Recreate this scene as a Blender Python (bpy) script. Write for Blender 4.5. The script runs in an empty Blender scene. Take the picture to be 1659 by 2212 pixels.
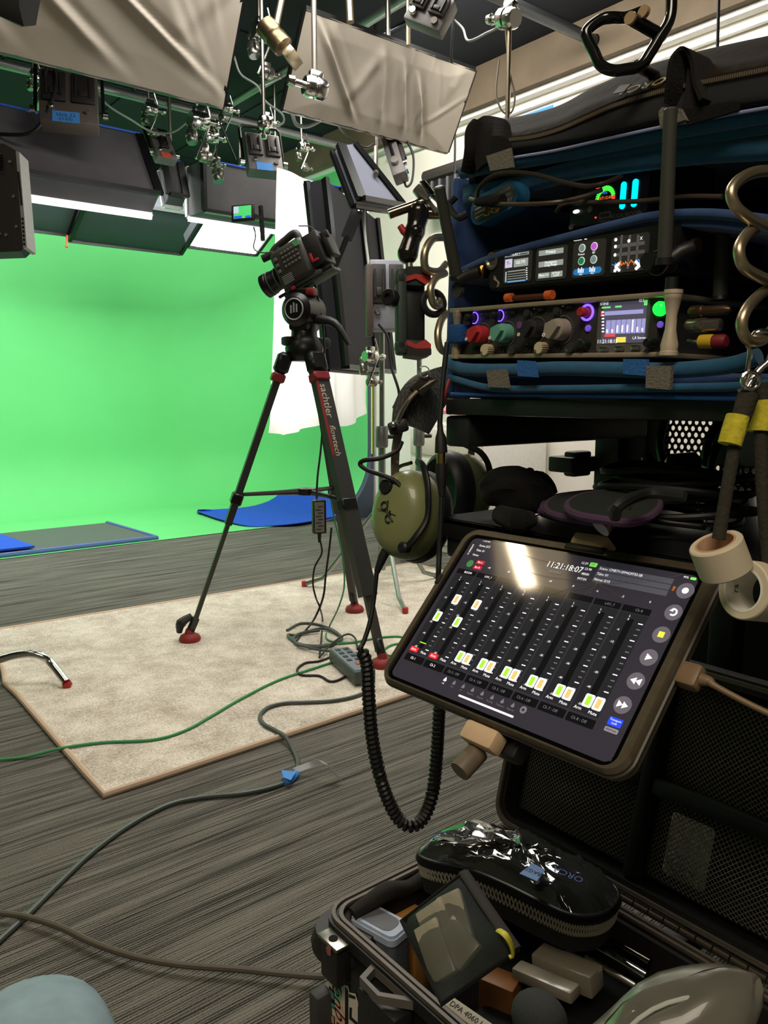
import bpy, bmesh, math, random
from mathutils import Vector, Matrix
random.seed(7)
SC = bpy.context.scene
COL = SC.collection
# ------------------------------------------------------------------ camera
FPX, CX, CY = 1700.0, 829.5, 1106.0
PITCH, AZ, EYE = math.atan(251/1700), math.radians(51.2), 0.95
fw = Vector((math.cos(AZ)*math.cos(PITCH), math.sin(AZ)*math.cos(PITCH), -math.sin(PITCH)))
rt = Vector((math.sin(AZ), -math.cos(AZ), 0))
up = rt.cross(fw)
CAM = Vector((0, 0, EYE))
cd = bpy.data.cameras.new('camera')
cam = bpy.data.objects.new('camera', cd)
COL.objects.link(cam)
cam.matrix_world = Matrix(((rt.x, up.x, -fw.x, 0), (rt.y, up.y, -fw.y, 0), (rt.z, up.z, -fw.z, EYE), (0, 0, 0, 1)))
cd.sensor_fit = 'HORIZONTAL'
cd.sensor_width = 36
cd.lens = FPX/1659*36
cd.clip_start = 0.02
SC.camera = cam
# ------------------------------------------------------------------ exposure and world
SC.view_settings.view_transform = 'Standard'
SC.view_settings.look = 'None'
SC.view_settings.gamma = 1
SC.view_settings.use_curve_mapping = False
SC.view_settings.exposure = 0.0
SC.cycles.use_denoising = True
SC.cycles.max_bounces = 8
SC.cycles.sample_clamp_indirect = 6
wd = bpy.data.worlds.new('world')
SC.world = wd
wd.use_nodes = True
wd.node_tree.nodes['Background'].inputs[0].default_value = (0.8, 0.88, 1, 1)
wd.node_tree.nodes['Background'].inputs[1].default_value = 0.02
# ------------------------------------------------------------------ area lights: cyc pair for panels, unseen room lamps without fixtures, added wall fill
def area(name, loc, target, sx, sy, power, color=(1, 1, 1)):
    l = bpy.data.lights.new(name, 'AREA')
    l.shape = 'RECTANGLE'; l.size = sx; l.size_y = sy; l.energy = power; l.color = color
    o = bpy.data.objects.new(name, l); COL.objects.link(o)
    o.location = loc
    o.rotation_euler = (Vector(target)-Vector(loc)).to_track_quat('-Z', 'Y').to_euler()
    return o
area('cyc_lamp_left', (0.3, 5.25, 2.5), (0.3, 6.3, 0.0), 1.6, .4, 57, (1, 1, .98))
area('cyc_lamp_right', (2.2, 5.25, 2.5), (2.2, 6.3, 0.0), 1.6, .4, 57, (1, 1, .98))
area('room_lamp_front', (1.7, 2.4, 2.9), (1.6, 2.4, 0), 1.2, 1.2, 60, (1, .955, .885))
area('room_lamp_rear', (-1.0, -0.6, 2.9), (-.8, -.4, 0), 1.2, 1.2, 58, (1, .86, .68))
area('wall_fill_light', (2.95, 3.0, 2.9), (3.8, 3.1, 1.4), 2.8, .5, 74, (1, .955, .88))  # fill light added to brighten the right wall, no fixture there
# ------------------------------------------------------------------ helpers
def lin(c): return tuple((v/255/12.92 if v/255 <= .04045 else ((v/255+.055)/1.055)**2.4) for v in c)
MATS = {}
def mat(name, rgb=(128, 128, 128), rough=.5, metal=0.0, em=0.0, emc=None, var=.06, scale=60, bump=0.0, alpha=1.0, trans=0.0, coat=0.0, sheen=0.0, ior=1.45, spec=.5):
    if name in MATS: return MATS[name]
    m = bpy.data.materials.new(name); m.use_nodes = True
    nt = m.node_tree; b = nt.nodes['Principled BSDF']
    c = lin(rgb)
    tc = nt.nodes.new('ShaderNodeTexCoord')
    nz = nt.nodes.new('ShaderNodeTexNoise'); nz.inputs['Scale'].default_value = scale; nz.inputs['Detail'].default_value = 3
    nt.links.new(tc.outputs['Object'], nz.inputs['Vector'])
    mx = nt.nodes.new('ShaderNodeMix'); mx.data_type = 'RGBA'
    mx.inputs[6].default_value = (*[max(0, v*(1-var*2)) for v in c], 1)
    mx.inputs[7].default_value = (*[min(1, v*(1+var*2)) for v in c], 1)
    nt.links.new(nz.outputs[0], mx.inputs[0]); nt.links.new(mx.outputs[2], b.inputs['Base Color'])
    b.inputs['Roughness'].default_value = rough; b.inputs['Metallic'].default_value = metal
    b.inputs['Alpha'].default_value = alpha; b.inputs['Transmission Weight'].default_value = trans
    b.inputs['Coat Weight'].default_value = coat; b.inputs['Sheen Weight'].default_value = sheen
    b.inputs['IOR'].default_value = ior; b.inputs['Specular IOR Level'].default_value = spec
    if em:
        b.inputs['Emission Color'].default_value = (*(lin(emc) if emc else c), 1)
        b.inputs['Emission Strength'].default_value = em
    if bump:
        bp = nt.nodes.new('ShaderNodeBump'); bp.inputs['Strength'].default_value = bump; bp.inputs['Distance'].default_value = .002
        nt.links.new(nz.outputs[0], bp.inputs['Height']); nt.links.new(bp.outputs[0], b.inputs['Normal'])
    MATS[name] = m
    return m
def ray(px, py): return fw + rt*((px-CX)/FPX) - up*((py-CY)/FPX)
def at(px, py, d): return CAM + ray(px, py)*d
def onpl(px, py, ax, c):
    r = ray(px, py); return CAM + r*((c-CAM[ax])/r[ax])
def onX(px, py, c): return onpl(px, py, 0, c)
def onY(px, py, c): return onpl(px, py, 1, c)
def onZ(px, py, c=0.0): return onpl(px, py, 2, c)
def frame(o, x, y):
    """4x4 with x axis, y axis (made orthogonal) and z = x cross y"""
    x = Vector(x).normalized(); z = x.cross(Vector(y)).normalized(); y = z.cross(x)
    return Matrix(((x.x, y.x, z.x, o[0]), (x.y, y.y, z.y, o[1]), (x.z, y.z, z.z, o[2]), (0, 0, 0, 1)))
def frz(o, z, hint=(0, 0, 1)):
    z = Vector(z).normalized(); h = Vector(hint)
    if abs(z.dot(h.normalized())) > .98: h = Vector((1, 0, 0)) if abs(z.x) < .9 else Vector((0, 1, 0))
    x = h.cross(z).normalized(); y = z.cross(x)
    return Matrix(((x.x, y.x, z.x, o[0]), (x.y, y.y, z.y, o[1]), (x.z, y.z, z.z, o[2]), (0, 0, 0, 1)))
class Fr:
    """a real plane in the place: M = frame; loc turns a seen point into plane coordinates"""
    def __init__(s, M): s.M = M; s.I = M.inverted(); s.o = M.to_translation(); s.n = Vector((M[0][2], M[1][2], M[2][2]))
    def hit(s, px, py, c=0.0):
        r = ray(px, py); t = ((s.o+s.n*c-CAM).dot(s.n))/r.dot(s.n); return CAM + r*t
    def loc(s, px, py, c=0.0): return s.I @ s.hit(px, py, c)
    def w(s, a, b, c=0.0): return s.M @ Vector((a, b, c))
    def k(s, px, py, rp, c=0.0): return rp/FPX*(s.hit(px, py, c)-CAM).dot(fw)
def catmull(P, n=8, closed=False):
    P = [Vector(p) for p in P]
    if len(P) < 3 or n < 2: return P
    out = []; N = len(P); rng = N if closed else N-1
    for i in range(rng):
        if closed: p0, p1, p2, p3 = P[i-1], P[i], P[(i+1) % N], P[(i+2) % N]
        else:
            p1, p2 = P[i], P[i+1]
            p0 = P[i-1] if i else p1*2-p2
            p3 = P[i+2] if i+2 < N else p2*2-p1
        for k in range(n):
            t = k/n
            out.append(.5*((2*p1)+(p2-p0)*t+(2*p0-5*p1+4*p2-p3)*t*t+(3*p1-p0-3*p2+p3)*t**3))
    if not closed: out.append(P[-1])
    return out
def resample(P, n):
    P = [Vector(p) for p in P]; L = [0]
    for a, b in zip(P, P[1:]): L.append(L[-1]+(b-a).length)
    out = []; j = 0
    for i in range(n):
        s = L[-1]*i/(n-1)
        while j < len(P)-2 and L[j+1] < s: j += 1
        d = L[j+1]-L[j]
        out.append(P[j].lerp(P[j+1], (s-L[j])/d if d > 1e-9 else 0))
    return out
class MB:
    def __init__(s, M=None): s.v = []; s.f = []; s.fm = []; s.mats = []; s.M = M; s.cur = 0
    def m(s, material):
        if material not in s.mats: s.mats.append(material)
        s.cur = s.mats.index(material); return s
    def add(s, vs, fs, M=None):
        o = len(s.v)
        for v in vs:
            v = Vector(v)
            if M is not None: v = M @ v
            if s.M is not None: v = s.M @ v
            s.v.append(v)
        for f in fs: s.f.append([o+i for i in f]); s.fm.append(s.cur)
        return s
    def bm(s, b, M=None):
        b.verts.index_update()
        s.add([v.co.copy() for v in b.verts], [[v.index for v in f.verts] for f in b.faces], M); b.free(); return s
    def box(s, c, d, bev=0.0, seg=2, M=None):
        b = bmesh.new(); bmesh.ops.create_cube(b, size=1)
        for v in b.verts: v.co = Vector((v.co.x*d[0], v.co.y*d[1], v.co.z*d[2]))
        if bev: bmesh.ops.bevel(b, geom=list(b.edges), offset=min(bev, min(d)*.49), segments=seg, profile=.5, affect='EDGES')
        T = Matrix.Translation(Vector(c))
        return s.bm(b, (M @ T) if M is not None else T)
    def ab(s, a0, b0, a1, b1, c0, c1, bev=0.0, seg=2):
        return s.box(((a0+a1)/2, (b0+b1)/2, (c0+c1)/2), (abs(a1-a0), abs(b1-b0), abs(c1-c0)), bev, seg)
    def tube(s, P, r, n=10, smooth=0, closed=False, cap=True, flat=1.0, hint=None):
        if smooth: 
            if isinstance(r, (list, tuple)):
                Q = catmull([Vector((*p, 0))[:3] for p in P], smooth, closed)
                k = len(Q); m_ = len(r)
                r = [r[min(m_-1, int(i*(m_-1)/(k-1)))]*(1-((i*(m_-1)/(k-1)) % 1))+r[min(m_-1, int(i*(m_-1)/(k-1))+1)]*((i*(m_-1)/(k-1)) % 1) for i in range(k)]
                P = Q
            else: P = catmull(P, smooth, closed)
        P = [Vector(p) for p in P]; N = len(P)
        R = r if isinstance(r, (list, tuple)) else [r]*N
        t0 = (P[1]-P[0]).normalized()
        h = Vector(hint) if hint else Vector((0, 0, 1))
        if abs(t0.dot(h)) > .95: h = Vector((1, 0, 0))
        nx = (h-t0*h.dot(t0)).normalized(); vs = []; fs = []
        for i in range(N):
            if closed: t = (P[(i+1) % N]-P[i-1]).normalized()
            else: t = (P[min(i+1, N-1)]-P[max(i-1, 0)]).normalized()
            q = nx-t*nx.dot(t)
            if q.length > 1e-6: nx = q.normalized()
            ny = t.cross(nx)
            for k in range(n):
                a = 2*math.pi*k/n; vs.append(P[i]+nx*(math.cos(a)*R[i]*flat)+ny*(math.sin(a)*R[i]))
        for i in range(N if closed else N-1):
            j = (i+1) % N
            for k in range(n): fs.append([i*n+k, i*n+(k+1) % n, j*n+(k+1) % n, j*n+k])
        if cap and not closed: fs.append(list(range(n))[::-1]); fs.append([(N-1)*n+k for k in range(n)])
        return s.add(vs, fs)
    def rod(s, a, b, r, n=12, r2=None): return s.tube([a, b], [r, r if r2 is None else r2], n)
    def bar(s, a, b, w, h, hint=(0, 0, 1), bev=0.0):
        a = Vector(a); b = Vector(b); L = (b-a).length
        M = frz((a+b)/2, b-a, hint)
        return s.box((0, 0, 0), (w, h, L), bev, 1, M)
    def lathe(s, prof, n=24, M=None, cap=True):
        vs = []; fs = []
        for r, z in prof:
            for k in range(n):
                a = 2*math.pi*k/n; vs.append((r*math.cos(a), r*math.sin(a), z))
        for i in range(len(prof)-1):
            for k in range(n): fs.append([i*n+k, i*n+(k+1) % n, (i+1)*n+(k+1) % n, (i+1)*n+k])
        if cap: fs.append(list(range(n))[::-1]); fs.append([(len(prof)-1)*n+k for k in range(n)])
        return s.add(vs, fs, M)
    def sphere(s, c, r, n=16, M=None):
        b = bmesh.new(); bmesh.ops.create_uvsphere(b, u_segments=n, v_segments=n//2+2, radius=1)
        rr = r if isinstance(r, (list, tuple)) else (r, r, r)
        for v in b.verts: v.co = Vector((v.co.x*rr[0]+c[0], v.co.y*rr[1]+c[1], v.co.z*rr[2]+c[2]))
        return s.bm(b, M)
    def torus(s, c, R, r, M=None, n=24, k=8, a0=0, a1=360):
        full = a1-a0 >= 360
        P = [Vector((c[0]+R*math.cos(math.radians(a0+(a1-a0)*i/n)), c[1]+R*math.sin(math.radians(a0+(a1-a0)*i/n)), c[2])) for i in range(n if full else n+1)]
        if M is not None: P = [M @ p for p in P]
        return s.tube(P, r, k, closed=full)
    def prism(s, poly, c0, c1, M=None):
        n = len(poly); vs = [(p[0], p[1], c0) for p in poly]+[(p[0], p[1], c1) for p in poly]
        fs = [list(range(n))[::-1], list(range(n, 2*n))]+[[i, (i+1) % n, n+(i+1) % n, n+i] for i in range(n)]
        return s.add(vs, fs, M)
    def slab(s, Q, t):
        """four or more corners of a flat panel, thickness vector t"""
        Q = [Vector(q) for q in Q]; t = Vector(t); n = len(Q)
        return s.add(Q+[q+t for q in Q], [list(range(n)), list(range(n, 2*n))[::-1]]+[[i, n+i, n+(i+1) % n, (i+1) % n] for i in range(n)])
    def sheet(s, rows, t=None):
        """rows of points -> cloth; t = thickness (along averaged normals)"""
        R = len(rows); K = len(rows[0]); vs = [Vector(p) for r in rows for p in r]
        q = lambda i, j: i*K+j
        fs = [[q(i, j), q(i, j+1), q(i+1, j+1), q(i+1, j)] for i in range(R-1) for j in range(K-1)]
        if t:
            N = [Vector((0, 0, 0)) for _ in vs]
            for f in fs:
                nn = (vs[f[1]]-vs[f[0]]).cross(vs[f[3]]-vs[f[0]])
                for i in f: N[i] += nn
            o = len(vs); vs = vs+[v-n.normalized()*t if n.length > 1e-12 else v for v, n in zip(vs, N)]
            fs += [[o+i for i in f[::-1]] for f in fs]
            rim = [q(0, j) for j in range(K)]+[q(i, K-1) for i in range(1, R)]+[q(R-1, j) for j in range(K-2, -1, -1)]+[q(i, 0) for i in range(R-2, 0, -1)]
            fs += [[rim[i], o+rim[i], o+rim[(i+1) % len(rim)], rim[(i+1) % len(rim)]] for i in range(len(rim))]
        return s.add(vs, fs)
    def text(s, body, size, M, align='CENTER', t=0.0, shear=0):
        cu = bpy.data.curves.new('t', 'FONT'); cu.body = body; cu.size = size; cu.align_x = align; cu.align_y = 'CENTER'; cu.extrude = t; cu.shear = shear; cu.resolution_u = 2
        o = bpy.data.objects.new('t', cu); COL.objects.link(o)
        bpy.context.view_layer.update()
        me = bpy.data.meshes.new_from_object(o.evaluated_get(bpy.context.evaluated_depsgraph_get()))
        s.add([v.co.copy() for v in me.vertices], [list(p.vertices) for p in me.polygons], M)
        bpy.data.objects.remove(o); bpy.data.curves.remove(cu); bpy.data.meshes.remove(me); return s
    def build(s, name, material=None, parent=None, smooth=True, ang=38):
        W = Vector((0, 0, 0)); p = parent
        if parent is not None: W = Vector(parent['_o'])
        else:
            lo = [min(v[i] for v in s.v) for i in range(3)]; hi = [max(v[i] for v in s.v) for i in range(3)]
            W = Vector(((lo[0]+hi[0])/2, (lo[1]+hi[1])/2, lo[2]))
        me = bpy.data.meshes.new(name)
        me.from_pydata([v-W for v in s.v], [], s.f)
        ms = s.mats if s.mats else [material]
        for x in ms: me.materials.append(x)
        me.polygons.foreach_set('material_index', s.fm if s.mats else [0]*len(s.f))
        bmm = bmesh.new(); bmm.from_mesh(me); bmesh.ops.recalc_face_normals(bmm, faces=bmm.faces); bmm.to_mesh(me); bmm.free()
        if smooth:
            me.polygons.foreach_set('use_smooth', [True]*len(me.polygons)); me.set_sharp_from_angle(angle=math.radians(ang))
        me.update()
        o = bpy.data.objects.new(name, me); COL.objects.link(o)
        if parent is None: o.location = W
        else: o.parent = parent
        o['_o'] = tuple(W)
        return o
def tag(o, label=None, cat=None, group=None, kind=None):
    if label: o['label'] = label
    if cat: o['category'] = cat
    if group: o['group'] = group
    if kind: o['kind'] = kind
    return o
def thing(name, label, cat, loc, group=None):
    o = bpy.data.objects.new(name, None); COL.objects.link(o); o.location = loc; o.empty_display_size = .05
    o['_o'] = tuple(loc); return tag(o, label, cat, group)
def struct(o): o['kind'] = 'structure'; return o
ID4 = Matrix.Identity(4)
def XY(o, x=(1, 0, 0), y=(0, 1, 0)): return frame(Vector(o), x, y)
def rrect(a0, b0, a1, b1, r, n=5):
    P = []
    for (cx, cy, s0) in ((a1-r, b1-r, 0), (a0+r, b1-r, 90), (a0+r, b0+r, 180), (a1-r, b0+r, 270)):
        for i in range(n+1):
            t = math.radians(s0+90*i/n); P.append((cx+r*math.cos(t), cy+r*math.sin(t)))
    return P
# common materials
BLK = mat('black_plastic', (22, 23, 24), .45)
BLKM = mat('black_satin_metal', (20, 21, 22), .35, .3)
BLKF = mat('black_fabric', (19, 18, 18), .9, var=.15, scale=400, bump=.4, sheen=.05, spec=.2)
RUB = mat('black_rubber', (18, 18, 19), .6)
CHR = mat('chrome', (205, 203, 198), .18, 1.0, var=.02)
ALU = mat('brushed_aluminium', (170, 165, 155), .35, 1.0, var=.05)
GLD = mat('gold_connector', (190, 140, 70), .25, 1.0)
WHT = mat('white_enamel', (225, 224, 220), .4)
RED = mat('red_plastic', (170, 40, 42), .45)
BTAPE = mat('blue_tape', (70, 140, 215), .7)
CBL = mat('black_cable', (24, 25, 25), .5)
GRY = mat('grey_plastic', (88, 88, 90), .5)
LED = mat('lit_diffuser', (255, 255, 252), .6, em=5.5, var=0)
# ================================================================== the room
def floor_mat():
    m = bpy.data.materials.new('striped_carpet'); m.use_nodes = True; nt = m.node_tree; b = nt.nodes['Principled BSDF']; b.inputs['Roughness'].default_value = .95
    b.inputs['Specular IOR Level'].default_value = .1
    tc = nt.nodes.new('ShaderNodeTexCoord'); L = nt.links
    def noise(sc, loc, det=3):
        mp = nt.nodes.new('ShaderNodeMapping'); mp.inputs['Scale'].default_value = sc; mp.inputs['Location'].default_value = loc
        n = nt.nodes.new('ShaderNodeTexNoise'); n.inputs['Scale'].default_value = 1; n.inputs['Detail'].default_value = det
        L.new(tc.outputs['Object'], mp.inputs[0]); L.new(mp.outputs[0], n.inputs['Vector']); return n
    n1 = noise((4, 210, 1), (0, 0, 0), 2); n2 = noise((1.2, 60, 1), (4, 2, 0), 2); n3 = noise((420, 420, 420), (0, 0, 0), 2)
    a = nt.nodes.new('ShaderNodeMath'); a.operation = 'ADD'; L.new(n1.outputs[0], a.inputs[0]); L.new(n2.outputs[0], a.inputs[1])
    a2 = nt.nodes.new('ShaderNodeMath'); a2.operation = 'MULTIPLY_ADD'; a2.inputs[1].default_value = .7; L.new(n3.outputs[0], a2.inputs[0]); L.new(a.outputs[0], a2.inputs[2])
    r = nt.nodes.new('ShaderNodeValToRGB'); L.new(a2.outputs[0], r.inputs[0])
    sp = nt.nodes.new('ShaderNodeSeparateXYZ'); L.new(tc.outputs['Object'], sp.inputs[0])
    nd = noise((5, 30, 1), (7, 1, 0), 2)
    ph = nt.nodes.new('ShaderNodeMath'); ph.operation = 'MULTIPLY'; ph.inputs[1].default_value = 2*math.pi/.0058; L.new(sp.outputs[1], ph.inputs[0])
    p2 = nt.nodes.new('ShaderNodeMath'); p2.operation = 'MULTIPLY_ADD'; p2.inputs[1].default_value = 14; L.new(nd.outputs[0], p2.inputs[0]); L.new(ph.outputs[0], p2.inputs[2])
    sn = nt.nodes.new('ShaderNodeMath'); sn.operation = 'SINE'; L.new(p2.outputs[0], sn.inputs[0])
    a3 = nt.nodes.new('ShaderNodeMath'); a3.operation = 'MULTIPLY_ADD'; a3.inputs[1].default_value = .20; L.new(sn.outputs[0], a3.inputs[0]); L.new(a2.outputs[0], a3.inputs[2]); a2 = a3
    mr = nt.nodes.new('ShaderNodeMapRange'); mr.inputs[1].default_value = .8; mr.inputs[2].default_value = 1.85; L.new(a2.outputs[0], mr.inputs[0]); L.new(mr.outputs[0], r.inputs[0])
    r.color_ramp.elements[0].position = .25; r.color_ramp.elements[0].color = (*lin((46, 46, 43)), 1)
    r.color_ramp.elements[1].position = .72; r.color_ramp.elements[1].color = (*lin((126, 123, 114)), 1)
    L.new(r.outputs[0], b.inputs['Base Color'])
    bp = nt.nodes.new('ShaderNodeBump'); bp.inputs['Strength'].default_value = .7; bp.inputs['Distance'].default_value = .004
    L.new(a2.outputs[0], bp.inputs['Height']); L.new(bp.outputs[0], b.inputs['Normal']); return m
x0, x1, y0, y1, zc = -3.2, 3.82, -2.6, 7.3, 2.96
fl = struct(MB().box(((x0+x1)/2, (y0+y1)/2, -.05), (x1-x0+.4, y1-y0+.4, .1)).build('floor', floor_mat()))
DARKC = mat('dark_ceiling', (18, 21, 31), .85, scale=2, var=.2)
ce = MB().box(((x0+x1)/2, (y0+y1)/2, zc+.06), (x1-x0+.4, y1-y0+.4, .1))
for i in range(9): ce.box((x0+.6+i*.8, (y0+y1)/2, zc+.006), (.02, y1-y0, .012))
for i in range(8): ce.box(((x0+x1)/2, y0+.8+i*1.2, zc+.006), (x1-x0, .02, .012))
struct(ce.build('ceiling', DARKC))
WALLW = mat('warm_white_paint', (226, 221, 210), .8, scale=4, var=.03)
struct(MB().box((x1+.06, (y0+y1)/2, 1.45), (.1, y1-y0+.2, 3.1)).build('wall_right', WALLW))
WALLD = mat('grey_wall_paint', (120, 116, 108), .85, scale=3)
struct(MB().box((x0-.06, (y0+y1)/2, 1.45), (.1, y1-y0+.2, 3.1)).build('wall_left', WALLD))
struct(MB().box(((x0+x1)/2, y0-.06, 1.45), (x1-x0+.2, .1, 3.1)).build('wall_front', WALLD))
struct(MB().box(((x0+x1)/2, y1+.06, 1.45), (x1-x0+.2, .1, 3.1)).build('wall_rear', WALLD))
# concrete beam band along the right wall, under the ceiling, with a white moulding below it
CONC = mat('stained_concrete', (98, 85, 68), .8, scale=5, var=.18, bump=.2)
struct(MB().box((x1-.045, 2.35, 2.85), (.11, 9.9, .235)).build('trim_1', CONC))
struct(MB().box((x1-.02, 2.35, 2.72), (.06, 9.9, .03), .004).box((x1-.012, 1.6, 2.655), (.03, 6.2, .02), .003).build('trim_2', WHT))
# green cyclorama: wall, rounded corner, cove down to a green floor
def green_mat():
    return mat('chroma_green_paint', (98, 196, 114), .75, scale=3, var=.03)
GREEN = green_mat()
def cyc():
    path = [(-3.18, 6.9), (-2.0, 6.9), (0, 6.9), (2.0, 6.9), (2.9, 6.9)]
    nrm = [(0, -1)]*5
    cr = .85
    for i in range(1, 12):
        a = math.radians(90-90*i/12); path.append((2.95+cr*math.cos(a), 6.05+cr*math.sin(a))); nrm.append((-math.cos(a), -math.sin(a)))
    for y in (6.0, 5.5, 5.0, 4.93): path.append((3.80, y)); nrm.append((-1, 0))
    prof = [(0, 2.71), (0, 2.0), (0, 1.2), (0, .55)]
    R = .5
    for i in range(1, 13):
        a = math.radians(90*i/12); prof.append((R*(1-math.cos(a)), .5-R*math.sin(a)+.004))
    rows = [[Vector((p[0]+n[0]*d, p[1]+n[1]*d, z)) for p, n in zip(path, nrm)] for d, z in prof]
    m = MB().sheet(rows)
    inner = [(p[0]+n[0]*R, p[1]+n[1]*R) for p, n in zip(path, nrm)]
    pts = inner+[(3.80-R, 4.93), (-3.18, 4.93)]
    m.add([(x, y, .004) for x, y in pts], [list(range(len(pts)))])
    o = m.build('wall_back', GREEN); struct(o)
    # end of the side cove: dark flat edge board and thin yellow line
    e = [(3.79, 0.0), (3.79, 1.9)]
    prof2 = [(3.815, .0), (3.815, 2.0), (3.80, 2.0)]+[(3.80-R*(1-math.cos(math.radians(90*i/12))), .5-R*math.sin(math.radians(90*i/12))+.004) for i in range(13)]+[(3.30, 0)]
    M = Matrix(((1, 0, 0, 0), (0, 0, 1, 0), (0, 1, 0, 0), (0, 0, 0, 1)))
    struct(MB().prism(prof2, 4.88, 4.925, M).build('trim_3', mat('slate_edge_board', (70, 78, 96), .7)))
    struct(MB().tube([Vector((3.795, 4.872, 1.9)), Vector((3.795, 4.872, .5))], .006, 6).build('trim_4', mat('yellow_edge', (205, 225, 60), .6)))
cyc()
struct(MB().box((x1-.012, 4.0, .05), (.03, 1.7, .1)).build('baseboard_right', mat('dark_baseboard', (48, 40, 36), .6)))
# ================================================================== floor coverings
def rug():
    m = bpy.data.materials.new('beige_pile'); m.use_nodes = True; nt = m.node_tree; b = nt.nodes['Principled BSDF']; b.inputs['Roughness'].default_value = .95; L = nt.links
    b.inputs['Specular IOR Level'].default_value = .1
    tc = nt.nodes.new('ShaderNodeTexCoord')
    n1 = nt.nodes.new('ShaderNodeTexNoise'); n1.inputs['Scale'].default_value = 6; n1.inputs['Detail'].default_value = 6; n1.inputs['Roughness'].default_value = .75
    n2 = nt.nodes.new('ShaderNodeTexNoise'); n2.inputs['Scale'].default_value = 150; n2.inputs['Detail'].default_value = 3
    for n in (n1, n2): L.new(tc.outputs['Object'], n.inputs['Vector'])
    ad = nt.nodes.new('ShaderNodeMath'); ad.operation = 'MULTIPLY_ADD'; ad.inputs[1].default_value = .7; L.new(n2.outputs[0], ad.inputs[0]); L.new(n1.outputs[0], ad.inputs[2])
    r = nt.nodes.new('ShaderNodeValToRGB'); L.new(ad.outputs[0], r.inputs[0])
    r.color_ramp.elements[0].position = .62; r.color_ramp.elements[0].color = (*lin((166, 154, 138)), 1)
    r.color_ramp.elements[1].position = 1.0; r.color_ramp.elements[1].color = (*lin((228, 219, 204)), 1)
    L.new(r.outputs[0], b.inputs['Base Color'])
    bp = nt.nodes.new('ShaderNodeBump'); bp.inputs['Strength'].default_value = .8; bp.inputs['Distance'].default_value = .006
    L.new(n2.outputs[0], bp.inputs['Height']); L.new(bp.outputs[0], b.inputs['Normal'])
    NL = onZ(225, 1715, .01); NR = Vector((2.9, 1.86, .01)); FL = Vector((.60, 3.40, .01)); FR = Vector((2.86, 3.31, .01))
    rows = []
    for i in range(13):
        v = i/12; row = []
        for j in range(13):
            u = j/12; p = NL.lerp(NR, u).lerp(FL.lerp(FR, u), v)
            if j == 0 and 6 < i: p.x -= .02*math.sin(i*1.3)
            z = .012
            if j == 0 and i in (8, 9): z = .02
            p.z = z; row.append(p)
        rows.append(row)
    root = thing('area_rug', 'mottled beige low-pile rug under the camera tripod', 'rug', (1.7, 2.6, 0))
    MB().sheet(rows, .011).build('pile', m, root)
    edge = [rows[0][j] for j in range(13)]+[rows[i][12] for i in range(1, 13)]+[rows[12][j] for j in range(11, -1, -1)]+[rows[i][0] for i in range(11, 0, -1)]
    MB().tube([p+Vector((0, 0, -.004)) for p in edge], .009, 8, closed=True).build('bound_edge', mat('rug_binding', (196, 172, 148), .9, bump=.3, scale=300), root)
rug()
MATB = mat('blue_felt', (30, 78, 190), .9, scale=30, var=.08, bump=.2)
# blue cloth lying on the green floor: low curled-up back corner
def cove_z(x, y, R=.5):
    d = min(3.80-x, 6.9-y)
    return .004 if d >= R else (.004+R-math.sqrt(max(0, R*R-(R-d)**2)) if d > 0 else 9)
def cyc_hit(px, py, lift=.014):
    r = ray(px, py); t = 4.0
    while t < 9.5:
        p = CAM+r*t
        if p.z <= cove_z(p.x, p.y)+lift: return p
        t += .01
    return CAM+r*t
def blue_cloth():
    V3 = lambda L: [Vector((x, y, 0)) for x, y in L]
    bot = resample(catmull(V3([(425, 1106), (480, 1122), (540, 1136), (600, 1134), (655, 1128), (720, 1116), (764, 1108)]), 6), 24)
    top = resample(catmull(V3([(427, 1102), (500, 1098), (545, 1093), (585, 1080), (620, 1057), (660, 1063), (700, 1069), (740, 1073), (772, 1078)]), 6), 24)
    rows = []
    for i in range(9):
        rows.append([cyc_hit(b.x+(t.x-b.x)*i/8, b.y+(t.y-b.y)*i/8, .016+.008*math.sin(i*.8+j*.5)) for j, (b, t) in enumerate(zip(bot, top))])
    tag(MB().sheet(rows, .006).build('blue_cloth', MATB), 'bright blue cloth lying crumpled on the green floor behind the tripod', 'cloth')
blue_cloth()
def mats():
    g = mat('grey_mat', (84, 94, 86), .95, scale=200, var=.12, bump=.3)
    bl, br, tr = onZ(-160, 1208, .0), onZ(335, 1165, .0), onZ(232, 1134, .0)
    br.y = bl.y = 4.97; tl = Vector((bl.x, tr.y, 0)); z = Vector((0, 0, .012))
    r = thing('floor_mat', 'thin grey floor mat with blue hem at the green floor edge', 'mat', (bl+br)/2)
    q = [v+Vector((0, 0, .006)) for v in (bl, br, tr, tl)]
    MB().slab(q, z).build('mat_sheet', g, r)
    MB().tube([v+Vector((0, 0, .016)) for v in (tl+Vector((.05, 0, 0)), bl, br, tr)], .016, 8).build('hem', mat('slate_blue_hem', (88, 108, 160), .9, bump=.2), r)
    a = [onZ(-160, 1208, .03), onZ(75, 1183, .03), onZ(5, 1158, .03)]
    a.append(Vector((a[0].x, a[2].y, .03)))
    tag(MB().slab(a, (0, 0, .012)).build('folded_blue_cloth', MATB), 'flat blue cloth on the grey mat at the left picture edge', 'cloth')
mats()
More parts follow.
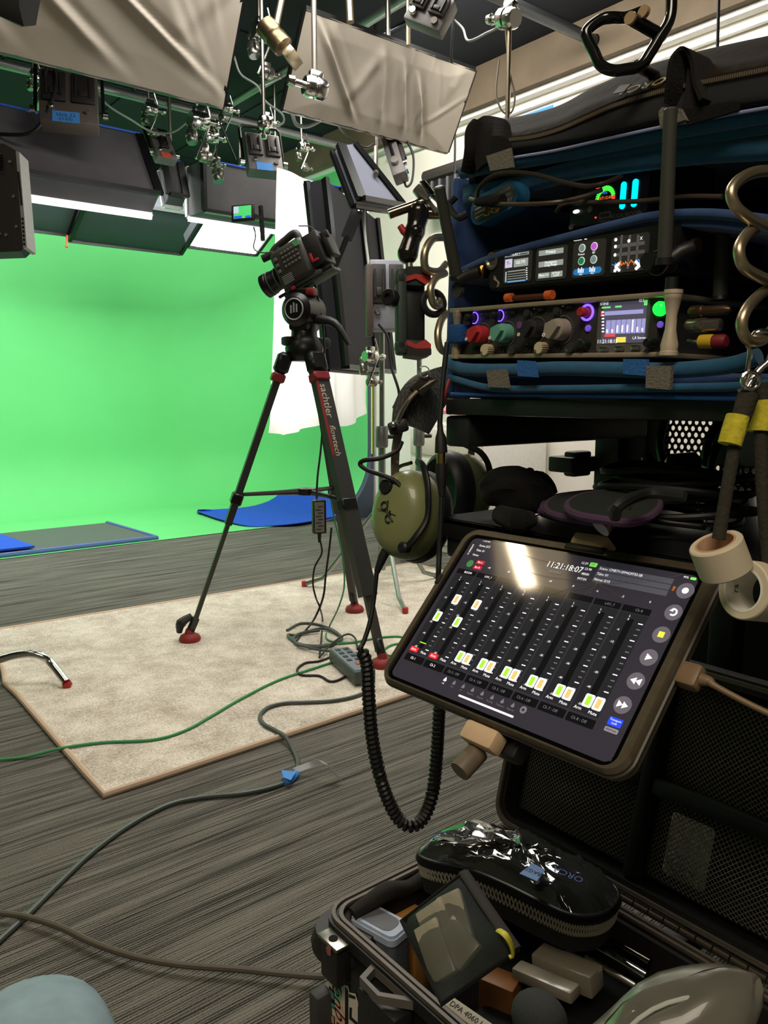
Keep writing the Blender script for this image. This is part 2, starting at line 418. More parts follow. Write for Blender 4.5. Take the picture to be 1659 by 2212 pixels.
# ================================================================== overhead pipe grid
GZ = 2.8
PIPE = mat('dark_steel_pipe', (62, 64, 66), .35, .7)
PIPEG = mat('grey_steel_pipe', (150, 152, 152), .35, .6)
YA = onZ(300, 191, GZ).y; XA = onZ(600, 165, GZ).x
tag(MB().rod((-2.9, YA, GZ-.05), (3.79, YA, GZ-.05), .026, 14).build('grid_pipe', PIPEG), 'long steel grid pipe running across above the hanging lamps, under the large cloth panel', 'pipe', 'ceiling grid pipes')
tag(MB().rod((XA, YA-.03, GZ+.005), (XA, 1.2, GZ+.005), .024, 14).build('grid_pipe', PIPEG), 'grid pipe running between the two beige cloth panels towards the viewer', 'pipe', 'ceiling grid pipes')
xg = onZ(116, 150, GZ).x
tag(MB().rod((xg, YA+.0, GZ-.105), (xg, 6.6, GZ-.105), .024, 14).build('grid_pipe', PIPEG), 'green-tinted grid pipe behind the lamp with the blue tape label', 'pipe', 'ceiling grid pipes')
YB = 2.83
fp = thing('grid_pipe', 'dark grid pipe bolted to the beam with a round flange', 'pipe', (3.0, YB, 2.83), 'ceiling grid pipes')
MB().rod((.5, YB, 2.83), (3.76, YB, 2.83), .03, 16).build('tube', PIPE, fp)
Mf = frame((3.765, YB, 2.83), (0, 1, 0), (0, 0, 1)); Mf = frame((3.765, YB, 2.83), (0, 0, 1), (0, 1, 0))
fl_ = MB().lathe([(.034, .045), (.045, .04), (.048, .014), (.085, .012), (.088, 0)], 28, Mf); fl_.build('flange', mat('cast_flange', (150, 142, 128), .45, .6), fp)
for k in range(4): MB().lathe([(.009, .022), (.009, .012)], 8, Mf @ Matrix.Translation((.066*math.cos(k*1.571+.6), .066*math.sin(k*1.571+.6), 0))).build('screw', CHR, fp)
# ================================================================== beige cloth covered soft lamps
CLOTH = mat('beige_diffusion_cloth', (160, 152, 140), .8, scale=5, var=.04, bump=.1)
def cloth_panel(TL, BL, BR, TR, label, seed, folds):
    """hanging lamp with a diffusion cloth tied over its face; corners are points in the room"""
    root = thing('soft_lamp', label, 'lamp', (BL+BR)/2, 'cloth covered lamps')
    rnd = random.Random(seed); ex = (BR-BL).normalized(); ey = (TL-BL).normalized(); n = ex.cross(ey)
    if n.y > 0: n = -n
    folds = folds+[(rnd.random(), rnd.uniform(-.35, .05), rnd.uniform(.008, .016), rnd.uniform(-.004, .008), rnd.uniform(-.3, .6), rnd.uniform(.4, 1.2)) for _ in range(9)]
    NU, NV = 170, 60; rows = []
    for i in range(NV+1):
        v = i/NV; row = []
        for j in range(NU+1):
            u = j/NU; p = BL.lerp(BR, u).lerp(TL.lerp(TR, u), v)
            e = min(1, 6*min(u, 1-u, v, 1-v)); d = 0
            for (u0, sl, w, amp, v0, v1) in folds:
                x = (u-u0-sl*(v-.5)); g = math.exp(-(x/w)**2)-.6*math.exp(-((x-w*1.4)/w)**2)
                d += amp*g*max(0, min(1, (v-v0)*4))*max(0, min(1, (v1-v)*4))
            d += .004*math.sin(u*23+seed)*math.sin(v*7+u*5)
            lo = .012*abs(math.sin(u*34+seed))*(1-min(1, v*9))
            row.append(p+n*(d*(.25+.75*e)+.012*e)-ey*lo)
        rows.append(row)
    MB().sheet(rows).build('cloth_cover', CLOTH, root, ang=180)
    fr = MB()
    for a, b in ((BL, BR), (BR, TR), (TR, TL), (TL, BL)): fr.bar(a-n*.012, b-n*.012, .02, .022)
    fr.build('frame', BLKM, root)
    c = MB(); q = [BL-n*.02, BR-n*.02, TR-n*.02, TL-n*.02]; ce_ = sum(q, Vector())/4
    q2 = [ce_+(p-ce_)*.72-n*.16 for p in q]
    c.add(q+q2, [[4, 5, 6, 7]]+[[i, (i+1) % 4, 4+(i+1) % 4, 4+i] for i in range(4)]); c.build('light_housing', BLK, root)
    y = MB(); m0 = (TL+TR)/2-n*.09; y.tube([m0, Vector((m0.x, m0.y, zc))], .012, 10); y.build('hanger_rod', ALU, root)
    return root, n
bl = at(612, 236, 3.55); br = onY(968, 322, bl.y); br.z = bl.z; 
tl = onX(662, 20, bl.x); tr = Vector((br.x, tl.y, tl.z))
cloth_panel(tl, bl, br, tr, 'wrinkled beige cloth covered lamp hanging at top centre, smaller of the two', 3,
    [(.22, -.35, .02, .030, .05, 1.0), (.47, -.12, .022, .022, .02, .95), (.60, -.16, .018, .026, .05, .9), (.70, -.2, .018, .028, 0, .8), (.86, .1, .03, .015, .5, 1.0), (.35, .2, .03, .012, .2, .9), (.9, .5, .02, .012, .2, .9)])
br = at(482, 231, 3.3); bl = Vector((br.x-2.0, br.y, br.z)); tr = onX(524, 2, br.x); ey_ = tr-br; tr = tr+ey_*.7; tl = Vector((bl.x, tr.y, tr.z))
cloth_panel(tl, bl, br, tr, 'large beige cloth covered lamp hanging at top left above the pipe', 8,
    [(.55, -.5, .02, .026, .0, .8), (.72, -.62, .018, .03, .0, .75), (.62, .3, .03, .014, .1, .6), (.85, -.2, .02, .014, .1, .6), (.93, .25, .02, .015, .3, .9), (.4, -.4, .02, .018, .0, .6)])
# ================================================================== black LED soft panels, backs toward the viewer
DK = mat('charcoal_fabric', (84, 80, 84), .85, scale=8, var=.12, bump=.2)
DKG = mat('slate_fabric', (52, 56, 60), .85, scale=6, var=.1)
BLUE_ED = mat('blue_piping', (50, 90, 200), .6)
def led_panel(T0, T1, B0, B1, thick, label, lit=True, name='led_panel', piping=True, group='hanging black led panels', fab=None):
    """back face T0 T1 (top) B1 B0 (bottom), front face offset by vector thick"""
    root = thing(name, label, 'lamp', (B0+B1)/2, group)
    fab = fab or DK; th = Vector(thick); Q = [T0, T1, B1, B0]; F = [q+th for q in Q]; n = th.normalized()
    b = MB(); b.add(Q+F, [[0, 1, 2, 3]]+[[i, 4+i, 4+(i+1) % 4, (i+1) % 4] for i in range(4)]); b.build('back_cover', fab, root)
    fr = MB()
    for a, c in ((0, 1), (1, 2), (2, 3), (3, 0)): fr.bar(F[a], F[c], .03, .02)
    fr.build('front_rim', mat('pale_rim', (206, 208, 205), .5) if piping else BLKM, root)
    if piping and lit: MB().bar(F[2]-n*.012+(Q[2]-Q[1]).normalized()*.012, F[3]-n*.012+(Q[2]-Q[1]).normalized()*.012, .02, .035).build('diffuser_lip', mat('lit_lip', (250, 252, 255), .6, em=1.1, var=0), root)
    fr = MB()
    for a, c in ((1, 2), (2, 3), (3, 0)): fr.bar(Q[a]-n*.004, Q[c]-n*.004, .045, .022)
    fr.build('back_frame', BLKM, root)
    if piping: MB().tube([T0-n*.012, T1-n*.012], .006, 8).build('blue_piping', BLUE_ED, root)
    e = MB().add([f+n*.004 for f in F], [[0, 1, 2, 3]])
    e.build('diffuser', LED if lit else mat('unlit_diffuser', (200, 200, 196), .7), root)
    return root
def hang(root, p):
    MB().tube([Vector(p), Vector((p[0], p[1], zc))], .011, 10).build('hanger_rod', ALU, root)
# A: long one at left
t1 = at(300, 292, 4.35); t0 = Vector((t1.x-2.2, t1.y, t1.z)); b1 = onX(344, 420, t1.x); b0 = Vector((t0.x, b1.y, b1.z))
n_ = (t1-t0).cross(b1-t1).normalized(); n_ = n_ if n_.y > 0 else -n_
A_ = led_panel(t0, t1, b0, b1, n_*.16, 'long charcoal led panel at left, below the blue taped control box'); hang(A_, (t1+t0*1.0)/2)
# B: centre
t0 = at(438, 345, 4.9); t1 = Vector((t0.x+1.05, t0.y, t0.z)); b0 = onX(427, 452, t0.x)
b0 = onX(441, 455, t0.x); b1 = Vector((t1.x, b0.y, b0.z)); n2 = (t1-t0).cross(b0-t0).normalized(); n2 = n2 if n2.y > 0 else -n2
B_ = led_panel(t0, t1, b0, b1, n2*.24, 'charcoal led panel hanging behind the camera monitor'); hang(B_, (t0+t1)/2)
# small one between A and B
t0 = at(352, 345, 4.9); t1 = Vector((t0.x+.11, t0.y, t0.z)); b0 = onX(366, 420, t0.x); b1 = Vector((t1.x, b0.y, b0.z))
S_ = led_panel(t0, t1, b0, b1, n_*.1, 'dim charcoal led panel with the orange tape tag, in the gap', lit=False); hang(S_, (t0+t1)/2)
# far row, fronts toward the viewer: two unlit, one lit
def far_panel(TLp, TRp, BLp, label, lit, d, w=None):
    tl = at(*TLp, d); tr = onY(*TRp, tl.y); tr.z = tl.z; bl = onX(*BLp, tl.x); br = Vector((tr.x, bl.y, bl.z))
    n = (tr-tl).cross(bl-tl).normalized(); n = n if n.y > 0 else -n
    root = thing('overhead_panel', label, 'lamp', (bl+br)/2, 'far overhead panels')
    Q = [tl, tr, br, bl]
    MB().slab([q+n*.008 for q in Q], n*.09).build('panel_case', DKG, root)
    f = MB().sheet([[tl.lerp(tr, j/8).lerp(bl.lerp(br, j/8), i/6)+n*(.0 if i in (0, 6) or j in (0, 8) else -.012) for j in range(9)] for i in range(7)])
    f.build('panel_front', LED if lit else mat('grey_green_front', (56, 62, 66), .7, scale=4, var=.1), root)
    fr = MB()
    for a, b in ((0, 1), (1, 2), (2, 3), (3, 0)): fr.bar(Q[a], Q[b], .026, .026)
    fr.build('panel_frame', BLKM, root); hang(root, (tl+tr)/2+n*.06); return root
fpn = far_panel((190, 428), (442, 462), (150, 520), 'wide dark unlit overhead panel left of the glowing one', False, 5.35)
far_panel((446, 462), (600, 490), (403, 532), 'glowing white overhead panel beside the camera monitor', True, 5.35)
far_panel((66, 402), (178, 422), (40, 494), 'green-tinted unlit overhead panel at far left', False, 5.2)
sy = max(v[1] for v in [tuple(fpn.location)])-.02
tag(MB().bar(onY(145, 508, sy), onY(144, 527, sy), .012, .01).sphere(onY(144, 532, sy), .012, 10).build('hanging_strap', mat('orange_tag', (200, 70, 50), .6)), 'small orange tipped strap hanging under the unlit overhead panels', 'strap')
# panel tilted down, on the right of the cloth
def quad_panel(P, th, label, name='led_panel', group=None, lit=True, fab=None):
    return led_panel(P[0], P[1], P[3], P[2], th, label, lit, name, False, group, fab)
P = [at(735, 315, 3.5), None, at(871, 446, 3.75), at(779, 430, 3.4)]
tn = (P[2]-P[3]).cross(P[0]-P[3]).normalized(); tn = tn if tn.dot(rt) < 0 else -tn
rr_ = ray(764, 311); P[1] = CAM+rr_*((P[0]-CAM).dot(tn)/rr_.dot(tn))
T_ = quad_panel(P, tn*.045, 'grey led panel tilted downward beside the white cloth', group='hanging black led panels', fab=mat('grey_blue_fabric', (108, 112, 128), .8, scale=8))
tm = (P[0]+P[2])/2-tn*.0; MB().tube([tm-tn*.02, at(812, 318, 4.35), Vector((at(812, 318, 4.35).x, at(812, 318, 4.35).y, zc))], .012, 10).build('hanger_rod', ALU, T_)
# ================================================================== panels on stands by the cloth
def stand_panel():
    a = at(700, 386, 3.75); b = at(744, 792, 3.75)
    u = Vector((math.cos(math.radians(36)), math.sin(math.radians(36)), 0))
    ax = (b-a)
    w = .56
    P = [a, a+u*w, b+u*w, b]
    n = (P[1]-P[0]).cross(P[3]-P[0]).normalized(); n = n if n.x < 0 else -n
    r = quad_panel(P, n*.09, 'tall black led panel on a stand, its back toward the viewer, left one', 'softbox', 'stand mounted led panels', fab=mat('navy_black_fabric', (22, 22, 28), .85, bump=.2))
    P2 = [P[0]+u*(w+.06), P[0]+u*(w+.34), P[3]+u*(w+.34), P[3]+u*(w+.06)]
    r2 = quad_panel(P2, n*.09, 'tall black led panel on a stand, right one behind the phone clamp', 'softbox', 'stand mounted led panels', fab=mat('navy_black_fabric'))
    return P, P2, n, u
SP, SP2, SN, SU = stand_panel()
ctl = mat('grey_control_box', (112, 108, 108), .5, .2, scale=30)
ctl2 = mat('brown_grey_box', (92, 82, 76), .5, .2, scale=30)
def control_box(c, x, y, w, h, d, label, tape=None, note=None, plates=2, body=None, yoke=True, slots=True):
    """lamp ballast: box with two battery plates, knobs, tape label, yoke"""
    M = frame(c, x, y); r = thing('control_box', label, 'lamp control', c, 'lamp control boxes')
    MB(M).box((0, 0, 0), (w, h, d), .008).build('box_body', body or ctl, r)
    for i in range(plates):
        px_ = (i-(plates-1)/2)*w*.5
        pl = MB(M).box((px_, h*.14, d/2+.008), (w*.4, h*.56, .016), .004).box((px_-w*.12, h*.14, d/2+.02), (w*.04, h*.4, .01)).box((px_+w*.12, h*.14, d/2+.02), (w*.04, h*.4, .01)).box((px_, h*.02, d/2+.02), (w*.16, h*.12, .01), .003)
        pl.build('battery_plate', mat('plate_black', (40, 36, 34), .5), r)
    MB(M).lathe([(.014, 0), (.014, .014), (.011, .018)], 14, Matrix.Translation((-w*.3, -h*.25, d/2))).build('knob', CHR, r)
    MB(M).lathe([(.012, 0), (.012, .012)], 12, Matrix.Translation((w*.3, -h*.3, d/2))).build('knob', ctl2, r)
    if tape:
        t = MB(M).box((-w*.05, -h*.42, d/2+.003), (w*.46, h*.2, .002))
        t.build('tape_label', tape, r)
        if note:
            k = MB(M)
            for i, ln in enumerate(note): k.text(ln, h*.085, Matrix.Translation((-w*.05, -h*.39-i*h*.075, d/2+.0045)))
            k.build('handwriting', mat('ink', (20, 30, 60), .7), r)
    if yoke:
        yk = MB(M).tube([(-w*.58, -h*.2, 0), (-w*.58, h*.7, 0), (-w*.5, h*.8, 0), (w*.5, h*.8, 0), (w*.58, h*.7, 0), (w*.58, -h*.2, 0)], .009, 8)
        yk.build('yoke', BLKM, r)
        for s_ in (-1, 1): MB(M).lathe([(.02, -.012), (.02, .012)], 12, Matrix.Translation((s_*w*.62, -h*.2, 0)) @ Matrix.Rotation(math.pi/2, 4, 'Y')).build('yoke_knob', CHR, r)
    return r
e1 = Vector((1, 0, 0)); e3 = Vector((0, 0, 1))
ey1 = Vector((0, .55, .83))
b_ = control_box(at(150, 222, 3.9), Vector((.93, -.36, 0)), Vector((.1, .5, .85)), .27, .34, .08, 'grey brown control box with blue tape label Unit 22', BTAPE, ['Unit 22', '(123)'], body=ctl2)
hang(b_, at(150, 222, 3.9)+Vector((0, .1, .25)))
control_box(at(350, 322, 4.7), e1, ey1, .13, .2, .06, 'small control box with the orange tape tag', mat('orange_tape', (225, 92, 62), .7), ['3'], 1)
control_box(at(568, 338, 4.5), Vector((.95, -.3, 0)), Vector((.0, .45, .9)), .2, .25, .08, 'control box with pale blue tape above the camera monitor', BTAPE, None)
control_box(at(853, 345, 4.0), Vector((.75, .55, -.35)), Vector((-.35, .1, .9)), .09, .24, .07, 'narrow control box with blue tape beside the white wall', BTAPE, None, 1)
q_ = control_box(at(930, 30, 2.75), at(935, 72, 2.75)-at(858, 42, 2.79), at(1000, 42, 2.72)-at(935, 72, 2.75), .15, .115, .06, 'grey control box with two battery plates at the top edge', None, None, yoke=False)
hang(q_, at(935, 10, 2.75))
# blue/white label on the top box, tiny
# ================================================================== rods, clamps, safety wires
def clamp(p, s=1.0, ax=(1, 0, 0)):
    M = frz(p, ax)
    return MB(M).lathe([(.03*s, -.04*s), (.036*s, -.03*s), (.036*s, -.005*s), (.03*s, 0), (.036*s, .005*s), (.036*s, .03*s), (.03*s, .04*s)], 16).box((0, .03*s, 0), (.03*s, .05*s, .05*s), .006*s).rod((0, 0, .03*s), (.0, 0, .075*s), .012*s, 10).lathe([(.016*s, .075*s), (.02*s, .08*s), (.016*s, .1*s)], 10)
def rod_thing(px, y0_, y1_, d, r, label, cl=None, clax=(1, .3, 0), s=1.0, px1=None):
    a = at(px, y0_, d); b = at(px1 if px1 is not None else px, y1_, d)
    b2 = Vector((b.x, b.y, b.z)); a2 = Vector((b.x, b.y, min(zc, max(a.z, b.z+.1)))) if px1 is None else a
    root = thing('hanging_rod', label, 'rod', b, 'hanging drop rods')
    MB().tube([a2, b2], r, 10).build('rod_tube', ALU, root)
    clamp(b2, s, clax).build('rod_clamp', CHR, root)
    return root, b2
WARMS = mat('warm_steel', (178, 165, 140), .3, .9)
rod_thing(680, -60, 190, 3.15, .011, 'chrome rod with a big clamp in front of the smaller cloth lamp', clax=(-1, .2, .1), s=1.15)
rod_thing(570, -40, 265, 3.6, .009, 'thin rod hanging between the two cloth lamps', clax=(0, 0, -1), s=.7)
rod_thing(1097, -40, 40, 2.5, .010, 'rod clamped on the flanged pipe at upper right', s=.9, clax=(0, 1, .3))
tag(MB().tube([at(1101, 20, 2.5), at(1096, 275, 2.5)], .008, 8).build('hanging_rod', WARMS), 'long pale rod hanging down above the equipment bag', 'rod', 'hanging drop rods')
tag(MB().tube([at(753, -30, 3.4), at(757, 48, 3.4)], .016, 10).build('hanging_rod', WARMS), 'short thick rod above the smaller cloth lamp', 'rod', 'hanging drop rods')
tag(MB().tube([Vector((at(882, 98, 3.62).x, at(882, 98, 3.62).y, zc)), at(882, 98, 3.62)], .011, 8).build('hanging_rod', WARMS), 'short rod under the top control box', 'rod', 'hanging drop rods')
def junk_clamp(px, py, d, label, s=1.0, axs=((1, 0, 0), (0, .3, 1)), extra=2, stem=True):
    p = at(px, py, d); r = thing('pipe_clamp', label, 'clamp', p, 'chrome pipe clamps')
    clamp(p, s, axs[0]).build('jaw', CHR, r)
    for k in range(extra):
        q = p+Vector(((k-.5)*.06*s, .02, -.07*s*(k+1)))
        clamp(q, s*.7, axs[1] if k % 2 == 0 else axs[0]).build('jaw', mat('worn_steel', (150, 146, 138), .3, .9), r)
    MB().tube([p+Vector((.03*s, 0, .1*s)), p+Vector((.05*s, 0, 0)), p+Vector((-.02*s, 0, -.16*s))], .006*s, 8, smooth=5).build('t_handle', CHR, r)
    if stem: MB().tube([p+Vector((0, .02, 0)), Vector((p.x, p.y+.02, zc))], .008*s, 8).build('stem', ALU, r)
    return r
junk_clamp(565, 70, 3.7, 'chrome grip clamp cluster at the end of the large cloth lamp', 1.15)
junk_clamp(325, 235, 4.6, 'small pipe clamp hanging left of centre below the long pipe', .9)
junk_clamp(430, 260, 4.4, 'chrome clamp cluster below the corner of the large cloth lamp', 1.3, extra=3)
junk_clamp(455, 295, 4.5, 'lower clamp with side arms above the centre led panel', 1.0)
junk_clamp(575, 262, 4.6, 'chrome clamp on the long pipe under the thin rod', .9)
junk_clamp(655, 318, 4.8, 'small clamp hanging at the right end of the long pipe', .8)
junk_clamp(75, 165, 4.2, 'carabiner style clamp hanging at far left of the long pipe', .7, extra=1)
junk_clamp(490, 235, 4.7, 'bright clamp at the pipe crossing', .8, extra=1)
# big lamp grip with cylinder head on rod (at right of first rod)
gc = at(592, 78, 3.3); r = thing('grip_head', 'brass toned cylindrical grip head angled beside the rods', 'clamp', gc)
Mg = frz(gc, at(632, 125, 3.3)-gc)
MB(Mg).lathe([(.03, -.07), (.045, -.06), (.045, -.01), (.04, 0), (.045, .01), (.045, .06), (.03, .07)], 20).build('cylinder', mat('dark_brass', (120, 104, 80), .3, .9), r)
MB(Mg).box((0, 0, .12), (.14, .05, .03), .004).box((0, 0, .09), (.03, .03, .05)).build('mount_plate', WARMS, r)
MB().tube([gc, at(612, -20, 3.3)], .014, 10).build('rod_tube', WARMS, r)
# ================================================================== cables up there
def cable(name, P, r, label, cat='cable', m=None, group=None, n=8, smooth=8):
    o = MB().tube(P, r, n, smooth=smooth).build(name, m or CBL); return tag(o, label, cat, group)
LC = mat('light_grey_cable', (150, 152, 148), .5)
def pc(L): return [at(*p) for p in L]
for L, lab, r_, m_ in (
    ([(103, 235, 3.85), (98, 160, 3.85), (112, 140, 3.85), (122, 170, 3.85), (108, 230, 3.8), (70, 285, 3.8), (0, 290, 3.8), (-40, 285, 3.8)], 'black power cable looping over the Unit 22 control box', .009, CBL),
    ([(200, 165, 4.3), (225, 220, 4.3), (285, 260, 4.4), (330, 285, 4.6), (375, 285, 4.6), (415, 255, 4.6)], 'grey cable sagging from the pipe to the clamp cluster', .006, LC),
    ([(455, -60, 3.75), (480, 50, 3.75), (505, 120, 3.7), (520, 160, 3.7), (555, 185, 3.7), (575, 220, 3.7), (608, 245, 3.7), (612, 265, 3.7), (590, 275, 3.7)], 'grey cable drooping left of the smaller cloth lamp', .005, LC),
    ([(630, 240, 3.8), (640, 268, 3.8), (665, 272, 3.8), (697, 257, 3.8)], 'grey looped cable under the left corner of the smaller cloth lamp', .010, LC),
    ([(982, 44, 2.73), (1000, 62, 2.68), (1012, 88, 2.6), (1050, 72, 2.6), (1080, 55, 2.55), (1096, 22, 2.5)], 'thin grey cable between the top control box and the pipe', .004, LC),
    ([(978, -372, 2.8), (979, 0, 2.8), (975, 110, 2.8), (976, 135, 2.8)], 'short dark cable behind the top control box', .005, CBL),
    ([(1078, 130, 2.5), (1072, 200, 2.5), (1085, 240, 2.5), (1105, 242, 2.5), (1112, 205, 2.5), (1100, 150, 2.5), (1092, 60, 2.5)], 'thin looped cable hanging around the long pale rod', .003, mat('brown_cable', (140, 128, 110), .6)),
    ([(880, 305, 4.0), (893, 340, 4.0), (890, 390, 4.0), (877, 402, 4.0), (870, 370, 4.0)], 'dark cable curling beside the narrow control box', .006, CBL),
    ([(982, 255, 4.2), (983, 310, 4.2), (982, 375, 4.2)], 'thin black cord hanging on the white wall behind the bag', .006, CBL),
    ([(1553, -10, 2.0), (1551, 60, 2.0), (1549, 130, 2.0)], 'thin dark cord hanging at upper right on the wall', .004, CBL),
    ([(470, 310, 4.5), (465, 350, 4.5)], 'short cord below the clamps', .005, CBL),
    ([(475, 265, 4.4), (490, 300, 4.4), (510, 345, 4.4)], 'thin cord at the right of the clamp cluster', .005, CBL),
    ([(720, 235, 3.75), (728, 265, 4.0), (745, 290, 4.3), (790, 318, 4.4), (820, 300, 4.4)], 'thin dark cord under the smaller cloth lamp', .005, CBL)):
    cable('hanging_cable', pc(L), r_, lab, m=m_, group='cables hanging from the grid')
# ================================================================== white cloth and light stands
def hanging_cloth():
    az = math.radians(26.5); u = Vector((math.cos(az), math.sin(az), 0))
    bl = at(580, 938, 4.3); tl = at(598, 366, 4.3)
    fr = Fr(frame(bl, u, (0, 0, 1)))
    br = fr.hit(800, 892); tr = fr.hit(806, 500)
    mid = [(580, 935), (612, 940), (650, 930), (690, 916), (715, 912), (745, 922), (798, 886)]
    bot = resample([fr.hit(*p) for p in mid], 40)
    top = resample([fr.hit(598, 362), fr.hit(696, 398), fr.hit(800, 440)], 40)
    rows = []
    for i in range(26):
        v = i/25
        rows.append([b.lerp(t, v)+fr.n*(.02*math.sin(j*.9+v*3)*(1-v)+.012*math.sin(j*.45)+.02*math.sin(v*24+j*.25)*max(0, .3-v)) for j, (b, t) in enumerate(zip(bot, top))])
    m = mat('white_silk', (246, 246, 244), .8, var=.01, scale=9)
    o = MB().sheet(rows).build('hanging_cloth', m, ang=180)
    tag(o, 'large bright white cloth hanging between the green wall and black lamp panels', 'cloth')
    return fr
CF = hanging_cloth()
SF = mat('stand_steel', (150, 155, 150), .3, .9)
def light_stand(x, y, top, label, spread=.42, a0=.3):
    r = thing('light_stand', label, 'stand', (x, y, 0), 'light stands'); zb = .0125
    MB().rod((x, y, .12), (x, y, top*.55), .018).build('lower_tube', SF, r)
    MB().rod((x, y, top*.5), (x, y, top), .013).build('upper_tube', SF, r)
    MB().lathe([(.026, -.05), (.03, -.04), (.03, .04), (.026, .05)], 16, Matrix.Translation((x, y, top*.55))).build('collar', mat('dull_steel', (120, 122, 120), .45, .8), r)
    MB().rod((x, y, top*.55), (x+.06, y-.03, top*.55), .01).build('lock_knob', BLK, r)
    for k in range(3):
        a = a0+k*2.094; c, s_ = math.cos(a), math.sin(a)
        lg = MB().tube([(x+.02*c, y+.02*s_, .42), (x+spread*.75*c, y+spread*.75*s_, .06), (x+spread*c, y+spread*s_, zb+.012)], .011, 8).build('leg', SF, r)
        MB().tube([(x+spread*c, y+spread*s_, zb+.002), (x+(spread+.0)*c, y+spread*s_, zb+.026)], .014, 8).build('foot', RED, lg)
    return r
s0 = onZ(825, 1283); light_stand(s0.x, s0.y, 1.38, 'chrome light stand behind the headphones, carrying the left led panel', .40, 2.2)
s1 = onZ(903, 1243); light_stand(s1.x, s1.y, 1.35, 'second chrome light stand, further right behind the headphones', .38, 1.1)
# ballasts on the stand
bx = mat('pale_grey_box', (138, 140, 150), .5, .1, scale=30)
def ballast(px, py, w, h, d, label):
    c = at(px, py, 3.42)
    return control_box(c, Vector((.78, -.5, 0)), Vector((.08, .1, 1)), w, h, .07, label, None, None, 2, bx, False)
ballast(835, 640, .15, .30, 0, 'pale grey control box on the back of the left stand panel')
tag(MB().box((0, 0, 0), (.028, .30, .04), .004, M=frame(at(797, 650, 3.36), (1, -.5, 0), (.08, 0, 1))).build('side_bracket', ctl2), 'brown grey bracket strip at the left of the stand control box', 'bracket')
r = thing('swivel_arm', 'thin black swivel arm crossing the left led panel', 'bracket', at(770, 450, 3.55))
MB().bar(at(774, 452, 3.55), at(748, 515, 3.55), .055, .012, hint=(0, 1, 0)).build('slotted_arm', mat('arm_black', (52, 52, 56), .4, .4), r)
MB().bar(at(751, 510, 3.55), at(718, 590, 3.55), .022, .012, hint=(0, 1, 0)).build('rod', BLKM, r)
MB().rod(at(772, 425, 3.55), at(776, 458, 3.55), .014).build('stud', CHR, r)
cable('lamp_cable', pc([(786, 432, 3.5), (788, 500, 3.5), (795, 560, 3.45), (800, 600, 3.4)]), .006, 'pale cable running down the back of the led panels', m=LC)
cable('lamp_cable', pc([(818, 700, 3.3), (838, 730, 3.3), (845, 790, 3.3), (862, 850, 3.3), (850, 880, 3.4)]), .006, 'black cable hanging below the stand control box', m=CBL)
cl_ = junk_clamp(800, 770, 3.5, 'clamp and coiled wire at the bottom of the left stand panel', .8, extra=2, stem=False)
# wall side furniture seen under the shelf
r = thing('drawer_unit', 'white drawer unit against the right wall behind the headphones', 'cabinet', (3.45, 3.45, 0))
MB().ab(3.25, 3.12, 3.78, 3.78, 0, .78, .006).build('carcass', WHT, r)
for k in range(4):
    d = MB().ab(3.235, 3.14, 3.252, 3.76, .05+k*.18, .21+k*.18, .004).build('drawer', mat('cream_drawer', (222, 212, 200), .5), r)
    MB().ab(3.225, 3.40, 3.236, 3.52, .14+k*.18, .155+k*.18, .003).build('handle', ALU, d)
tag(MB().sheet([[Vector((3.3+.1*i, 3.2+.045*j, .80+.05*math.sin(i*1.1)*math.cos(j*.8)+.04)) for j in range(9)] for i in range(5)], .02).build('pink_cloth', mat('pink_cloth', (222, 130, 142), .9)), 'crumpled pink cloth on the white drawer unit', 'cloth')
tag(MB().slab([onX(1104, 259, 3.79), onX(1196, 226, 3.79), onX(1193, 241, 3.79), onX(1096, 270, 3.79)], (-.004, 0, 0)).build('tape_strip', BTAPE), 'blue tape strip stuck high on the white right wall', 'tape')
# ================================================================== tripod
TC = Vector(((1.289+1.705+2.055)/3, (2.832+2.132+2.771)/3, 0))
feet = [onZ(410, 1374, .03), onZ(826, 1428, .03), onZ(766, 1312, .03)]
ap = at(641, 742, 3.0); ap = Vector((TC.x, TC.y, 0))
# apex height where the legs meet, on the tripod axis
def on_axis(py): 
    lo, hi = .5, 2.2
    for _ in range(40):
        mid_ = (lo+hi)/2; q = Vector((TC.x, TC.y, mid_))-CAM; y_ = CY-FPX*q.dot(up)/q.dot(fw)
        if y_ > py: lo = mid_
        else: hi = mid_
    return lo
zap = on_axis(752)
CARB = mat('carbon_leg', (44, 45, 43), .45, scale=300, var=.2)
tri = thing('tripod', 'black carbon fibre tripod with red joints standing on the beige rug', 'tripod', (TC.x, TC.y, 0))
zb = zap
MB(Matrix.Translation((TC.x, TC.y, zb))).lathe([(.055, -.05), (.07, -.03), (.075, 0), (.06, .03), (.05, .045), (.048, .11), (.055, .12), (.055, .135), (.045, .14)], 28).build('bowl', BLKM, tri)
MB(Matrix.Translation((TC.x, TC.y, zb))).box((.05, -.02, .02), (.09, .05, .04), .01).box((-.055, .02, .025), (.05, .05, .035), .01).build('leg_shoulders', BLK, tri)
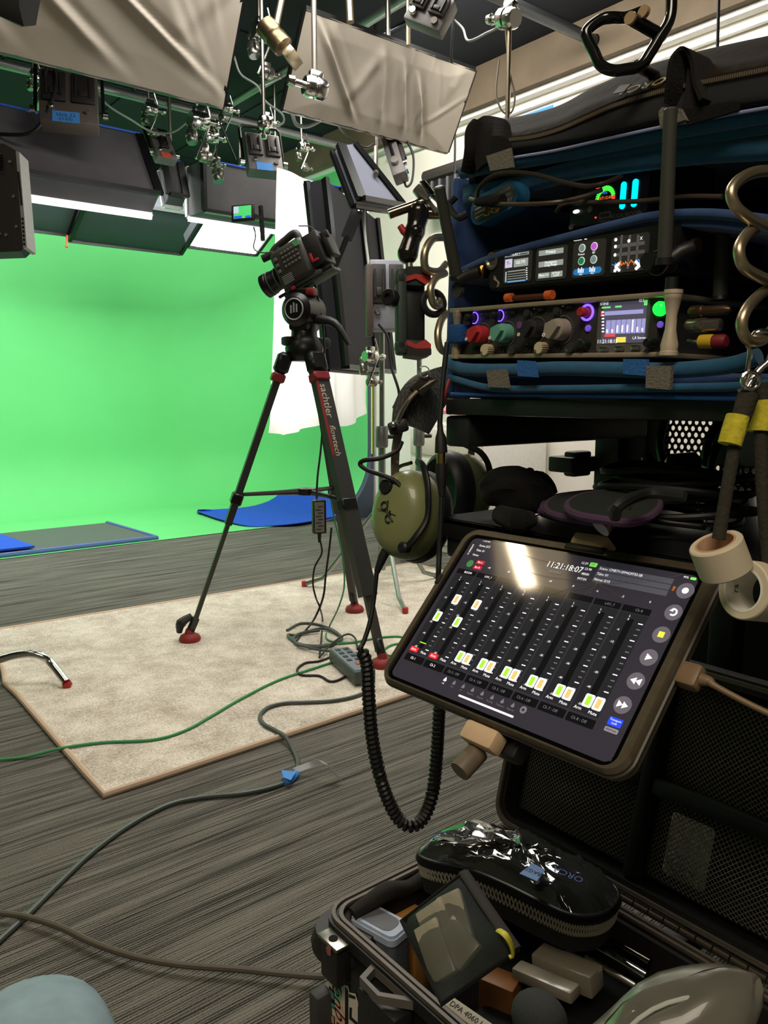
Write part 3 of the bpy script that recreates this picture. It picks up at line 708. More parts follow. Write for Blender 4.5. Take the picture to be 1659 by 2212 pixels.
for i, ft in enumerate(feet):
    d = (ft-Vector((TC.x, TC.y, 0))); d.z = 0; d.normalize()
    top = Vector((TC.x, TC.y, zb))+d*.07+Vector((0, 0, -.02))
    ax = ft-top; L = ax.length; side = Vector((-d.y, d.x, 0))
    lg = MB()
    lg.bar(top+ax*.03, top+ax*.80, .034, .062, hint=side) if i == 1 else lg.bar(top+ax*.03, top+ax*.60, .026, .046, hint=side)
    leg = lg.build('leg', CARB, tri)
    MB().bar(top-ax*.0, top+ax*.07, .055, .075, hint=side, bev=.012).build('shoulder_joint', BLKM, leg)
    MB().bar(top+ax*.07, top+ax*.10, .05, .07, hint=side, bev=.006).build('red_collar', mat('dark_red_collar', (122, 28, 32), .45), leg)
    MB().bar(top+ax*.5, top+ax*.97, .016, .032, hint=side).build('lower_tube', mat('carbon_lower', (58, 56, 50), .45), leg)
    MB().bar(top+ax*.49, top+ax*.53, .042, .068, hint=side, bev=.006).build('brace_clamp', BLKM, leg)
    MB().bar(ft-ax*.07+Vector((0, 0, .0)), ft+Vector((0, 0, .015)), .03, .03, hint=side, bev=.008).build('foot_clamp', BLK, leg)
    MB(Matrix.Translation((ft.x, ft.y, 0))).lathe([(.04, .0125), (.042, .022), (.036, .034), (.02, .042), (.014, .06)], 16).build('foot_pad', mat('red_foot', (132, 34, 30), .6), leg)
    if i == 0: MB().tube([ft-ax*.075+d*.02, ft-ax*.05+d*.05, ft-ax*.015+d*.045], [.012, .02, .01], 8, smooth=4).build('foot_lever', BLK, leg)
# spreader
mids = []
for ft in feet:
    d = (ft-Vector((TC.x, TC.y, 0))); d.z = 0; d.normalize(); top = Vector((TC.x, TC.y, zb))+d*.07; mids.append(top+(ft-top)*.505)
cen = sum(mids, Vector())/3+Vector((0, 0, .01))
for m_ in mids: MB().tube([cen, cen.lerp(m_, .45), m_], [.014, .009, .007], 8).build('spreader_arm', BLKM, tri)
MB(Matrix.Translation(cen)).lathe([(.035, -.012), (.035, .012)], 14).build('spreader_hub', BLK, tri)
# writing on the near leg
d1 = (feet[1]-Vector((TC.x, TC.y, 0))); d1.z = 0; d1.normalize(); tp = Vector((TC.x, TC.y, zb))+d1*.07+Vector((0, 0, -.02)); ax1 = (feet[1]-tp)
sd = Vector((-d1.y, d1.x, 0)); vdir = (CAM-tp).normalized()
nrm = d1.cross(Vector((0, 0, 1)))
axn = ax1.normalized(); outw = sd.cross(axn).normalized(); outw = outw if outw.dot(vdir) > 0 else -outw
wy = outw.cross(axn)
Mw = frame(tp+ax1*.17+outw*.0175, axn, wy)
MB(Mw).text('sachtler', .042, Matrix.Translation((0, -.004, 0))).text('flowtech', .034, Matrix.Translation((.155, -.004, 0)), shear=.2).build('leg_lettering', mat('pale_lettering', (190, 176, 150), .6), tri)
MB(Mw).box((.06, -.024, -.001), (.30, .012, .002)).build('red_stripe', mat('dark_red_collar'), tri)
# ================================================================== fluid head and cinema camera
hz = on_axis(672)
hd = thing('fluid_head', 'black fluid head with round badge between tripod and camera', 'tripod head', (TC.x, TC.y, zb+.142))
LD = Vector((math.cos(math.radians(118)), math.sin(math.radians(118)), 0)); SDv = Vector((-LD.y, LD.x, 0))   # lens heading, side toward viewer is +SDv? chosen below
if SDv.dot(-fw) < 0: SDv = -SDv
hc = Vector((TC.x, TC.y, hz))
MB().tube([Vector((TC.x, TC.y, zb+.143)), Vector((TC.x, TC.y, hz-.06))], .042, 20).build('pan_base', BLKM, hd)
Mh = frame(hc, LD, (0, 0, 1))
hb = MB(Mh).lathe([(.045, -.075), (.062, -.06), (.064, .06), (.045, .075)], 28).box((0, -.05, 0), (.08, .05, .11), .012)
hb.build('tilt_drum', BLKM, hd)
sgn = 1 if (Vector((Mh[0][2], Mh[1][2], Mh[2][2])).dot(-fw) > 0) else -1
Mb_ = Mh @ Matrix.Translation((0, 0, sgn*.076))
MB(Mb_).torus((0, 0, 0), .038, .003, n=28).box((0, .006, 0), (.006, .036, .003)).box((.012, .0, 0), (.006, .03, .003)).box((-.012, .004, 0), (.006, .03, .003)).build('round_badge', mat('badge_grey', (150, 155, 150), .5), hd)
MB().tube([hc-LD*.04+Vector((0, 0, -.03)), hc-LD*.13+Vector((0, 0, -.05)), hc-LD*.19+Vector((0, 0, -.13))], [.018, .016, .008], 10, smooth=4).build('pan_handle_mount', BLK, hd)
MB(Mh).box((.0, .068, 0), (.09, .03, .06), .006).build('top_plate', BLKM, hd)
MB(Mh).box((-.045, .066, sgn*.02), (.035, .03, .04), .008).build('red_lock', mat('dark_red_collar'), hd)
CP = math.radians(24); ldt = (LD*math.cos(CP)-Vector((0, 0, math.sin(CP)))).normalized(); upt = (Vector((0, 0, 1))*math.cos(CP)+LD*math.sin(CP)).normalized()
cc = at(640, 574, (hc-CAM).dot(fw))
Mc = frame(cc, ldt, upt) @ Matrix.Scale(.86, 4)          # x lens forward, y up, z side
zs = 1 if Vector((Mc[0][2], Mc[1][2], Mc[2][2])).dot(-fw) > 0 else -1
camr = thing('cinema_camera', 'black cinema camera on the tripod, lens toward the green wall', 'camera', cc+Vector((0, 0, -.1)))
DKC = mat('camera_body_black', (46, 44, 40), .5)
MB(Mc).box((-.005, .0, 0), (.18, .18, .125), .026, 3).build('body', DKC, camr)
MB(Mc).box((-.12, .005, 0), (.09, .15, .10), .012).build('battery', BLK, camr)
MB(Mc).box((-.186, .0, .0), (.03, .10, .08), .008).box((-.19, .04, zs*.03), (.04, .03, .02), .004).build('battery_back', BLK, camr)
Ml = Mc @ Matrix.Translation((.07, -.01, 0)) @ Matrix.Rotation(math.pi/2, 4, 'Y')
MB(Ml).lathe([(.042, 0), (.042, .02), (.048, .022), (.048, .055), (.05, .06), (.05, .08), (.054, .083), (.054, .108), (.046, .108), (.04, .095), (.0, .093)], 32).build('lens', BLKM, camr)
MB(Ml).torus((0, 0, .03), .049, .0022, n=32).torus((0, 0, .07), .051, .0022, n=32).build('lens_rings', GRY, camr)
kk = MB(Mc)
for i in range(5):
    for j in range(4): kk.box((-.055+i*.018, .055-j*.02, zs*.065), (.012, .012, .006), .002)
for i in range(3): kk.box((.055, .045-i*.028, zs*.065), (.018, .016, .006), .002)
kk.build('side_buttons', mat('button_grey', (86, 86, 78), .5), camr)
v_ = MB(Mc)
for i in range(5): v_.box((.03, -.04-i*.008, zs*.065), (.05, .004, .006))
v_.build('vent_slots', mat('vent_grey', (120, 124, 122), .5), camr)
MB(Mc).box((-.066, .062, zs*.0645), (.03, .026, .004)).build('small_display', mat('dim_green_lcd', (70, 130, 80), .4, em=.15), camr)
MB(Mc).box((-.108, -.03, zs*.062), (.008, .04, .01)).box((-.12, -.046, zs*.062), (.03, .008, .01)).build('red_bracket', RED, camr)
MB(Mc).tube([(-.06, .07, 0), (-.055, .125, 0), (.0, .125, 0), (.06, .115, 0), (.085, .10, 0)], [.016, .018, .016, .017, .02], 12, smooth=5).box((.05, .09, 0), (.03, .06, .03), .008).build('top_handle', DKC, camr)
MB(Mc).box((-.02, -.09, 0), (.2, .02, .09), .004).box((-.04, -.105, 0), (.27, .014, .07), .003).build('base_plate', mat('plate_olive', (66, 74, 66), .45, .3), camr)
MB(Mc).rod((-.17, -.095, zs*.03), (.12, -.095, zs*.03), .0075).rod((-.17, -.095, -zs*.03), (.12, -.095, -zs*.03), .0075).build('support_rods', BLKM, camr)
MB(Mc).box((.03, -.098, zs*.05), (.02, .018, .014), .003).build('red_knob', RED, camr)
mp = MB(Mc).tube([(.085, .10, 0), (.12, .10, zs*.01), (.135, .10, zs*.015)], .017, 10); mp.build('monitor_joint', BLK, camr)
# monitor on its post
depm = (cc-CAM).dot(fw)
mn = thing('field_monitor', 'small on-camera monitor showing a green picture', 'monitor', at(525, 475, depm))
px_t, px_b = at(563, 445, depm), at(568, 520, depm)
MB().bar(px_t, px_b, .014, .012).build('post', BLKM, mn)
Ms = frame(at(524, 459, depm), rt-fw*.25, up+rt*-.07)
MB(Ms).box((0, 0, -.008), (.094, .064, .018), .005).build('housing', BLK, mn)
scr = MB(Ms)
scr.m(mat('monitor_green', (70, 200, 110), .3, em=.55)).ab(-.036, -.022, .036, .024, .001, .002)
scr.m(mat('monitor_pale', (180, 200, 225), .3, em=.5)).ab(-.036, -.002, -.016, .024, .002, .0026)
scr.m(mat('monitor_blue', (40, 90, 210), .3, em=.5)).ab(-.034, -.022, -.002, -.012, .002, .0026).ab(.012, -.022, .034, -.014, .002, .0026)
scr.build('screen', None, mn)
MB().bar(at(548, 466, depm), at(566, 472, depm), .016, .014).build('swivel', BLK, mn)
cable('monitor_cable', pc([(548, 490, depm), (552, 510, depm), (548, 535, depm), (562, 545, depm), (590, 545, depm)]), .0025, 'thin black cable hanging from the small camera monitor')
cable('camera_cable', pc([(645, 488, depm), (670, 490, depm), (690, 510, depm), (698, 540, depm), (713, 570, depm), (700, 590, depm)]), .0025, 'thin black cable arching over the camera back')
PWC = cable('camera_power_cable', pc([(676, 600, depm), (688, 650, depm), (697, 700, depm), (701, 760, depm), (700, 860, depm), (694, 960, depm-.03), (686, 1030, depm-.05), (684, 1078, depm-.06)]), .004, 'black power cable hanging from the camera down to its adaptor')
# power adaptor
pa = thing('power_adaptor', 'black power adaptor brick hanging in the air under the tripod spreader', 'adaptor', at(690, 1150, depm-.06))
Ma = frame(at(689, 1116, depm-.06), (.93, -.35, 0), (.06, 0, 1))
MB(Ma).box((0, 0, 0), (.05, .125, .034), .005).build('brick', BLK, pa)
lb = MB(Ma); lb.m(mat('label_grey', (120, 122, 112), .6)).box((-.002, 0, .0175), (.036, .112, .001))
lb.m(BLK)
for i in range(8): lb.box((-.006+(i % 2)*.008, -.045+i*.012, .0183), (.02, .003, .0006))
lb.build('label', None, pa)
MB().tube([at(690, 1152, depm-.06), at(690, 1172, depm-.06)], [.008, .005], 8).build('strain_relief', RUB, pa)
# ================================================================== sound cart
CX0 = .585
zs_top = onX(962, 861, CX0).z; yl = onX(962, 861, CX0).y
zl_top = onX(941, 1116, .575).z; yl2 = onX(941, 1116, .575).y
STEEL = mat('cart_charcoal_steel', (44, 47, 48), .45, .4)
cart = thing('equipment_cart', 'charcoal steel two-shelf sound cart with perforated back, carrying the blue bag', 'cart', (.85, .25, 0))
MB().ab(CX0, -.25, 1.20, yl, zs_top-.017, zs_top, .002).build('upper_shelf', STEEL, cart)
sl = MB().ab(.575, -.25, 1.20, yl2, zl_top-.006, zl_top, .001).ab(.575, -.25, .581, yl2, zl_top-.02, zl_top, .001)
sl.build('lower_shelf', mat('cart_black_shelf', (32, 34, 36), .3, .3), cart)
hol = MB()
for i in range(5):
    for j in range(3): hol.lathe([(.009, 0), (.009, .0012)], 12, Matrix.Translation((.63+j*.14, yl2-.08-i*.11, zl_top-.0002)))
hol.build('shelf_slots', mat('slot_black', (5, 5, 5), .9), cart)
p0, p1 = onX(961, 930, CX0+.004), onX(1012, 930, CX0+.004)
zb0, zb1 = onX(985, 966, CX0).z, zs_top-.018
MB().ab(CX0+.004, p1.y, .92, p0.y, zb0, zb1, .004).build('upper_side_rail', STEEL, cart)
MB().ab(CX0+.004, .255, 1.18, .30, zb0, zb1, .004).build('upper_side_rail', STEEL, cart)
q0, q1 = onX(957, 1160, .58), onX(1012, 1160, .58)
zq1 = zl_top-.007; zq0 = onX(985, 1208, .58).z
MB().ab(.58, q1.y, 1.18, q0.y-.004, zq0, zq1, .005).build('lower_side_rail', STEEL, cart)
MB().ab(.58, -.02, 1.18, .03, zq0, zq1, .005).build('lower_side_rail', STEEL, cart)
for y_, nm in ((.60, 'a'), (-.22, 'b')):
    MB().ab(1.16, y_-.02, 1.20, y_+.02, .09, zs_top-.02, .003).build('rear_post', STEEL, cart)
    MB().ab(1.02, y_-.02, 1.44, y_+.02, .06, .10, .004).build('foot_bar', STEEL, cart)
    for x_ in (1.06, 1.40):
        MB(Matrix.Translation((x_, y_, .032)) @ Matrix.Rotation(math.pi/2, 4, 'X')).lathe([(.0, -.014), (.028, -.014), (.032, -.008), (.032, .008), (.028, .014), (0, .014)], 18).build('caster', RUB, cart)
MB().ab(1.165, -.22, 1.195, .60, zq0-.05, zq0-.01, .003).build('cross_bar', STEEL, cart)
# centre post with its adjustable block between the shelves
u0, u1 = onX(1292, 1000, .98), onX(1343, 1000, .98)
MB().ab(.97, u1.y, 1.0, u0.y, zl_top, zs_top-.017, .002).build('inner_post', STEEL, cart)
MB().ab(.985, u1.y-.035, 1.01, u1.y+.002, zl_top, zs_top-.017, .002).build('inner_post', STEEL, cart)
g0, g1 = onX(1198, 984, .93), onX(1292, 1026, .93)
MB().ab(.915, u0.y-.002, .975, g0.y, g1.z, g0.z, .003).ab(.925, u0.y, .965, g0.y-.02, g1.z-.006, g0.z+.008, .004).build('clamp_block', mat('black_block', (40, 42, 42), .5), cart)
# perforated back: a plate with real holes
def perforated():
    X = 1.035; pL = onX(1420, 900, X); pR = onX(1640, 900, X); z0_, z1_ = zl_top, zs_top-.017
    m = MB(); pit = onX(1430, 905, X).y-onX(1444, 905, X).y; pit = abs(pit)*.98; rr = pit*.36; R = pit/math.sqrt(3)
    ny = int((pL.y-pR.y)/pit)+1; nz = int((z1_-z0_)/(pit*.866))+1; vs = []; fs = []
    for i in range(nz):
        for j in range(ny):
            cy_ = pL.y-j*pit-(pit/2 if i % 2 else 0); cz = z0_+R*.9+i*pit*.866
            if cz > z1_: continue
            o = len(vs)
            for k in range(12):
                a = math.radians(30*k+30); h = R if k % 2 == 0 else R*.866
                vs.append((X, cy_+h*math.cos(a), cz+h*math.sin(a)))
            for k in range(12):
                a = math.radians(30*k+30); vs.append((X, cy_+rr*math.cos(a), cz+rr*math.sin(a)))
            for k in range(12): vs.append((X+.003, cy_+rr*math.cos(math.radians(30*k+30)), cz+rr*math.sin(math.radians(30*k+30))))
            for k in range(12):
                k2 = (k+1) % 12
                fs.append([o+k, o+k2, o+12+k2, o+12+k]); fs.append([o+12+k, o+12+k2, o+24+k2, o+24+k])
    m.add(vs, fs); m.build('perforated_back', BLKM, cart, smooth=False)
    MB().ab(X-.004, pL.y, X+.006, u1.y-.036, z0_, z1_).build('back_plate', STEEL, cart)
perforated()
gb0, gb1 = onX(1548, 900, .93), onX(1700, 1012, .93)
MB().ab(.92, gb1.y, .95, gb0.y, gb1.z, gb0.z, .004).build('grey_bracket_plate', mat('grey_bracket', (62, 66, 62), .6), cart)
# bent tube handle loop above the bag
HM = mat('gloss_black_tube', (20, 22, 20), .18, .2, coat=.5)
dh = .60
hp = [(1422, -60), (1448, 10), (1452, 42), (1434, 66), (1408, 112), (1382, 143), (1330, 152), (1298, 140), (1276, 105), (1263, 72), (1280, 48), (1308, 40), (1350, 40), (1366, 30)]
hL = thing('cart_handle', 'glossy black bent tube handle loop above the bag', 'handle', at(1390, 160, dh))
hpts = [at(1432, 10, dh), at(1452, -30, dh)]
MB().tube([at(1450, -40, dh), at(1450, 20, dh), at(1444, 50, dh), at(1424, 82, dh), at(1404, 115, dh), at(1384, 142, dh), at(1350, 150, dh), at(1322, 152, dh), at(1297, 140, dh), at(1283, 112, dh), at(1267, 80, dh), at(1272, 62, dh), at(1300, 42, dh), at(1322, 38, dh), at(1352, 38, dh+.01), at(1386, 26, dh+.02)], .0043, 16, smooth=5).build('loop_tube', HM, hL)
MB().tube([at(1363, 40, dh-.012), at(1432, 80, dh+.004)], .0048, 16).build('cross_grip', HM, hL)
for (a, b) in (((1360, 38), (1364, 41)), ((1388, 24), (1394, 28))): MB().tube([at(*a, dh-.014), at(*b, dh-.012)], .0046, 16).build('end_cap', mat('tan_cap', (165, 140, 105), .5), hL)
MB().tube([at(1376, 142, dh+.003), at(1430, 172, dh+.06)], .0042, 12).build('foot', HM, hL)
# ================================================================== equipment bag (blue padding, black cloth)
B0 = at(975, 775, .838); B1 = at(1425, 772, .640)
BG = Fr(frame(B0, B1-B0, (0, 0, 1)))
NAVY = mat('navy_padding', (28, 62, 112), .85, scale=120, var=.12, bump=.3, sheen=.3)
TEAL = mat('teal_padding', (14, 82, 118), .8, scale=120, var=.12, bump=.3, sheen=.3)
BAGK = mat('bag_brown_black', (31, 26, 19), .85, scale=90, var=.12, bump=.3, spec=.15)
BAGD = mat('bag_lining_black', (20, 22, 26), .9, scale=90, var=.1, bump=.2)
VEL = mat('grey_velcro', (108, 104, 94), .95, scale=500, var=.2, bump=.6)
bag = thing('equipment_bag', 'open blue padded equipment bag with black top flap on the upper cart shelf', 'bag', BG.w(.18, -.03, -.13))
bL = BG.loc(968, 700).x; bR = bL+.42; bot_b = BG.M.inverted() @ Vector((0, 0, 0)); zb_ = (zs_top-B0.z)
topb = BG.loc(1010, 300).y
def bgw(P, c=0.0): return [BG.hit(*p, c if len(p) < 3 else c) for p in P]
MB(BG.M).ab(bL-.006, zb_+.001, bR, zb_+.03, -.27, -.01, .01).build('floor_pad', NAVY, bag)
MB(BG.M).ab(bL-.012, zb_+.004, bL+.002, topb-.03, -.27, -.006, .006).build('left_wall', NAVY, bag)
MB(BG.M).ab(bR, zb_+.004, bR+.014, topb, -.27, -.006, .006).build('right_wall', NAVY, bag)
MB(BG.M).ab(bL-.006, zb_+.004, bR+.01, topb-.02, -.285, -.27, .006).build('back_wall', BAGD, bag)
k0 = BG.k(1200, 800, 1)
for nm, P, rp, mt, c in (('front_lower_pad', [(972, 782), (1000, 797), (1100, 800), (1200, 796), (1330, 798), (1450, 800), (1570, 790), (1640, 770)], 15, TEAL, .004),
        ('front_lower_pad', [(970, 815), (1060, 838), (1200, 840), (1400, 838), (1560, 836), (1660, 830)], 8, TEAL, .008),
        ('front_upper_band', [(1000, 372), (1060, 358), (1110, 350), (1200, 335), (1310, 312), (1440, 285), (1560, 263), (1700, 238)], 16, TEAL, .0),
        ('front_upper_roll', [(1012, 430), (1080, 415), (1170, 388), (1260, 366), (1400, 345), (1540, 328), (1700, 318)], 20, TEAL, -.012),
        ('middle_shelf', [(985, 592), (1060, 558), (1140, 534), (1240, 508), (1330, 485), (1420, 466), (1540, 462), (1680, 478)], 9, NAVY, -.004)):
    MB().tube(bgw(P, c), rp*k0, 12, smooth=6, flat=1.0).build(nm, mt, bag)
MB().tube(bgw([(975, 852), (1100, 853), (1300, 855), (1560, 860), (1660, 862)], .004), 5*k0, 8, smooth=4).build('shiny_hem', mat('blue_shiny_hem', (40, 92, 160), .35), bag)
MB().tube(bgw([(1112, 340), (1200, 325), (1310, 300), (1440, 272), (1560, 250), (1700, 225)], .012), 3.2*k0, 8, smooth=4).build('pale_hem', mat('pale_blue_hem', (150, 160, 200), .4), bag)
gx = BG.loc(1014, 340).x; gt = BG.loc(1040, 292).y
MB(BG.M).ab(gx-.004, topb-.05, gx, gt, -.26, -.01, .002).build('left_gusset', BAGD, bag)
MB(BG.M).ab(gx-.004, topb-.04, bR+.01, gt+.05, -.275, -.265, .002).build('back_gusset', BAGD, bag)
# slabs behind the rolls so the shelf and the roof have depth
def slab_back(P, c0, c1, t, nm, mt, db=0):
    a = [BG.loc(*p, c0) for p in P]; a = catmull(a, 6)
    rows = [[BG.w(v.x, v.y, c0) for v in a], [BG.w(v.x, v.y+db, c1) for v in a]]
    MB().sheet(rows, t).build(nm, mt, bag)
slab_back([(985, 590), (1060, 556), (1140, 532), (1240, 506), (1330, 483), (1420, 464), (1540, 460), (1680, 476)], -.006, -.268, .01, 'middle_shelf_pad', NAVY)
slab_back([(1000, 400), (1080, 390), (1170, 366), (1310, 325), (1440, 300), (1700, 255)], -.004, -.268, .008, 'roof_lining', TEAL, .02)
# top flap: lofted cloth from the hem over the zipper to the back
def loft(rows, n, t, nm, mt, par):
    R = [resample(catmull(r, 6), n) for r in rows]
    cols = [catmull([r[j] for r in R], 4) for j in range(n)]
    MB().sheet([[cols[j][i] for j in range(n)] for i in range(len(cols[0]))], t).build(nm, mt, par, ang=180)
r0 = bgw([(1105, 345), (1200, 325), (1310, 300), (1440, 272), (1560, 250), (1720, 222)], .006)
r1 = bgw([(1105, 318), (1200, 306), (1310, 284), (1440, 250), (1560, 226), (1720, 205)], .016)
r2 = bgw([(1105, 303), (1160, 296), (1215, 280), (1270, 256), (1330, 230), (1400, 208), (1460, 192), (1560, 172), (1720, 140)], .010)
r2b = bgw([(1104, 298), (1160, 290), (1215, 273), (1270, 249), (1330, 222), (1400, 200), (1460, 184), (1560, 164), (1720, 132)], .010)
r3 = bgw([(1100, 282), (1160, 268), (1215, 250), (1270, 222), (1330, 200), (1400, 170), (1460, 152), (1560, 134), (1720, 105)], -.01)
r4 = [BG.w(v.x, v.y, -.085) for v in [BG.loc(*p, -.085) for p in [(1098, 264), (1170, 252), (1235, 232), (1300, 196), (1380, 162), (1460, 138), (1560, 112), (1720, 78)]]]
r5 = [p+BG.n*-.17+Vector((0, 0, -.025)) for p in r4]
loft([r0, r1, r2], 60, .003, 'flap_lower_face', BAGD, bag)
loft([r2b, r3, r4, r5], 60, .003, 'flap_top', BAGK, bag)
zt = catmull(r2, 8); zm = MB().tube(zt, 2.4*k0, 8)
Z = resample(zt, 150)
for i in range(0, 149): zm.bar(Z[i]+(Z[i+1]-Z[i])*.2+BG.n*.002, Z[i]+(Z[i+1]-Z[i])*.6+BG.n*.002, .0035, .003)
zm.build('zipper', mat('zipper_tooth', (120, 108, 92), .5, .4), bag)
# maker's tag and letters on the flap, upside down as seen
ta_, tb_, tc_ = BG.hit(1432, 180, .0), BG.hit(1362, 200, .0), BG.hit(1405, 202, .012)
Mt = frame((ta_+tb_)/2+BG.n*.006, tb_-ta_, tc_-BG.hit(1405, 170, -.012))
MB(Mt).text('ORCA', .016, ID4, t=.0004).build('flap_lettering', mat('tan_lettering', (168, 150, 110), .6), bag)
MB().slab([BG.hit(1326, 204, .014), BG.hit(1350, 199, .014), BG.hit(1366, 182, .008), BG.hit(1342, 186, .008)], BG.n*.002).build('flap_tag', mat('grey_tag', (130, 130, 140), .6), bag)
hm = [bgw([(1016, 350), (1105, 335), (1200, 316), (1310, 292), (1440, 264), (1720, 214)], -.012), bgw([(1016, 432), (1080, 418), (1170, 392), (1260, 370), (1400, 348), (1720, 320)], -.02)]
MB().sheet([resample(catmull(r, 4), 30) for r in hm], .002).build('inner_hem', BAGD, bag)
# webbing handles
def strap(P, w, wd_dir, nm, par, mt=BLKF, t=.003):
    C = catmull(P, 7); wv = Vector(wd_dir).normalized()*w/2
    MB().sheet([[p-wv for p in C], [p for p in C], [p+wv for p in C]], t).build(nm, mt, par, ang=70)
ca = BG.n*1
sp = [BG.hit(1000, 372, .012), BG.hit(1012, 330, .014), BG.hit(1015, 290, .012), BG.hit(1022, 264, .0), BG.hit(1045, 258, -.02), BG.hit(1075, 268, -.02), BG.hit(1092, 300, .006), BG.hit(1096, 345, .014)]
MB().tube([BG.hit(1010, 372, .012), BG.hit(1022, 330, .014), BG.hit(1022, 290, .012), BG.hit(1032, 268, .004)], [.008, .010, .009, .007], 12, smooth=5, flat=.6).build('handle_web', BLKF, bag)
W2 = MB().sheet([catmull([BG.hit(1016, 272, .01), BG.hit(1048, 258, -.006), BG.hit(1085, 264, -.006), BG.hit(1098, 280, -.004)], 5), catmull([BG.hit(1024, 325, .012), BG.hit(1050, 305, .012), BG.hit(1085, 300, .012), BG.hit(1110, 318, .01)], 5), catmull([BG.hit(1035, 372, .012), BG.hit(1055, 355, .013), BG.hit(1085, 350, .013), BG.hit(1112, 352, .012)], 5)], .004)
W2.build('handle_web', BLKF, bag)
MB().slab([BG.hit(1053, 338, .017), BG.hit(1106, 320, .017), BG.hit(1112, 362, .017), BG.hit(1062, 370, .017)], BG.n*.002).build('velcro_patch', VEL, bag)
strap([BG.hit(1466, 232, .012), BG.hit(1470, 190, .016), BG.hit(1478, 140, .016), BG.hit(1495, 120, .01), BG.hit(1512, 140, .004), BG.hit(1520, 190, .006), BG.hit(1535, 228, .012)], .03, BG.n, 'handle_web', bag)
MB().slab([BG.hit(1512, 135, -.006), BG.hit(1572, 225, .006), BG.hit(1480, 245, .02), BG.hit(1490, 150, .012)], BG.n*.003).build('handle_base', BLKF, bag)
MB().slab([BG.hit(1480, 238, .022), BG.hit(1610, 218, .012), BG.hit(1600, 240, .012), BG.hit(1490, 272, .02)], BG.n*.003).build('handle_base', BLKF, bag)
MB().slab([BG.hit(1432, 245, .02), BG.hit(1440, 235, .02), BG.hit(1480, 238, .022), BG.hit(1490, 262, .022), BG.hit(1436, 282, .02)], BG.n*.006).build('velcro_patch', VEL, bag)
for P in ([(1050, 800), (1090, 797), (1097, 838), (1055, 836)], [(1396, 790), (1450, 790), (1446, 842), (1394, 838)]):
    MB().slab(bgw(P, .022), BG.n*-.004).build('velcro_patch', VEL, bag)
for P in ([(1117, 778), (1152, 780), (1158, 815), (1118, 812)], [(1346, 775), (1396, 776), (1398, 812), (1346, 808)]):
    MB().slab(bgw(P, .02), BG.n*-.004).build('velcro_patch', mat('blue_velcro', (40, 96, 160), .95, bump=.5, scale=400), bag)
# ------------------------------------------------------------------ mixer / recorder
CHAR = mat('charcoal_face', (50, 48, 46), .45)
CHAMP = mat('champagne_metal', (182, 166, 142), .4, .6)
mxw = BG.loc(1425, 772).x; mxh = .0515
rec = thing('audio_mixer', 'champagne framed field mixer recorder with red, teal, black and grey knobs', 'mixer', BG.w(mxw/2, 0, -.08))
MB(BG.M).ab(.014, .003, mxw-.004, mxh-.003, -.165, 0, .002).build('housing', CHAR, rec)
MB(BG.M).ab(0, 0, mxw, .0042, -.16, .006, .0012).build('frame_rail', CHAMP, rec)
MB(BG.M).ab(0, mxh-.0042, mxw+.004, mxh, -.16, .006, .0012).build('frame_rail', CHAMP, rec)
BGI = BG.I
def face(px, py): v = BG.loc(px, py, .001); return v.x, v.y
def kn(px, py, rp, h, mt, name='knob', nub=None, par=rec, prof=None, M=None, n=28):
    a, b = face(px, py); k_ = BG.k(px, py, rp)
    T = BG.M @ Matrix.Translation((a, b, .0))
    m = MB(T).lathe(prof(k_, h) if prof else [(k_, 0), (k_, h*.75), (k_*.92, h*.95), (k_*.8, h)], n)
    o = m.build(name, mt, par)
    return o, T, k_
def big(px, py, rp, mt, wedge):
    o, T, k_ = kn(px+9, py, rp, .012, mt, 'gain_knob')
    MB(T).prism([(-k_*.98, -k_*.62), (-k_*.2, -k_*.9), (k_*.75, k_*.2), (k_*.1, k_*.85), (-k_*.8, k_*.5)], .012, .0165).build('pointer_ridge', mt, o)
    MB(T).torus((-k_*.84, -k_*.55, .0168), k_*.13, k_*.07, n=12, k=6).build('pointer_dot', WHT, o)
    tk = MB(BG.M); a, b = face(px+9, py)
    for i in range(22):
        t = math.radians(100-i*8.5); tk.box((a+1.28*k_*math.cos(t), b+1.28*k_*math.sin(t), .0012), (.0016, .0004, .0004), M=Matrix.Translation((a, b, 0)) @ Matrix.Rotation(t, 4, 'Z') @ Matrix.Translation((-a, -b, 0)) if False else None)
    tk.build('scale_ticks', mat('tick_grey', (125, 120, 112), .6), rec)
    return o
big(1034, 723, 19, mat('red_knob', (172, 42, 48), .5), 0)
big(1086, 720, 20, mat('teal_knob', (98, 160, 140), .5), 0)
ob = big(1150, 712, 21, mat('black_knob', (38, 38, 42), .45), 0)
big(1206, 712, 23, mat('grey_knob', (150, 140, 126), .5), 0)
a, b = face(1147, 704); MB(BG.M @ Matrix.Translation((a, b, .0166))).lathe([(.0034, 0), (.0034, .0006)], 16).build('purple_dot', mat('purple_dot', (110, 66, 130), .5), rec)
CREAM = mat('cream_knob', (205, 190, 158), .5)
def ridged(px, py, rp, mt):
    a, b = face(px+3, py); k_ = BG.k(px, py, rp); T = BG.M @ Matrix.Translation((a, b, 0))
    m = MB(T); P = [(k_*(1 if i % 2 else .9)*math.cos(i*math.pi/18), k_*(1 if i % 2 else .9)*math.sin(i*math.pi/18)) for i in range(36)]
    m.prism(P, 0, .009); o = m.build('small_knob', mt, rec)
    MB(T).torus((-k_*.6, -k_*.6, .0092), k_*.2, k_*.09, n=10, k=5).build('pointer_dot', GRY, o)
ridged(1055, 756, 12, CREAM); ridged(1172, 752, 12.5, CREAM)
for q in ((1113, 756), (1239, 752)): ridged(*q, 10, mat('dark_small_knob', (52, 52, 50), .5))
DKB = mat('dark_button', (42, 46, 44), .4)
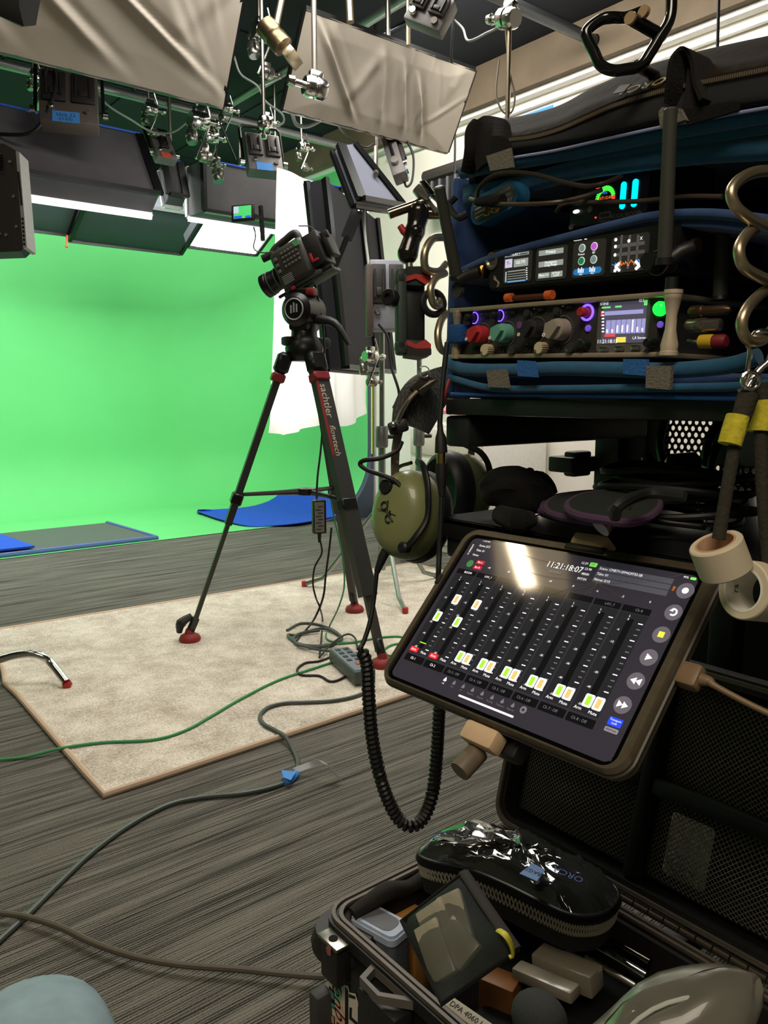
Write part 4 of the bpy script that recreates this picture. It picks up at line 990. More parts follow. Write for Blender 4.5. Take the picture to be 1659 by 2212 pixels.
for q in ((1028, 759), (1081, 757), (1138, 754), (1200, 753), (1141, 677), (1205, 672), (1252, 743)):
    o, T, k_ = kn(*q, 9, .004, DKB, 'push_button'); MB(T).torus((0, 0, .001), k_*1.05, .0005, n=20, k=5).build('button_ring', GRY, o)
PUR = mat('purple_led', (120, 80, 250), .4, em=2.2)
for q, c_ in (((1019, 687), BLK), ((1074, 682), BLK)):
    o, T, k_ = kn(q[0]+4, q[1], 8, .012, c_, 'encoder'); MB(T).torus((.001, 0, .001), k_*1.45, .0006, n=24, k=6, a0=-110, a1=110).build('led_ring', PUR, o)
o, T, k_ = kn(1268, 675, 10.5, .011, RED, 'headphone_knob'); MB(T).torus((0, 0, .001), k_*1.5, .0011, n=28, k=6).build('led_ring', PUR, o)
for q in ((1270, 709), (1426, 701)): kn(*q, 7, .002, mat('purple_button', (118, 84, 214), .4, em=.55), 'menu_button')
kn(1427, 667, 16, .006, mat('green_lit_button', (20, 225, 60), .2, em=1.9), 'record_button', prof=lambda k, h: [(k, 0), (k*.98, h*.5), (k*.8, h*.85), (k*.4, h*1.05), (.0001, h*1.1)])
kn(1413, 741, 10, .012, BLK, 'select_knob'); kn(1268, 744, 9, .010, BLK, 'select_knob')
for q in ((1055, 680), (1109, 676), (1170, 669), (1232, 663)):
    a, b = face(*q); MB(BG.M).box((a, b, .0015), (.007, .0034, .003), .0006).build('toggle_slot', BLK, rec); MB(BG.M).box((a-.004, b+.0006, .004), (.0016, .0014, .006), .0004).build('toggle', CHR, rec)
tx = MB(BG.M)
for s_, q in (('5', (1043, 760)), ('6', (1098, 760)), ('7', (1157, 757)), ('8', (1221, 754))): tx.text(s_, .0042, Matrix.Translation((*face(*q), .0006)))
tx.build('channel_numbers', mat('tick_grey', (125, 120, 112), .6), rec)
# screen of the mixer
s0_, s1_ = face(1288, 762), face(1405, 641)
MB(BG.M).prism(rrect(s0_[0], s0_[1], s1_[0], s1_[1], .004), 0, .0018).build('screen_bezel', mat('bezel_grey', (92, 90, 90), .45), rec)
def em(name, rgb, e): return mat(name, rgb, .4, em=e, var=0)
sc = MB(BG.M); S = lambda px, py: face(px, py)
sc.m(em('screen_grey', (86, 84, 102), .5)).ab(*S(1300, 742), *S(1400, 648), .0018, .0022)
sc.m(em('screen_lavender', (150, 150, 205), .8)).ab(*S(1310, 722), *S(1397, 688), .0022, .0024).ab(*S(1308, 682), *S(1392, 668), .0022, .0024)
sc.m(em('screen_dark_line', (60, 60, 90), .4))
for i in range(7): sc.ab(S(1320+i*11, 722)[0], S(1320, 722)[1], S(1320.7+i*11, 722)[0], S(1320, 690)[1], .0024, .0025)
sc.m(em('screen_white', (240, 240, 255), 1.0))
for i, h_ in enumerate((10, 9, 18, 18, 18, 28, 12, 9)):
    for j in range(int(h_/2.6)): sc.ab(S(1312+i*10.8, 715)[0], S(1312, 719-j*2.6)[1], S(1315.5+i*10.8, 715)[0], S(1312, 717.3-j*2.6)[1], .0024, .0026)
for i in range(7): sc.ab(*S(1302, 676+i*7), *S(1307, 673+i*7), .0022, .0025)
sc.m(em('screen_green', (110, 215, 120), .9)).ab(*S(1302, 667), *S(1321, 662), .0022, .0025).ab(*S(1331, 665), *S(1345, 660), .0022, .0025).ab(*S(1393, 660), *S(1401, 648), .0022, .0025)
sc.m(em('screen_red', (225, 70, 70), .9)).ab(*S(1308, 728), *S(1331, 722), .0023, .0025).ab(*S(1300, 684), *S(1305, 672), .0022, .0025)
sc.m(em('screen_yellow', (225, 210, 80), .9)).ab(*S(1333, 740), *S(1354, 728), .0022, .0025)
sc.m(em('screen_white', (240, 240, 255), 1.0))
for body, q, sz in (('11:21:18:15', (1314, 738), .0046), ('12.2', (1388, 650), .003), ('SCENE', (1308, 657), .003), ('L,R Stereo', (1383, 730), .003)): sc.text(body, sz, Matrix.Translation((*S(*q), .0027)))
sc.build('screen', None, rec)
for q in ((1308, 755), (1342, 753), (1377, 751)): a, b = face(*q); MB(BG.M).box((a, b, .003), (.0085, .004, .004), .001).build('toggle_switch', CHR, rec)
# bobbin shaped posts at both ends
def bobbin(pxt, pxb, c, r, mt, nm, label_mt=None):
    t, b_ = BG.loc(*pxt, c), BG.loc(*pxb, c); L = t.y-b_.y; T = BG.M @ Matrix.Translation((b_.x, b_.y, c)) @ Matrix.Rotation(-math.pi/2, 4, 'X')
    return MB(T).lathe([(r, 0), (r, L*.06), (r*.9, L*.07), (r*.95, L*.16), (r*.6, L*.4), (r*.58, L*.62), (r*.9, L*.86), (r*.95, L*.87), (r*.95, L*.93), (r*.88, L*.935), (r, L*.94), (r, L)], 24).build(nm, mt, rec)
bobbin((1455, 626), (1444, 768), .012, .0072, mat('pale_post', (205, 190, 165), .45, .3), 'end_post')
bobbin((988, 670), (985, 775), .004, .0052, CHAMP, 'end_post')
t = BG.loc(1452, 600, .012); MB(BG.M @ Matrix.Translation((t.x, t.y-.012, .012)) @ Matrix.Rotation(-math.pi/2, 4, 'X')).lathe([(.0032, 0), (.0032, .003), (.0052, .0035), (.0052, .012), (.004, .0125)], 16).build('post_cap', BLK, rec)
MB(BG.M).ab(*BG.loc(972, 742, .008)[:2], *BG.loc(1004, 700, .008)[:2], -.004, .013, .003).build('velcro_wrap', mat('navy_velcro', (24, 72, 128), .95, bump=.5, scale=400), rec)
# plugs at the right side of the mixer
r = thing('cable_plug', 'silver knurled round plug at the right of the mixer', 'plug', BG.hit(1520, 702, -.01))
Mp = lambda px, py, c=-.004: BG.M @ Matrix.Translation(BG.loc(px, py, c)) @ Matrix.Rotation(math.pi/2, 4, 'Y')
MB(Mp(1482, 704)).lathe([(.0035, 0), (.0052, .002), (.0052, .008), (.0058, .009), (.0058, .018), (.0050, .0185), (.0048, .029), (.0035, .030)], 20).build('shell', mat('nickel', (150, 142, 135), .3, .9), r)
r = thing('cable_plug', 'dark bronze round plug above the silver one', 'plug', BG.hit(1510, 675, -.01))
MB(Mp(1490, 674)).lathe([(.0035, 0), (.0048, .002), (.0048, .011), (.004, .012), (.004, .03), (.002, .034)], 20).build('shell', mat('dark_bronze', (86, 68, 52), .35, .7), r)
r = thing('cable_plug', 'small jack plug with yellow and red sleeves', 'plug', BG.hit(1540, 738, -.01))
MB(Mp(1486, 738)).lathe([(.002, 0), (.002, .01)], 12).build('jack_tip', CHR, r)
MB(Mp(1513, 738)).lathe([(.0052, 0), (.0055, .001), (.0055, .0105), (.005, .011)], 20).build('yellow_sleeve', mat('yellow_sleeve', (205, 170, 40), .6), r)
MB(Mp(1543, 738)).lathe([(.0055, 0), (.0055, .008), (.004, .010)], 20).build('red_sleeve', mat('dark_red_sleeve', (120, 24, 34), .6), r)
# ------------------------------------------------------------------ wireless receiver with four screens
Rbl = BG.hit(1055, 629, -.004); Rbr = BG.hit(1462, 588, -.004)
RF = Fr(frame(Rbl, Rbr-Rbl, (0, 0, 1)))
R_ = lambda px, py: tuple(RF.loc(px, py, .0)[:2])
rw = (Rbr-Rbl).length; rh = R_(1058, 541)[1]
rcv = thing('wireless_receiver', 'black wireless receiver with four lit square screens', 'receiver', RF.w(rw/2, 0, -.06))
MB(RF.M).prism(rrect(0, 0, rw, rh, .006), -.13, -.001).build('housing', BLK, rcv)
MB(RF.M).prism(rrect(.002, .002, rw-.002, rh-.002, .006), -.001, .0008).build('face_plate', mat('gloss_black_face', (30, 30, 30), .25), rcv)
U = lambda px, py: R_(1050+px/3.858, 480+py/3.858)
dsp = mat('display_dark', (52, 50, 48), .25, em=.22, var=0)
def panel(p, q):
    a = U(*p); b = U(*q); m = MB(RF.M); m.prism(rrect(a[0], a[1], b[0], b[1], .003), .0008, .0016); return m.build('screen_panel', dsp, rcv)
ui = MB(RF.M)
P1 = panel((150, 515), (395, 225)); P2 = panel((418, 495), (690, 185)); P3 = panel((722, 470), (1012, 130)); P4 = panel((1042, 430), (1375, 80))
G1 = em('ui_grey', (142, 152, 148), .75); WH = em('ui_white', (240, 242, 240), 1.0)
def ur(m, p, q, mt, c0=.0016, c1=.0019, r=None):
    a, b = U(*p), U(*q); m.m(mt)
    if r: m.prism(rrect(min(a[0], b[0]), min(a[1], b[1]), max(a[0], b[0]), max(a[1], b[1]), r, 3), c0, c1)
    else: m.ab(a[0], a[1], b[0], b[1], c0, c1)
def ut(m, s_, p, sz, mt=WH, al='CENTER'): m.m(mt).text(s_, sz*.66, Matrix.Translation((*U(*p), .0022)), al)
ur(ui, (168, 294), (368, 246), G1, r=.0025); ur(ui, (185, 288), (358, 256), dsp, .0019, .0020); ut(ui, '1.LAV_1', (262, 270), .005)
ur(ui, (240, 378), (362, 296), G1); ut(ui, '522.775', (300, 335), .0058)
ur(ui, (168, 385), (230, 306), em('ui_lilac', (190, 188, 215), .85)); ut(ui, 'Y-', (200, 345), .008, dsp)
ur(ui, (188, 500), (340, 392), G1); ur(ui, (168, 502), (182, 415), em('ui_steel', (150, 175, 190), .7)); ur(ui, (188, 500), (340, 490), em('ui_blue', (60, 150, 230), .9), .0019, .0021)
for i in range(4): ur(ui, (190, 420+i*20), (338, 417+i*20), dsp, .0019, .0020)
for i in range(6): ur(ui, (345, 388+i*18), (354, 380+i*18), WH)
ur(ui, (450, 285), (656, 212), G1); ut(ui, 'Privacy', (552, 248), .0062)
ur(ui, (448, 380), (654, 308), G1); ut(ui, 'Modulation', (552, 335), .0048); ut(ui, 'Long Range', (552, 356), .0048)
ur(ui, (444, 472), (540, 418), G1); ut(ui, 'More >>', (492, 444), .0048); ur(ui, (547, 462), (648, 404), G1); ut(ui, 'RF Power', (597, 424), .0034); ut(ui, '2 mW', (597, 444), .004)
def disc(m, p, rp, mt, c=.0016, h=.0004):
    a, b = U(*p); k_ = rp/3.858*BG.k(1250, 560, 1); m.m(mt).lathe([(k_, 0), (k_, h)], 28, Matrix.Translation((a, b, c)))
RIM = em('ui_rim', (190, 205, 200), .8)
for q, mt, s_ in (((812, 218), em('ui_slate', (110, 130, 130), .7), 'ON'), ((913, 203), em('ui_violet', (175, 80, 190), .9), 'ON'), ((806, 325), em('ui_darkgreen', (20, 110, 66), .9), 'OFF'), ((908, 312), em('ui_slate', (110, 130, 130), .7), 'OFF')):
    disc(ui, q, 34, RIM); disc(ui, q, 27, mt, .002); ut(ui, s_, q, .0045)
ut(ui, 'Power', (808, 270), .0042); ut(ui, 'RF', (910, 256), .0042)
ur(ui, (735, 448), (975, 368), em('ui_azure', (30, 105, 165), .9), r=.003)
for x_ in (778, 874):
    for j, h_ in enumerate((40, 30, 46, 34)): ur(ui, (x_+j*13, 424-(x_-778)*.09), (x_+j*13+8, 424-(x_-778)*.09-h_), WH, .002, .0023)
ut(ui, 'ALL', (802, 436), .0035); ut(ui, 'ALL', (898, 426), .0035)
ur(ui, (742, 160), (808, 146), WH); ur(ui, (832, 148), (848, 138), WH)
gl = em('ui_grid', (90, 90, 90), .4)
for x_ in (1132, 1200, 1268): ur(ui, (x_, 390), (x_+2, 110), gl)
for y_ in (205, 275): ur(ui, (1080, y_), (1330, y_-2-26), gl) if False else ur(ui, (1080, y_-12), (1330, y_-15), gl)
for q in ((1092, 148), (1090, 205), (1086, 275), (1085, 405), (1202, 158)): disc(ui, q, 13, WH)
ut(ui, 'X', (1306, 138), .006)
def squig(x0_, x1_, y0_, amp, mt, seed):
    rn = random.Random(seed); P = [Vector((*U(x, y0_-(x-1080)*.08+rn.uniform(-amp, amp)), .0021)) for x in range(x0_, x1_, 5)]
    ui.m(mt).tube(P, .0003, 4)
squig(1120, 1270, 352, 26, em('ui_orange', (230, 130, 50), .9), 2); squig(1265, 1330, 345, 20, em('ui_blue', (60, 150, 230), .9), 4); squig(1062, 1125, 352, 10, em('ui_blue', (60, 150, 230), .9), 5)
for q, d in (((1110, 375), 1), ((1275, 362), -1)):
    for s_ in (-1, 1): ui.m(WH).tube([Vector((*U(q[0]-d*18, q[1]), .0022)), Vector((*U(q[0]+d*16, q[1]+s_*32), .0022))], .0012, 6)
ui.build('screen_graphics', None, rcv)
MB(RF.M).lathe([(.0085, 0), (.0085, .0025), (.006, .003), (.0045, .001), (0, .001)], 24, Matrix.Translation((*U(63, 325), .0008))).build('antenna_jack', ALU, rcv)
lg = MB(RF.M)
for s_ in (0, 1, 2): lg.tube([Vector((*U(75+s_*6, 445+s_*4), .001)), Vector((*U(72+s_*8, 475), .001)), Vector((*U(105+s_*5, 505), .001)), Vector((*U(95+s_*6, 540), .001))], .0005, 5, smooth=4)
lg.build('swirl_emblem', mat('dull_tan', (130, 118, 104), .5), rcv)
o = MB(RF.M).lathe([(.0075, 0), (.0075, .012), (.0068, .014)], 24, Matrix.Translation((*U(1432, 340), .0008))); o.build('control_knob', BLK, rcv)
MB(RF.M).torus((*U(1440, 338), .001), .0098, .0006, n=28).build('knob_ring', GRY, rcv)
# orange anodised bits between receiver and mixer
r = thing('orange_bracket', 'orange anodised latch bar between receiver and mixer', 'bracket', BG.hit(1140, 640, -.01))
MB().tube([BG.hit(1100, 645, -.006), BG.hit(1195, 638, -.006)], .0028, 8).build('bar', mat('burnt_orange_dark', (70, 34, 22), .5), r)
for q in ((1100, 643), (1187, 637)): MB(BG.M).lathe([(.0042, -.004), (.0042, .004)], 14, Matrix.Translation(BG.loc(*q, -.004)) @ Matrix.Rotation(math.pi/2, 4, 'Y')).build('thumb_nut', mat('burnt_orange', (205, 98, 50), .45), r)
# gold antenna connectors
for q, sd_, lab in (((1040, 588), -1, 'gold antenna connector at the left of the receiver'), ((1492, 535), 1, 'gold antenna connector at the right of the receiver')):
    MM = BG.M @ Matrix.Translation(BG.loc(*q, -.004)) @ Matrix.Rotation(math.pi/2, 4, 'Y')
    MB(MM).lathe([(.003, -.006), (.0055, -.005), (.0055, .001), (.0068, .002), (.0068, .006), (.004, .007)], 6 if sd_ < 0 else 20).build('antenna_connector', GLD, rcv)
# ------------------------------------------------------------------ power distributor
Pbl = BG.hit(1228, 494, -.03); Pbr = BG.hit(1396, 469, -.03)
PF = Fr(frame(Pbl, Pbr-Pbl, (0, 0, 1))); V = lambda px, py: tuple(PF.loc(1180+px/6.636, 370+py/6.636, 0)[:2])
pw = (Pbr-Pbl).length
pd = thing('power_distributor', 'black power distributor with two cyan bars and round voltage display', 'power box', PF.w(pw/2, 0, -.05))
MB(PF.M).ab(0, 0, pw, .068, -.1, 0, .002).build('housing', BLK, pd)
lm = MB(PF.M)
gg = em('gauge_green', (70, 225, 60), 1.4); ce_ = V(850, 400)
for i in range(19):
    t = math.radians(-2+i*10.2); mt = gg if i > 1 else em('gauge_red', (235, 70, 60), 1.2)
    kx = abs(V(990, 400)[0]-V(850, 400)[0]); ky = abs(V(850, 210)[1]-ce_[1])
    a_ = Vector((ce_[0]+kx*.68*math.cos(t), ce_[1]+ky*.62*math.sin(t), .0006)); b_ = Vector((ce_[0]+kx*math.cos(t), ce_[1]+ky*math.sin(t), .0006))
    lm.m(mt).bar(a_, b_, .0013, .0005)
lm.m(em('gauge_orange', (240, 110, 50), 1.5)).text('EXT:12.60', .0036, Matrix.Translation((*V(848, 385), .001)))
lm.m(em('gauge_blue', (40, 120, 240), 1.4)).text('90%', .0032, Matrix.Translation((*V(850, 312), .001)))
lm.m(em('gauge_red', (235, 70, 60), 1.2)).ab(*V(720, 255), *V(780, 235), .0004, .0008)
CYAN = em('cyan_bar', (0, 215, 255), 2.0)
for p, q in (((1058, 550), (1160, 145)), ((1222, 520), (1332, 105))):
    a_, b_ = V(*p), V(*q); lm.m(CYAN).prism(rrect(a_[0], a_[1], b_[0], b_[1], .0025), .0002, .0015)
lm.m(em('tiny_red_led', (240, 60, 70), 1.5)).lathe([(.0008, 0), (.0008, .001)], 10, Matrix.Translation((*V(712, 665), 0)))
lm.build('lit_display', None, pd)
MB(PF.M).text('AUDIOROOT', .0052, Matrix.Translation((*V(1135, 625), .0004))).text('USB 5V QC', .003, Matrix.Translation((*V(840, 710), .0004))).build('printed_name', mat('print_grey', (96, 96, 92), .5), pd)
us = MB(PF.M); a_, b_ = V(770, 690), V(935, 575); us.m(ALU).ab(*a_, *b_, 0, .0012); us.m(BLK).ab(a_[0]+.001, a_[1]+.001, b_[0]-.001, b_[1]-.001, .0012, .0014); us.build('usb_port', None, pd)
for q in ((365, 798), (635, 548), (1345, 625)): MB(PF.M).lathe([(.0028, 0), (.0028, .0012), (.0015, .0014), (.001, .0006), (0, .0006)], 14, Matrix.Translation((*V(*q), 0))).build('screw', ALU, pd)
wl = MB(PF.M); 
for q, rx in (((460, 395), .0042), ((440, 580), .004)): wl.sphere((*V(*q), .001), (rx, .0026 if rx > .0041 else .0018, .0012), 12)
wl.build('lit_button', em('white_lit_button', (235, 245, 240), 1.2), pd)
# blue oval pod and its cables at the upper left of the bag
OF = Fr(frame(BG.hit(1072, 440, .004), BG.hit(1122, 413, .006)-BG.hit(1022, 466, .002), (0, 0, 1)))
pod = thing('cable_pod', 'blue oval cable box with printed plate at the upper left of the bag', 'connector box', OF.o)
L_ = OF.loc(1140, 405)[0]; hh = .0135
MB(OF.M).prism(rrect(-.034, -hh, .034, hh, hh*.98, 8), -.012, .004).build('rim_body', mat('petrol_blue', (28, 84, 120), .5), pod)
MB(OF.M).prism(rrect(-.030, -hh*.72, .030, hh*.72, hh*.7, 8), .004, .0048).build('plate', mat('grey_plate', (70, 72, 70), .5), pod)
pt = MB(OF.M)
for i in range(4): pt.box((-.018, .006-i*.004, .0050), (.016, .0012, .0004))
for i, s_ in enumerate(('POWER', 'IN NP50', 'DC/CH 1')): pt.text(s_, .0042, Matrix.Translation((.019, .005-i*.005, .0050)))
pt.build('printed_text', mat('pale_print', (150, 165, 165), .6), pod)
MB(OF.M).torus((0.004, -.004, .005), .006, .0012, n=20).torus((-.008, -.005, .005), .004, .001, n=16).build('socket_rings', GLD, pod)
MB().tube([BG.hit(1030, 436, .018), BG.hit(1060, 434, .02), BG.hit(1086, 433, .02)], [.004, .0062, .006], 12).build('plug', BLKF, pod)
cable('device_cable', [BG.hit(1030, 430, .018), BG.hit(1035, 405, .022), BG.hit(1065, 380, .022), BG.hit(1110, 373, .022), BG.hit(1160, 378, .022), BG.hit(1210, 392, .02), BG.hit(1260, 402, .012), BG.hit(1300, 398, .0), BG.hit(1345, 380, -.005)], .0022, 'black cable arching over the blue oval box to the upper roll', m=mat('bronze_black_cable', (48, 42, 36), .35), group='cables in the bag')
cable('device_cable', [BG.hit(1015, 430, .016), BG.hit(1060, 439, .022), BG.hit(1130, 441, .022), BG.hit(1200, 437, .014), BG.hit(1260, 425, -.005), BG.hit(1300, 410, -.02)], .002, 'brown cable running straight from the blue oval box to the right', m=mat('brown_black_cable', (70, 58, 46), .4), group='cables in the bag')
cable('device_cable', [BG.hit(1202, 458, -.012), BG.hit(1212, 444, -.006), BG.hit(1235, 438, -.01), BG.hit(1300, 437, -.012), BG.hit(1390, 434, -.012), BG.hit(1480, 425, -.012), BG.hit(1560, 425, -.012)], .0021, 'brown cable crossing in front of the power distributor', m=mat('brown_black_cable'), group='cables in the bag')
cable('device_cable', [BG.hit(985, 425, .01), BG.hit(970, 445, .014), BG.hit(990, 470, .014), BG.hit(1010, 462, .01)], .0035, 'dark looped cable end left of the blue oval box', m=CBL, group='cables in the bag')
# ------------------------------------------------------------------ antennas
def antenna(top, bot, ct, cb, r0_, r1_, label):
    r = thing('whip_antenna', label, 'antenna', BG.hit(*bot, cb), 'rubber antennas'); t_, b_ = BG.hit(*top, ct), BG.hit(*bot, cb)
    MB().tube([b_, b_.lerp(t_, .9), b_.lerp(t_, .985), t_], [r1_, r0_, r0_, r0_*.7], 16).build('whip', mat('antenna_olive', (62, 62, 56), .55), r)
    MB().tube([b_+(b_-t_)*.05, b_], [r1_*1.25, r1_*1.15], 14).build('elbow', BLK, r)
    return r
an1 = antenna((948, 402), (985, 592), .05, .012, .0055, .0062, 'grey rubber antenna tilted at the left of the bag')
an2 = antenna((1449, 232), (1436, 556), .03, .016, .0052, .0058, 'long grey rubber antenna upright in front of the right half of the bag')
antenna((1560, 470), (1556, 640), -.05, -.05, .006, .006, 'dim black antenna deep inside the bag at right')
MB().tube([BG.hit(1440, 568, .012), BG.hit(1470, 545, .008), BG.hit(1492, 537, .0)], .0062, 12).build('swivel_base', BLK, an2)
MB().tube([BG.hit(990, 606, .012), BG.hit(1010, 594, .006), BG.hit(1036, 588, .0)], .006, 12).build('swivel_base', BLK, an1)
MB(BG.M).lathe([(.008, 0), (.008, .004)], 20, Matrix.Translation(BG.loc(992, 627, .006))).build('round_patch', mat('dark_patch', (48, 48, 46), .8), bag)
# ================================================================== coiled hooks, carabiner, straps, tape rolls (right)
HOOK = mat('antique_chrome', (196, 180, 148), .36, .95, var=.03)
def coil(P, label, r, name='coiled_hook'):
    o = MB().tube(P, r, 14, smooth=7).build(name, HOOK); return tag(o, label, 'hook', 'coiled metal hooks')
dr = .50
def hx(L, d, amp):
    return [at(px, py, d+dz*amp) for px, py, dz in L]
coil(hx([(1720, 380, .6), (1659, 369, 0), (1610, 380, -.5), (1580, 412, -.9), (1592, 450, -.8), (1630, 478, -.3), (1665, 492, .3), (1690, 478, .8), (1680, 470, .9), (1650, 486, .5), (1620, 500, -.2), (1597, 535, -.9), (1606, 575, -.8), (1640, 597, -.3), (1680, 612, .3), (1700, 612, .8), (1670, 620, .6), (1640, 638, .0), (1612, 670, -.8), (1602, 705, -.9), (1617, 735, -.6), (1645, 735, -.1), (1668, 712, .4)], dr, .016), 'large bronze-chrome coiled hook hanging at the right picture edge', .0036)
dl = .87
coil(hx([(960, 512, .4), (935, 516, 0), (918, 545, -.4), (920, 580, -.2), (945, 586, .2), (962, 570, .6)], dl, .02), 'uppermost chrome loop of the coil at the left of the bag', .0045)
coil(hx([(962, 590, .5), (942, 600, .0), (930, 625, -.4), (936, 655, -.2), (948, 660, .2), (950, 640, .6)], dl, .02), 'middle small chrome loop of the coil at the left of the bag', .0042)
coil(hx([(968, 675, .5), (954, 690, 0), (946, 720, -.4), (950, 750, -.3), (965, 760, .2), (972, 735, .6)], dl, .02), 'lowest chrome loop of the coil at the left of the bag', .0042)
tag(MB().torus((0, 0, 0), .0125, .004, M=frame(at(936, 655, .875), rt+fw*.4, up), n=24).build('rubber_ring', RUB), 'black rubber ring on the middle chrome loop', 'ring')
cb = thing('carabiner', 'small silver carabiner hanging from the coiled hook at right', 'carabiner', at(1630, 810, dr))
MB().tube(pc([(1614, 742, dr), (1620, 760, dr), (1614, 805, dr), (1605, 830, dr)]), .0017, 10, smooth=4).build('gate', CHR, cb)
MB().tube(pc([(1618, 738, dr), (1640, 718, dr-.004), (1670, 730, dr), (1665, 775, dr), (1640, 800, dr), (1622, 825, dr), (1608, 848, dr), (1600, 838, dr)]), .0026, 10, smooth=4).build('spine', CHR, cb)
MB().torus((0, 0, 0), .0055, .0014, M=frame(at(1622, 822, dr-.006), rt, up), n=18).build('split_ring', CHR, cb)
ROPE = mat('black_brown_webbing', (46, 42, 32), .9, scale=300, var=.2, bump=.5)
YEL = mat('yellow_wrap', (190, 178, 48), .95, scale=250, var=.15, bump=.5)
def hang_strap(P, wrap, label, rr=.0042):
    r = thing('hanging_strap', label, 'strap', P[-1], 'yellow wrapped cords'); MB().tube(P, [rr*1.6, rr*1.5, rr, rr*.95, rr], 12, smooth=6).build('cord', ROPE, r)
    MB().tube(wrap, [rr*1.75, rr*1.85, rr*1.8], 16, smooth=3, flat=.8).build('yellow_sleeve', YEL, r); return r
hang_strap(pc([(1618, 850, dr), (1605, 890, dr), (1588, 960, dr), (1570, 1060, dr), (1552, 1165, dr)]), pc([(1594, 898, dr-.001), (1585, 930, dr-.001), (1576, 960, dr-.001)]), 'cord with yellow sleeve holding the upper white tape roll')
hang_strap(pc([(1640, 830, dr+.01), (1645, 870, dr+.01), (1644, 960, dr+.01), (1650, 1100, dr+.01), (1665, 1250, dr+.01)]), pc([(1643, 866, dr+.01), (1643, 900, dr+.01), (1640, 932, dr+.01)]), 'second cord with yellow sleeve at the right picture edge')
TAPE = mat('white_cloth_tape', (206, 194, 168), .7, var=.03)
def tape_roll(c, axis, R, r_in, h, label, core=None):
    t = thing('tape_roll', label, 'tape', c, 'white tape rolls'); M = frz(c, axis)
    MB(M).lathe([(r_in, -h/2), (R-.0008, -h/2), (R, -h/2+.001), (R, h/2-.001), (R-.0008, h/2), (r_in, h/2), (r_in, -h/2)], 40, cap=False).build('tape', TAPE, t)
    MB(M).lathe([(r_in-.0014, -h/2-.0002), (r_in, -h/2-.0002), (r_in, h/2+.0002), (r_in-.0014, h/2+.0002), (r_in-.0014, -h/2-.0002)], 40, cap=False).build('core', core or mat('tan_core', (190, 150, 118), .8), t)
    return t, M
c1 = at(1557, 1203, dr+.005)
tape_roll(c1, up*.86+rt*-.42-fw*.22, .0168, .0128, .0215, 'upper white tape roll hanging over the tablet corner')
c2 = at(1634, 1277, dr+.012)
t2, M2 = tape_roll(c2, -rt*.90+up*.12-fw*.45, .0195, .0145, .026, 'lower white tape roll with printed core at the right edge', mat('white_core', (225, 222, 210), .7))
cl2 = M2.inverted().to_3x3() @ (CAM-c2); ct_ = Vector((cl2.x, cl2.y, 0)).normalized(); ri = .0145-.0016
Mt2 = M2 @ frame(-ct_*ri+Vector((0, 0, .004)), Vector((0, 0, 1)).cross(ct_), (0, 0, 1))
MB(Mt2).text('Tran', .007, Matrix.Translation((0, 0, .0003 if (Mt2.to_3x3() @ Vector((0, 0, 1))).dot(CAM-c2) > 0 else -.0003))).build('core_lettering', mat('dark_green_print', (40, 80, 50), .6), t2)
# ================================================================== phone clamp on jointed arm (left)
da = .88
pcp = thing('phone_clamp', 'black and red phone clamp hanging from a jointed arm left of the bag', 'clamp', at(892, 770, da))
MB().tube(pc([(840, 463, da), (848, 460, da), (905, 440, da), (935, 428, da)]), .0054, 16).build('chrome_rod', mat('dark_chrome', (120, 112, 100), .2, 1.0), pcp)
MB(frz(at(928, 432, da), rt*.7-up*.9)).lathe([(.006, -.02), (.0095, -.019), (.0095, -.002), (.008, 0), (.0095, .002), (.0095, .018), (.006, .02)], 20).build('cylinder_knuckle', CHR, pcp)
MB(frz(at(938, 462, da), rt)).lathe([(.004, -.01), (.006, -.008), (.006, .008), (.004, .01)], 14).build('side_bolt', mat('dark_chrome'), pcp)
MB().sphere(at(905, 460, da), .0125, 18).sphere(at(881, 548, da), .0118, 18).tube(pc([(905, 460, da), (900, 485, da), (896, 500, da), (889, 520, da), (881, 548, da)]), [.0125, .0108, .0118, .0102, .0118], 16, smooth=4).sphere(at(899, 500, da-.006), .008, 14).build('jointed_arm', mat('gloss_black', (24, 22, 21), .22, coat=.3), pcp)
MB().tube(pc([(884, 510, da), (872, 500, da), (864, 488, da)]), [.004, .0042, .0036], 10).build('red_lever', RED, pcp)
MB().tube(pc([(884, 565, da), (884, 582, da)]), .0042, 14).build('stud', ALU, pcp)
kf = frame(at(889, 676, da), rt*.97+fw*.25, up+rt*-.03)
gp = MB(kf); s_ = da/FPX
gp.box((-.0125, .0, 0), (.011, .095, .016), .003); gp.box((-.002, .036, .0), (.034, .016, .016), .004).box((-.002, -.038, 0), (.034, .014, .016), .004)
gp.build('grip_frame', mat('dark_green_grey', (44, 58, 54), .6), pcp)
MB(kf).box((.004, -.002, -.004), (.024, .074, .006), .001).build('phone_pad', BLK, pcp)
def jaw(y, s2):
    m = MB(kf); P = [(-.008, 0), (.002, s2*.004), (.014, -s2*.003), (.02, s2*.004), (.02, s2*.010), (.010, s2*.0135), (-.008, s2*.012)]
    m.prism([(p[0], y+p[1]) for p in P], -.009, .010); m.build('rubber_jaw', mat('soft_black_rubber', (34, 30, 28), .6), pcp)
    MB(kf).prism([(-.0085, y-s2*.0045), (.002, y-s2*.0008), (.013, y-s2*.0065), (.0195, y-s2*.0015), (.0195, y+s2*.003), (.002, y+s2*.0045), (-.0085, y+s2*.001)], -.0092, .0102).build('red_liner', mat('red_liner', (176, 50, 52), .6), pcp)
jaw(.0365, 1); jaw(-.0375, -1)
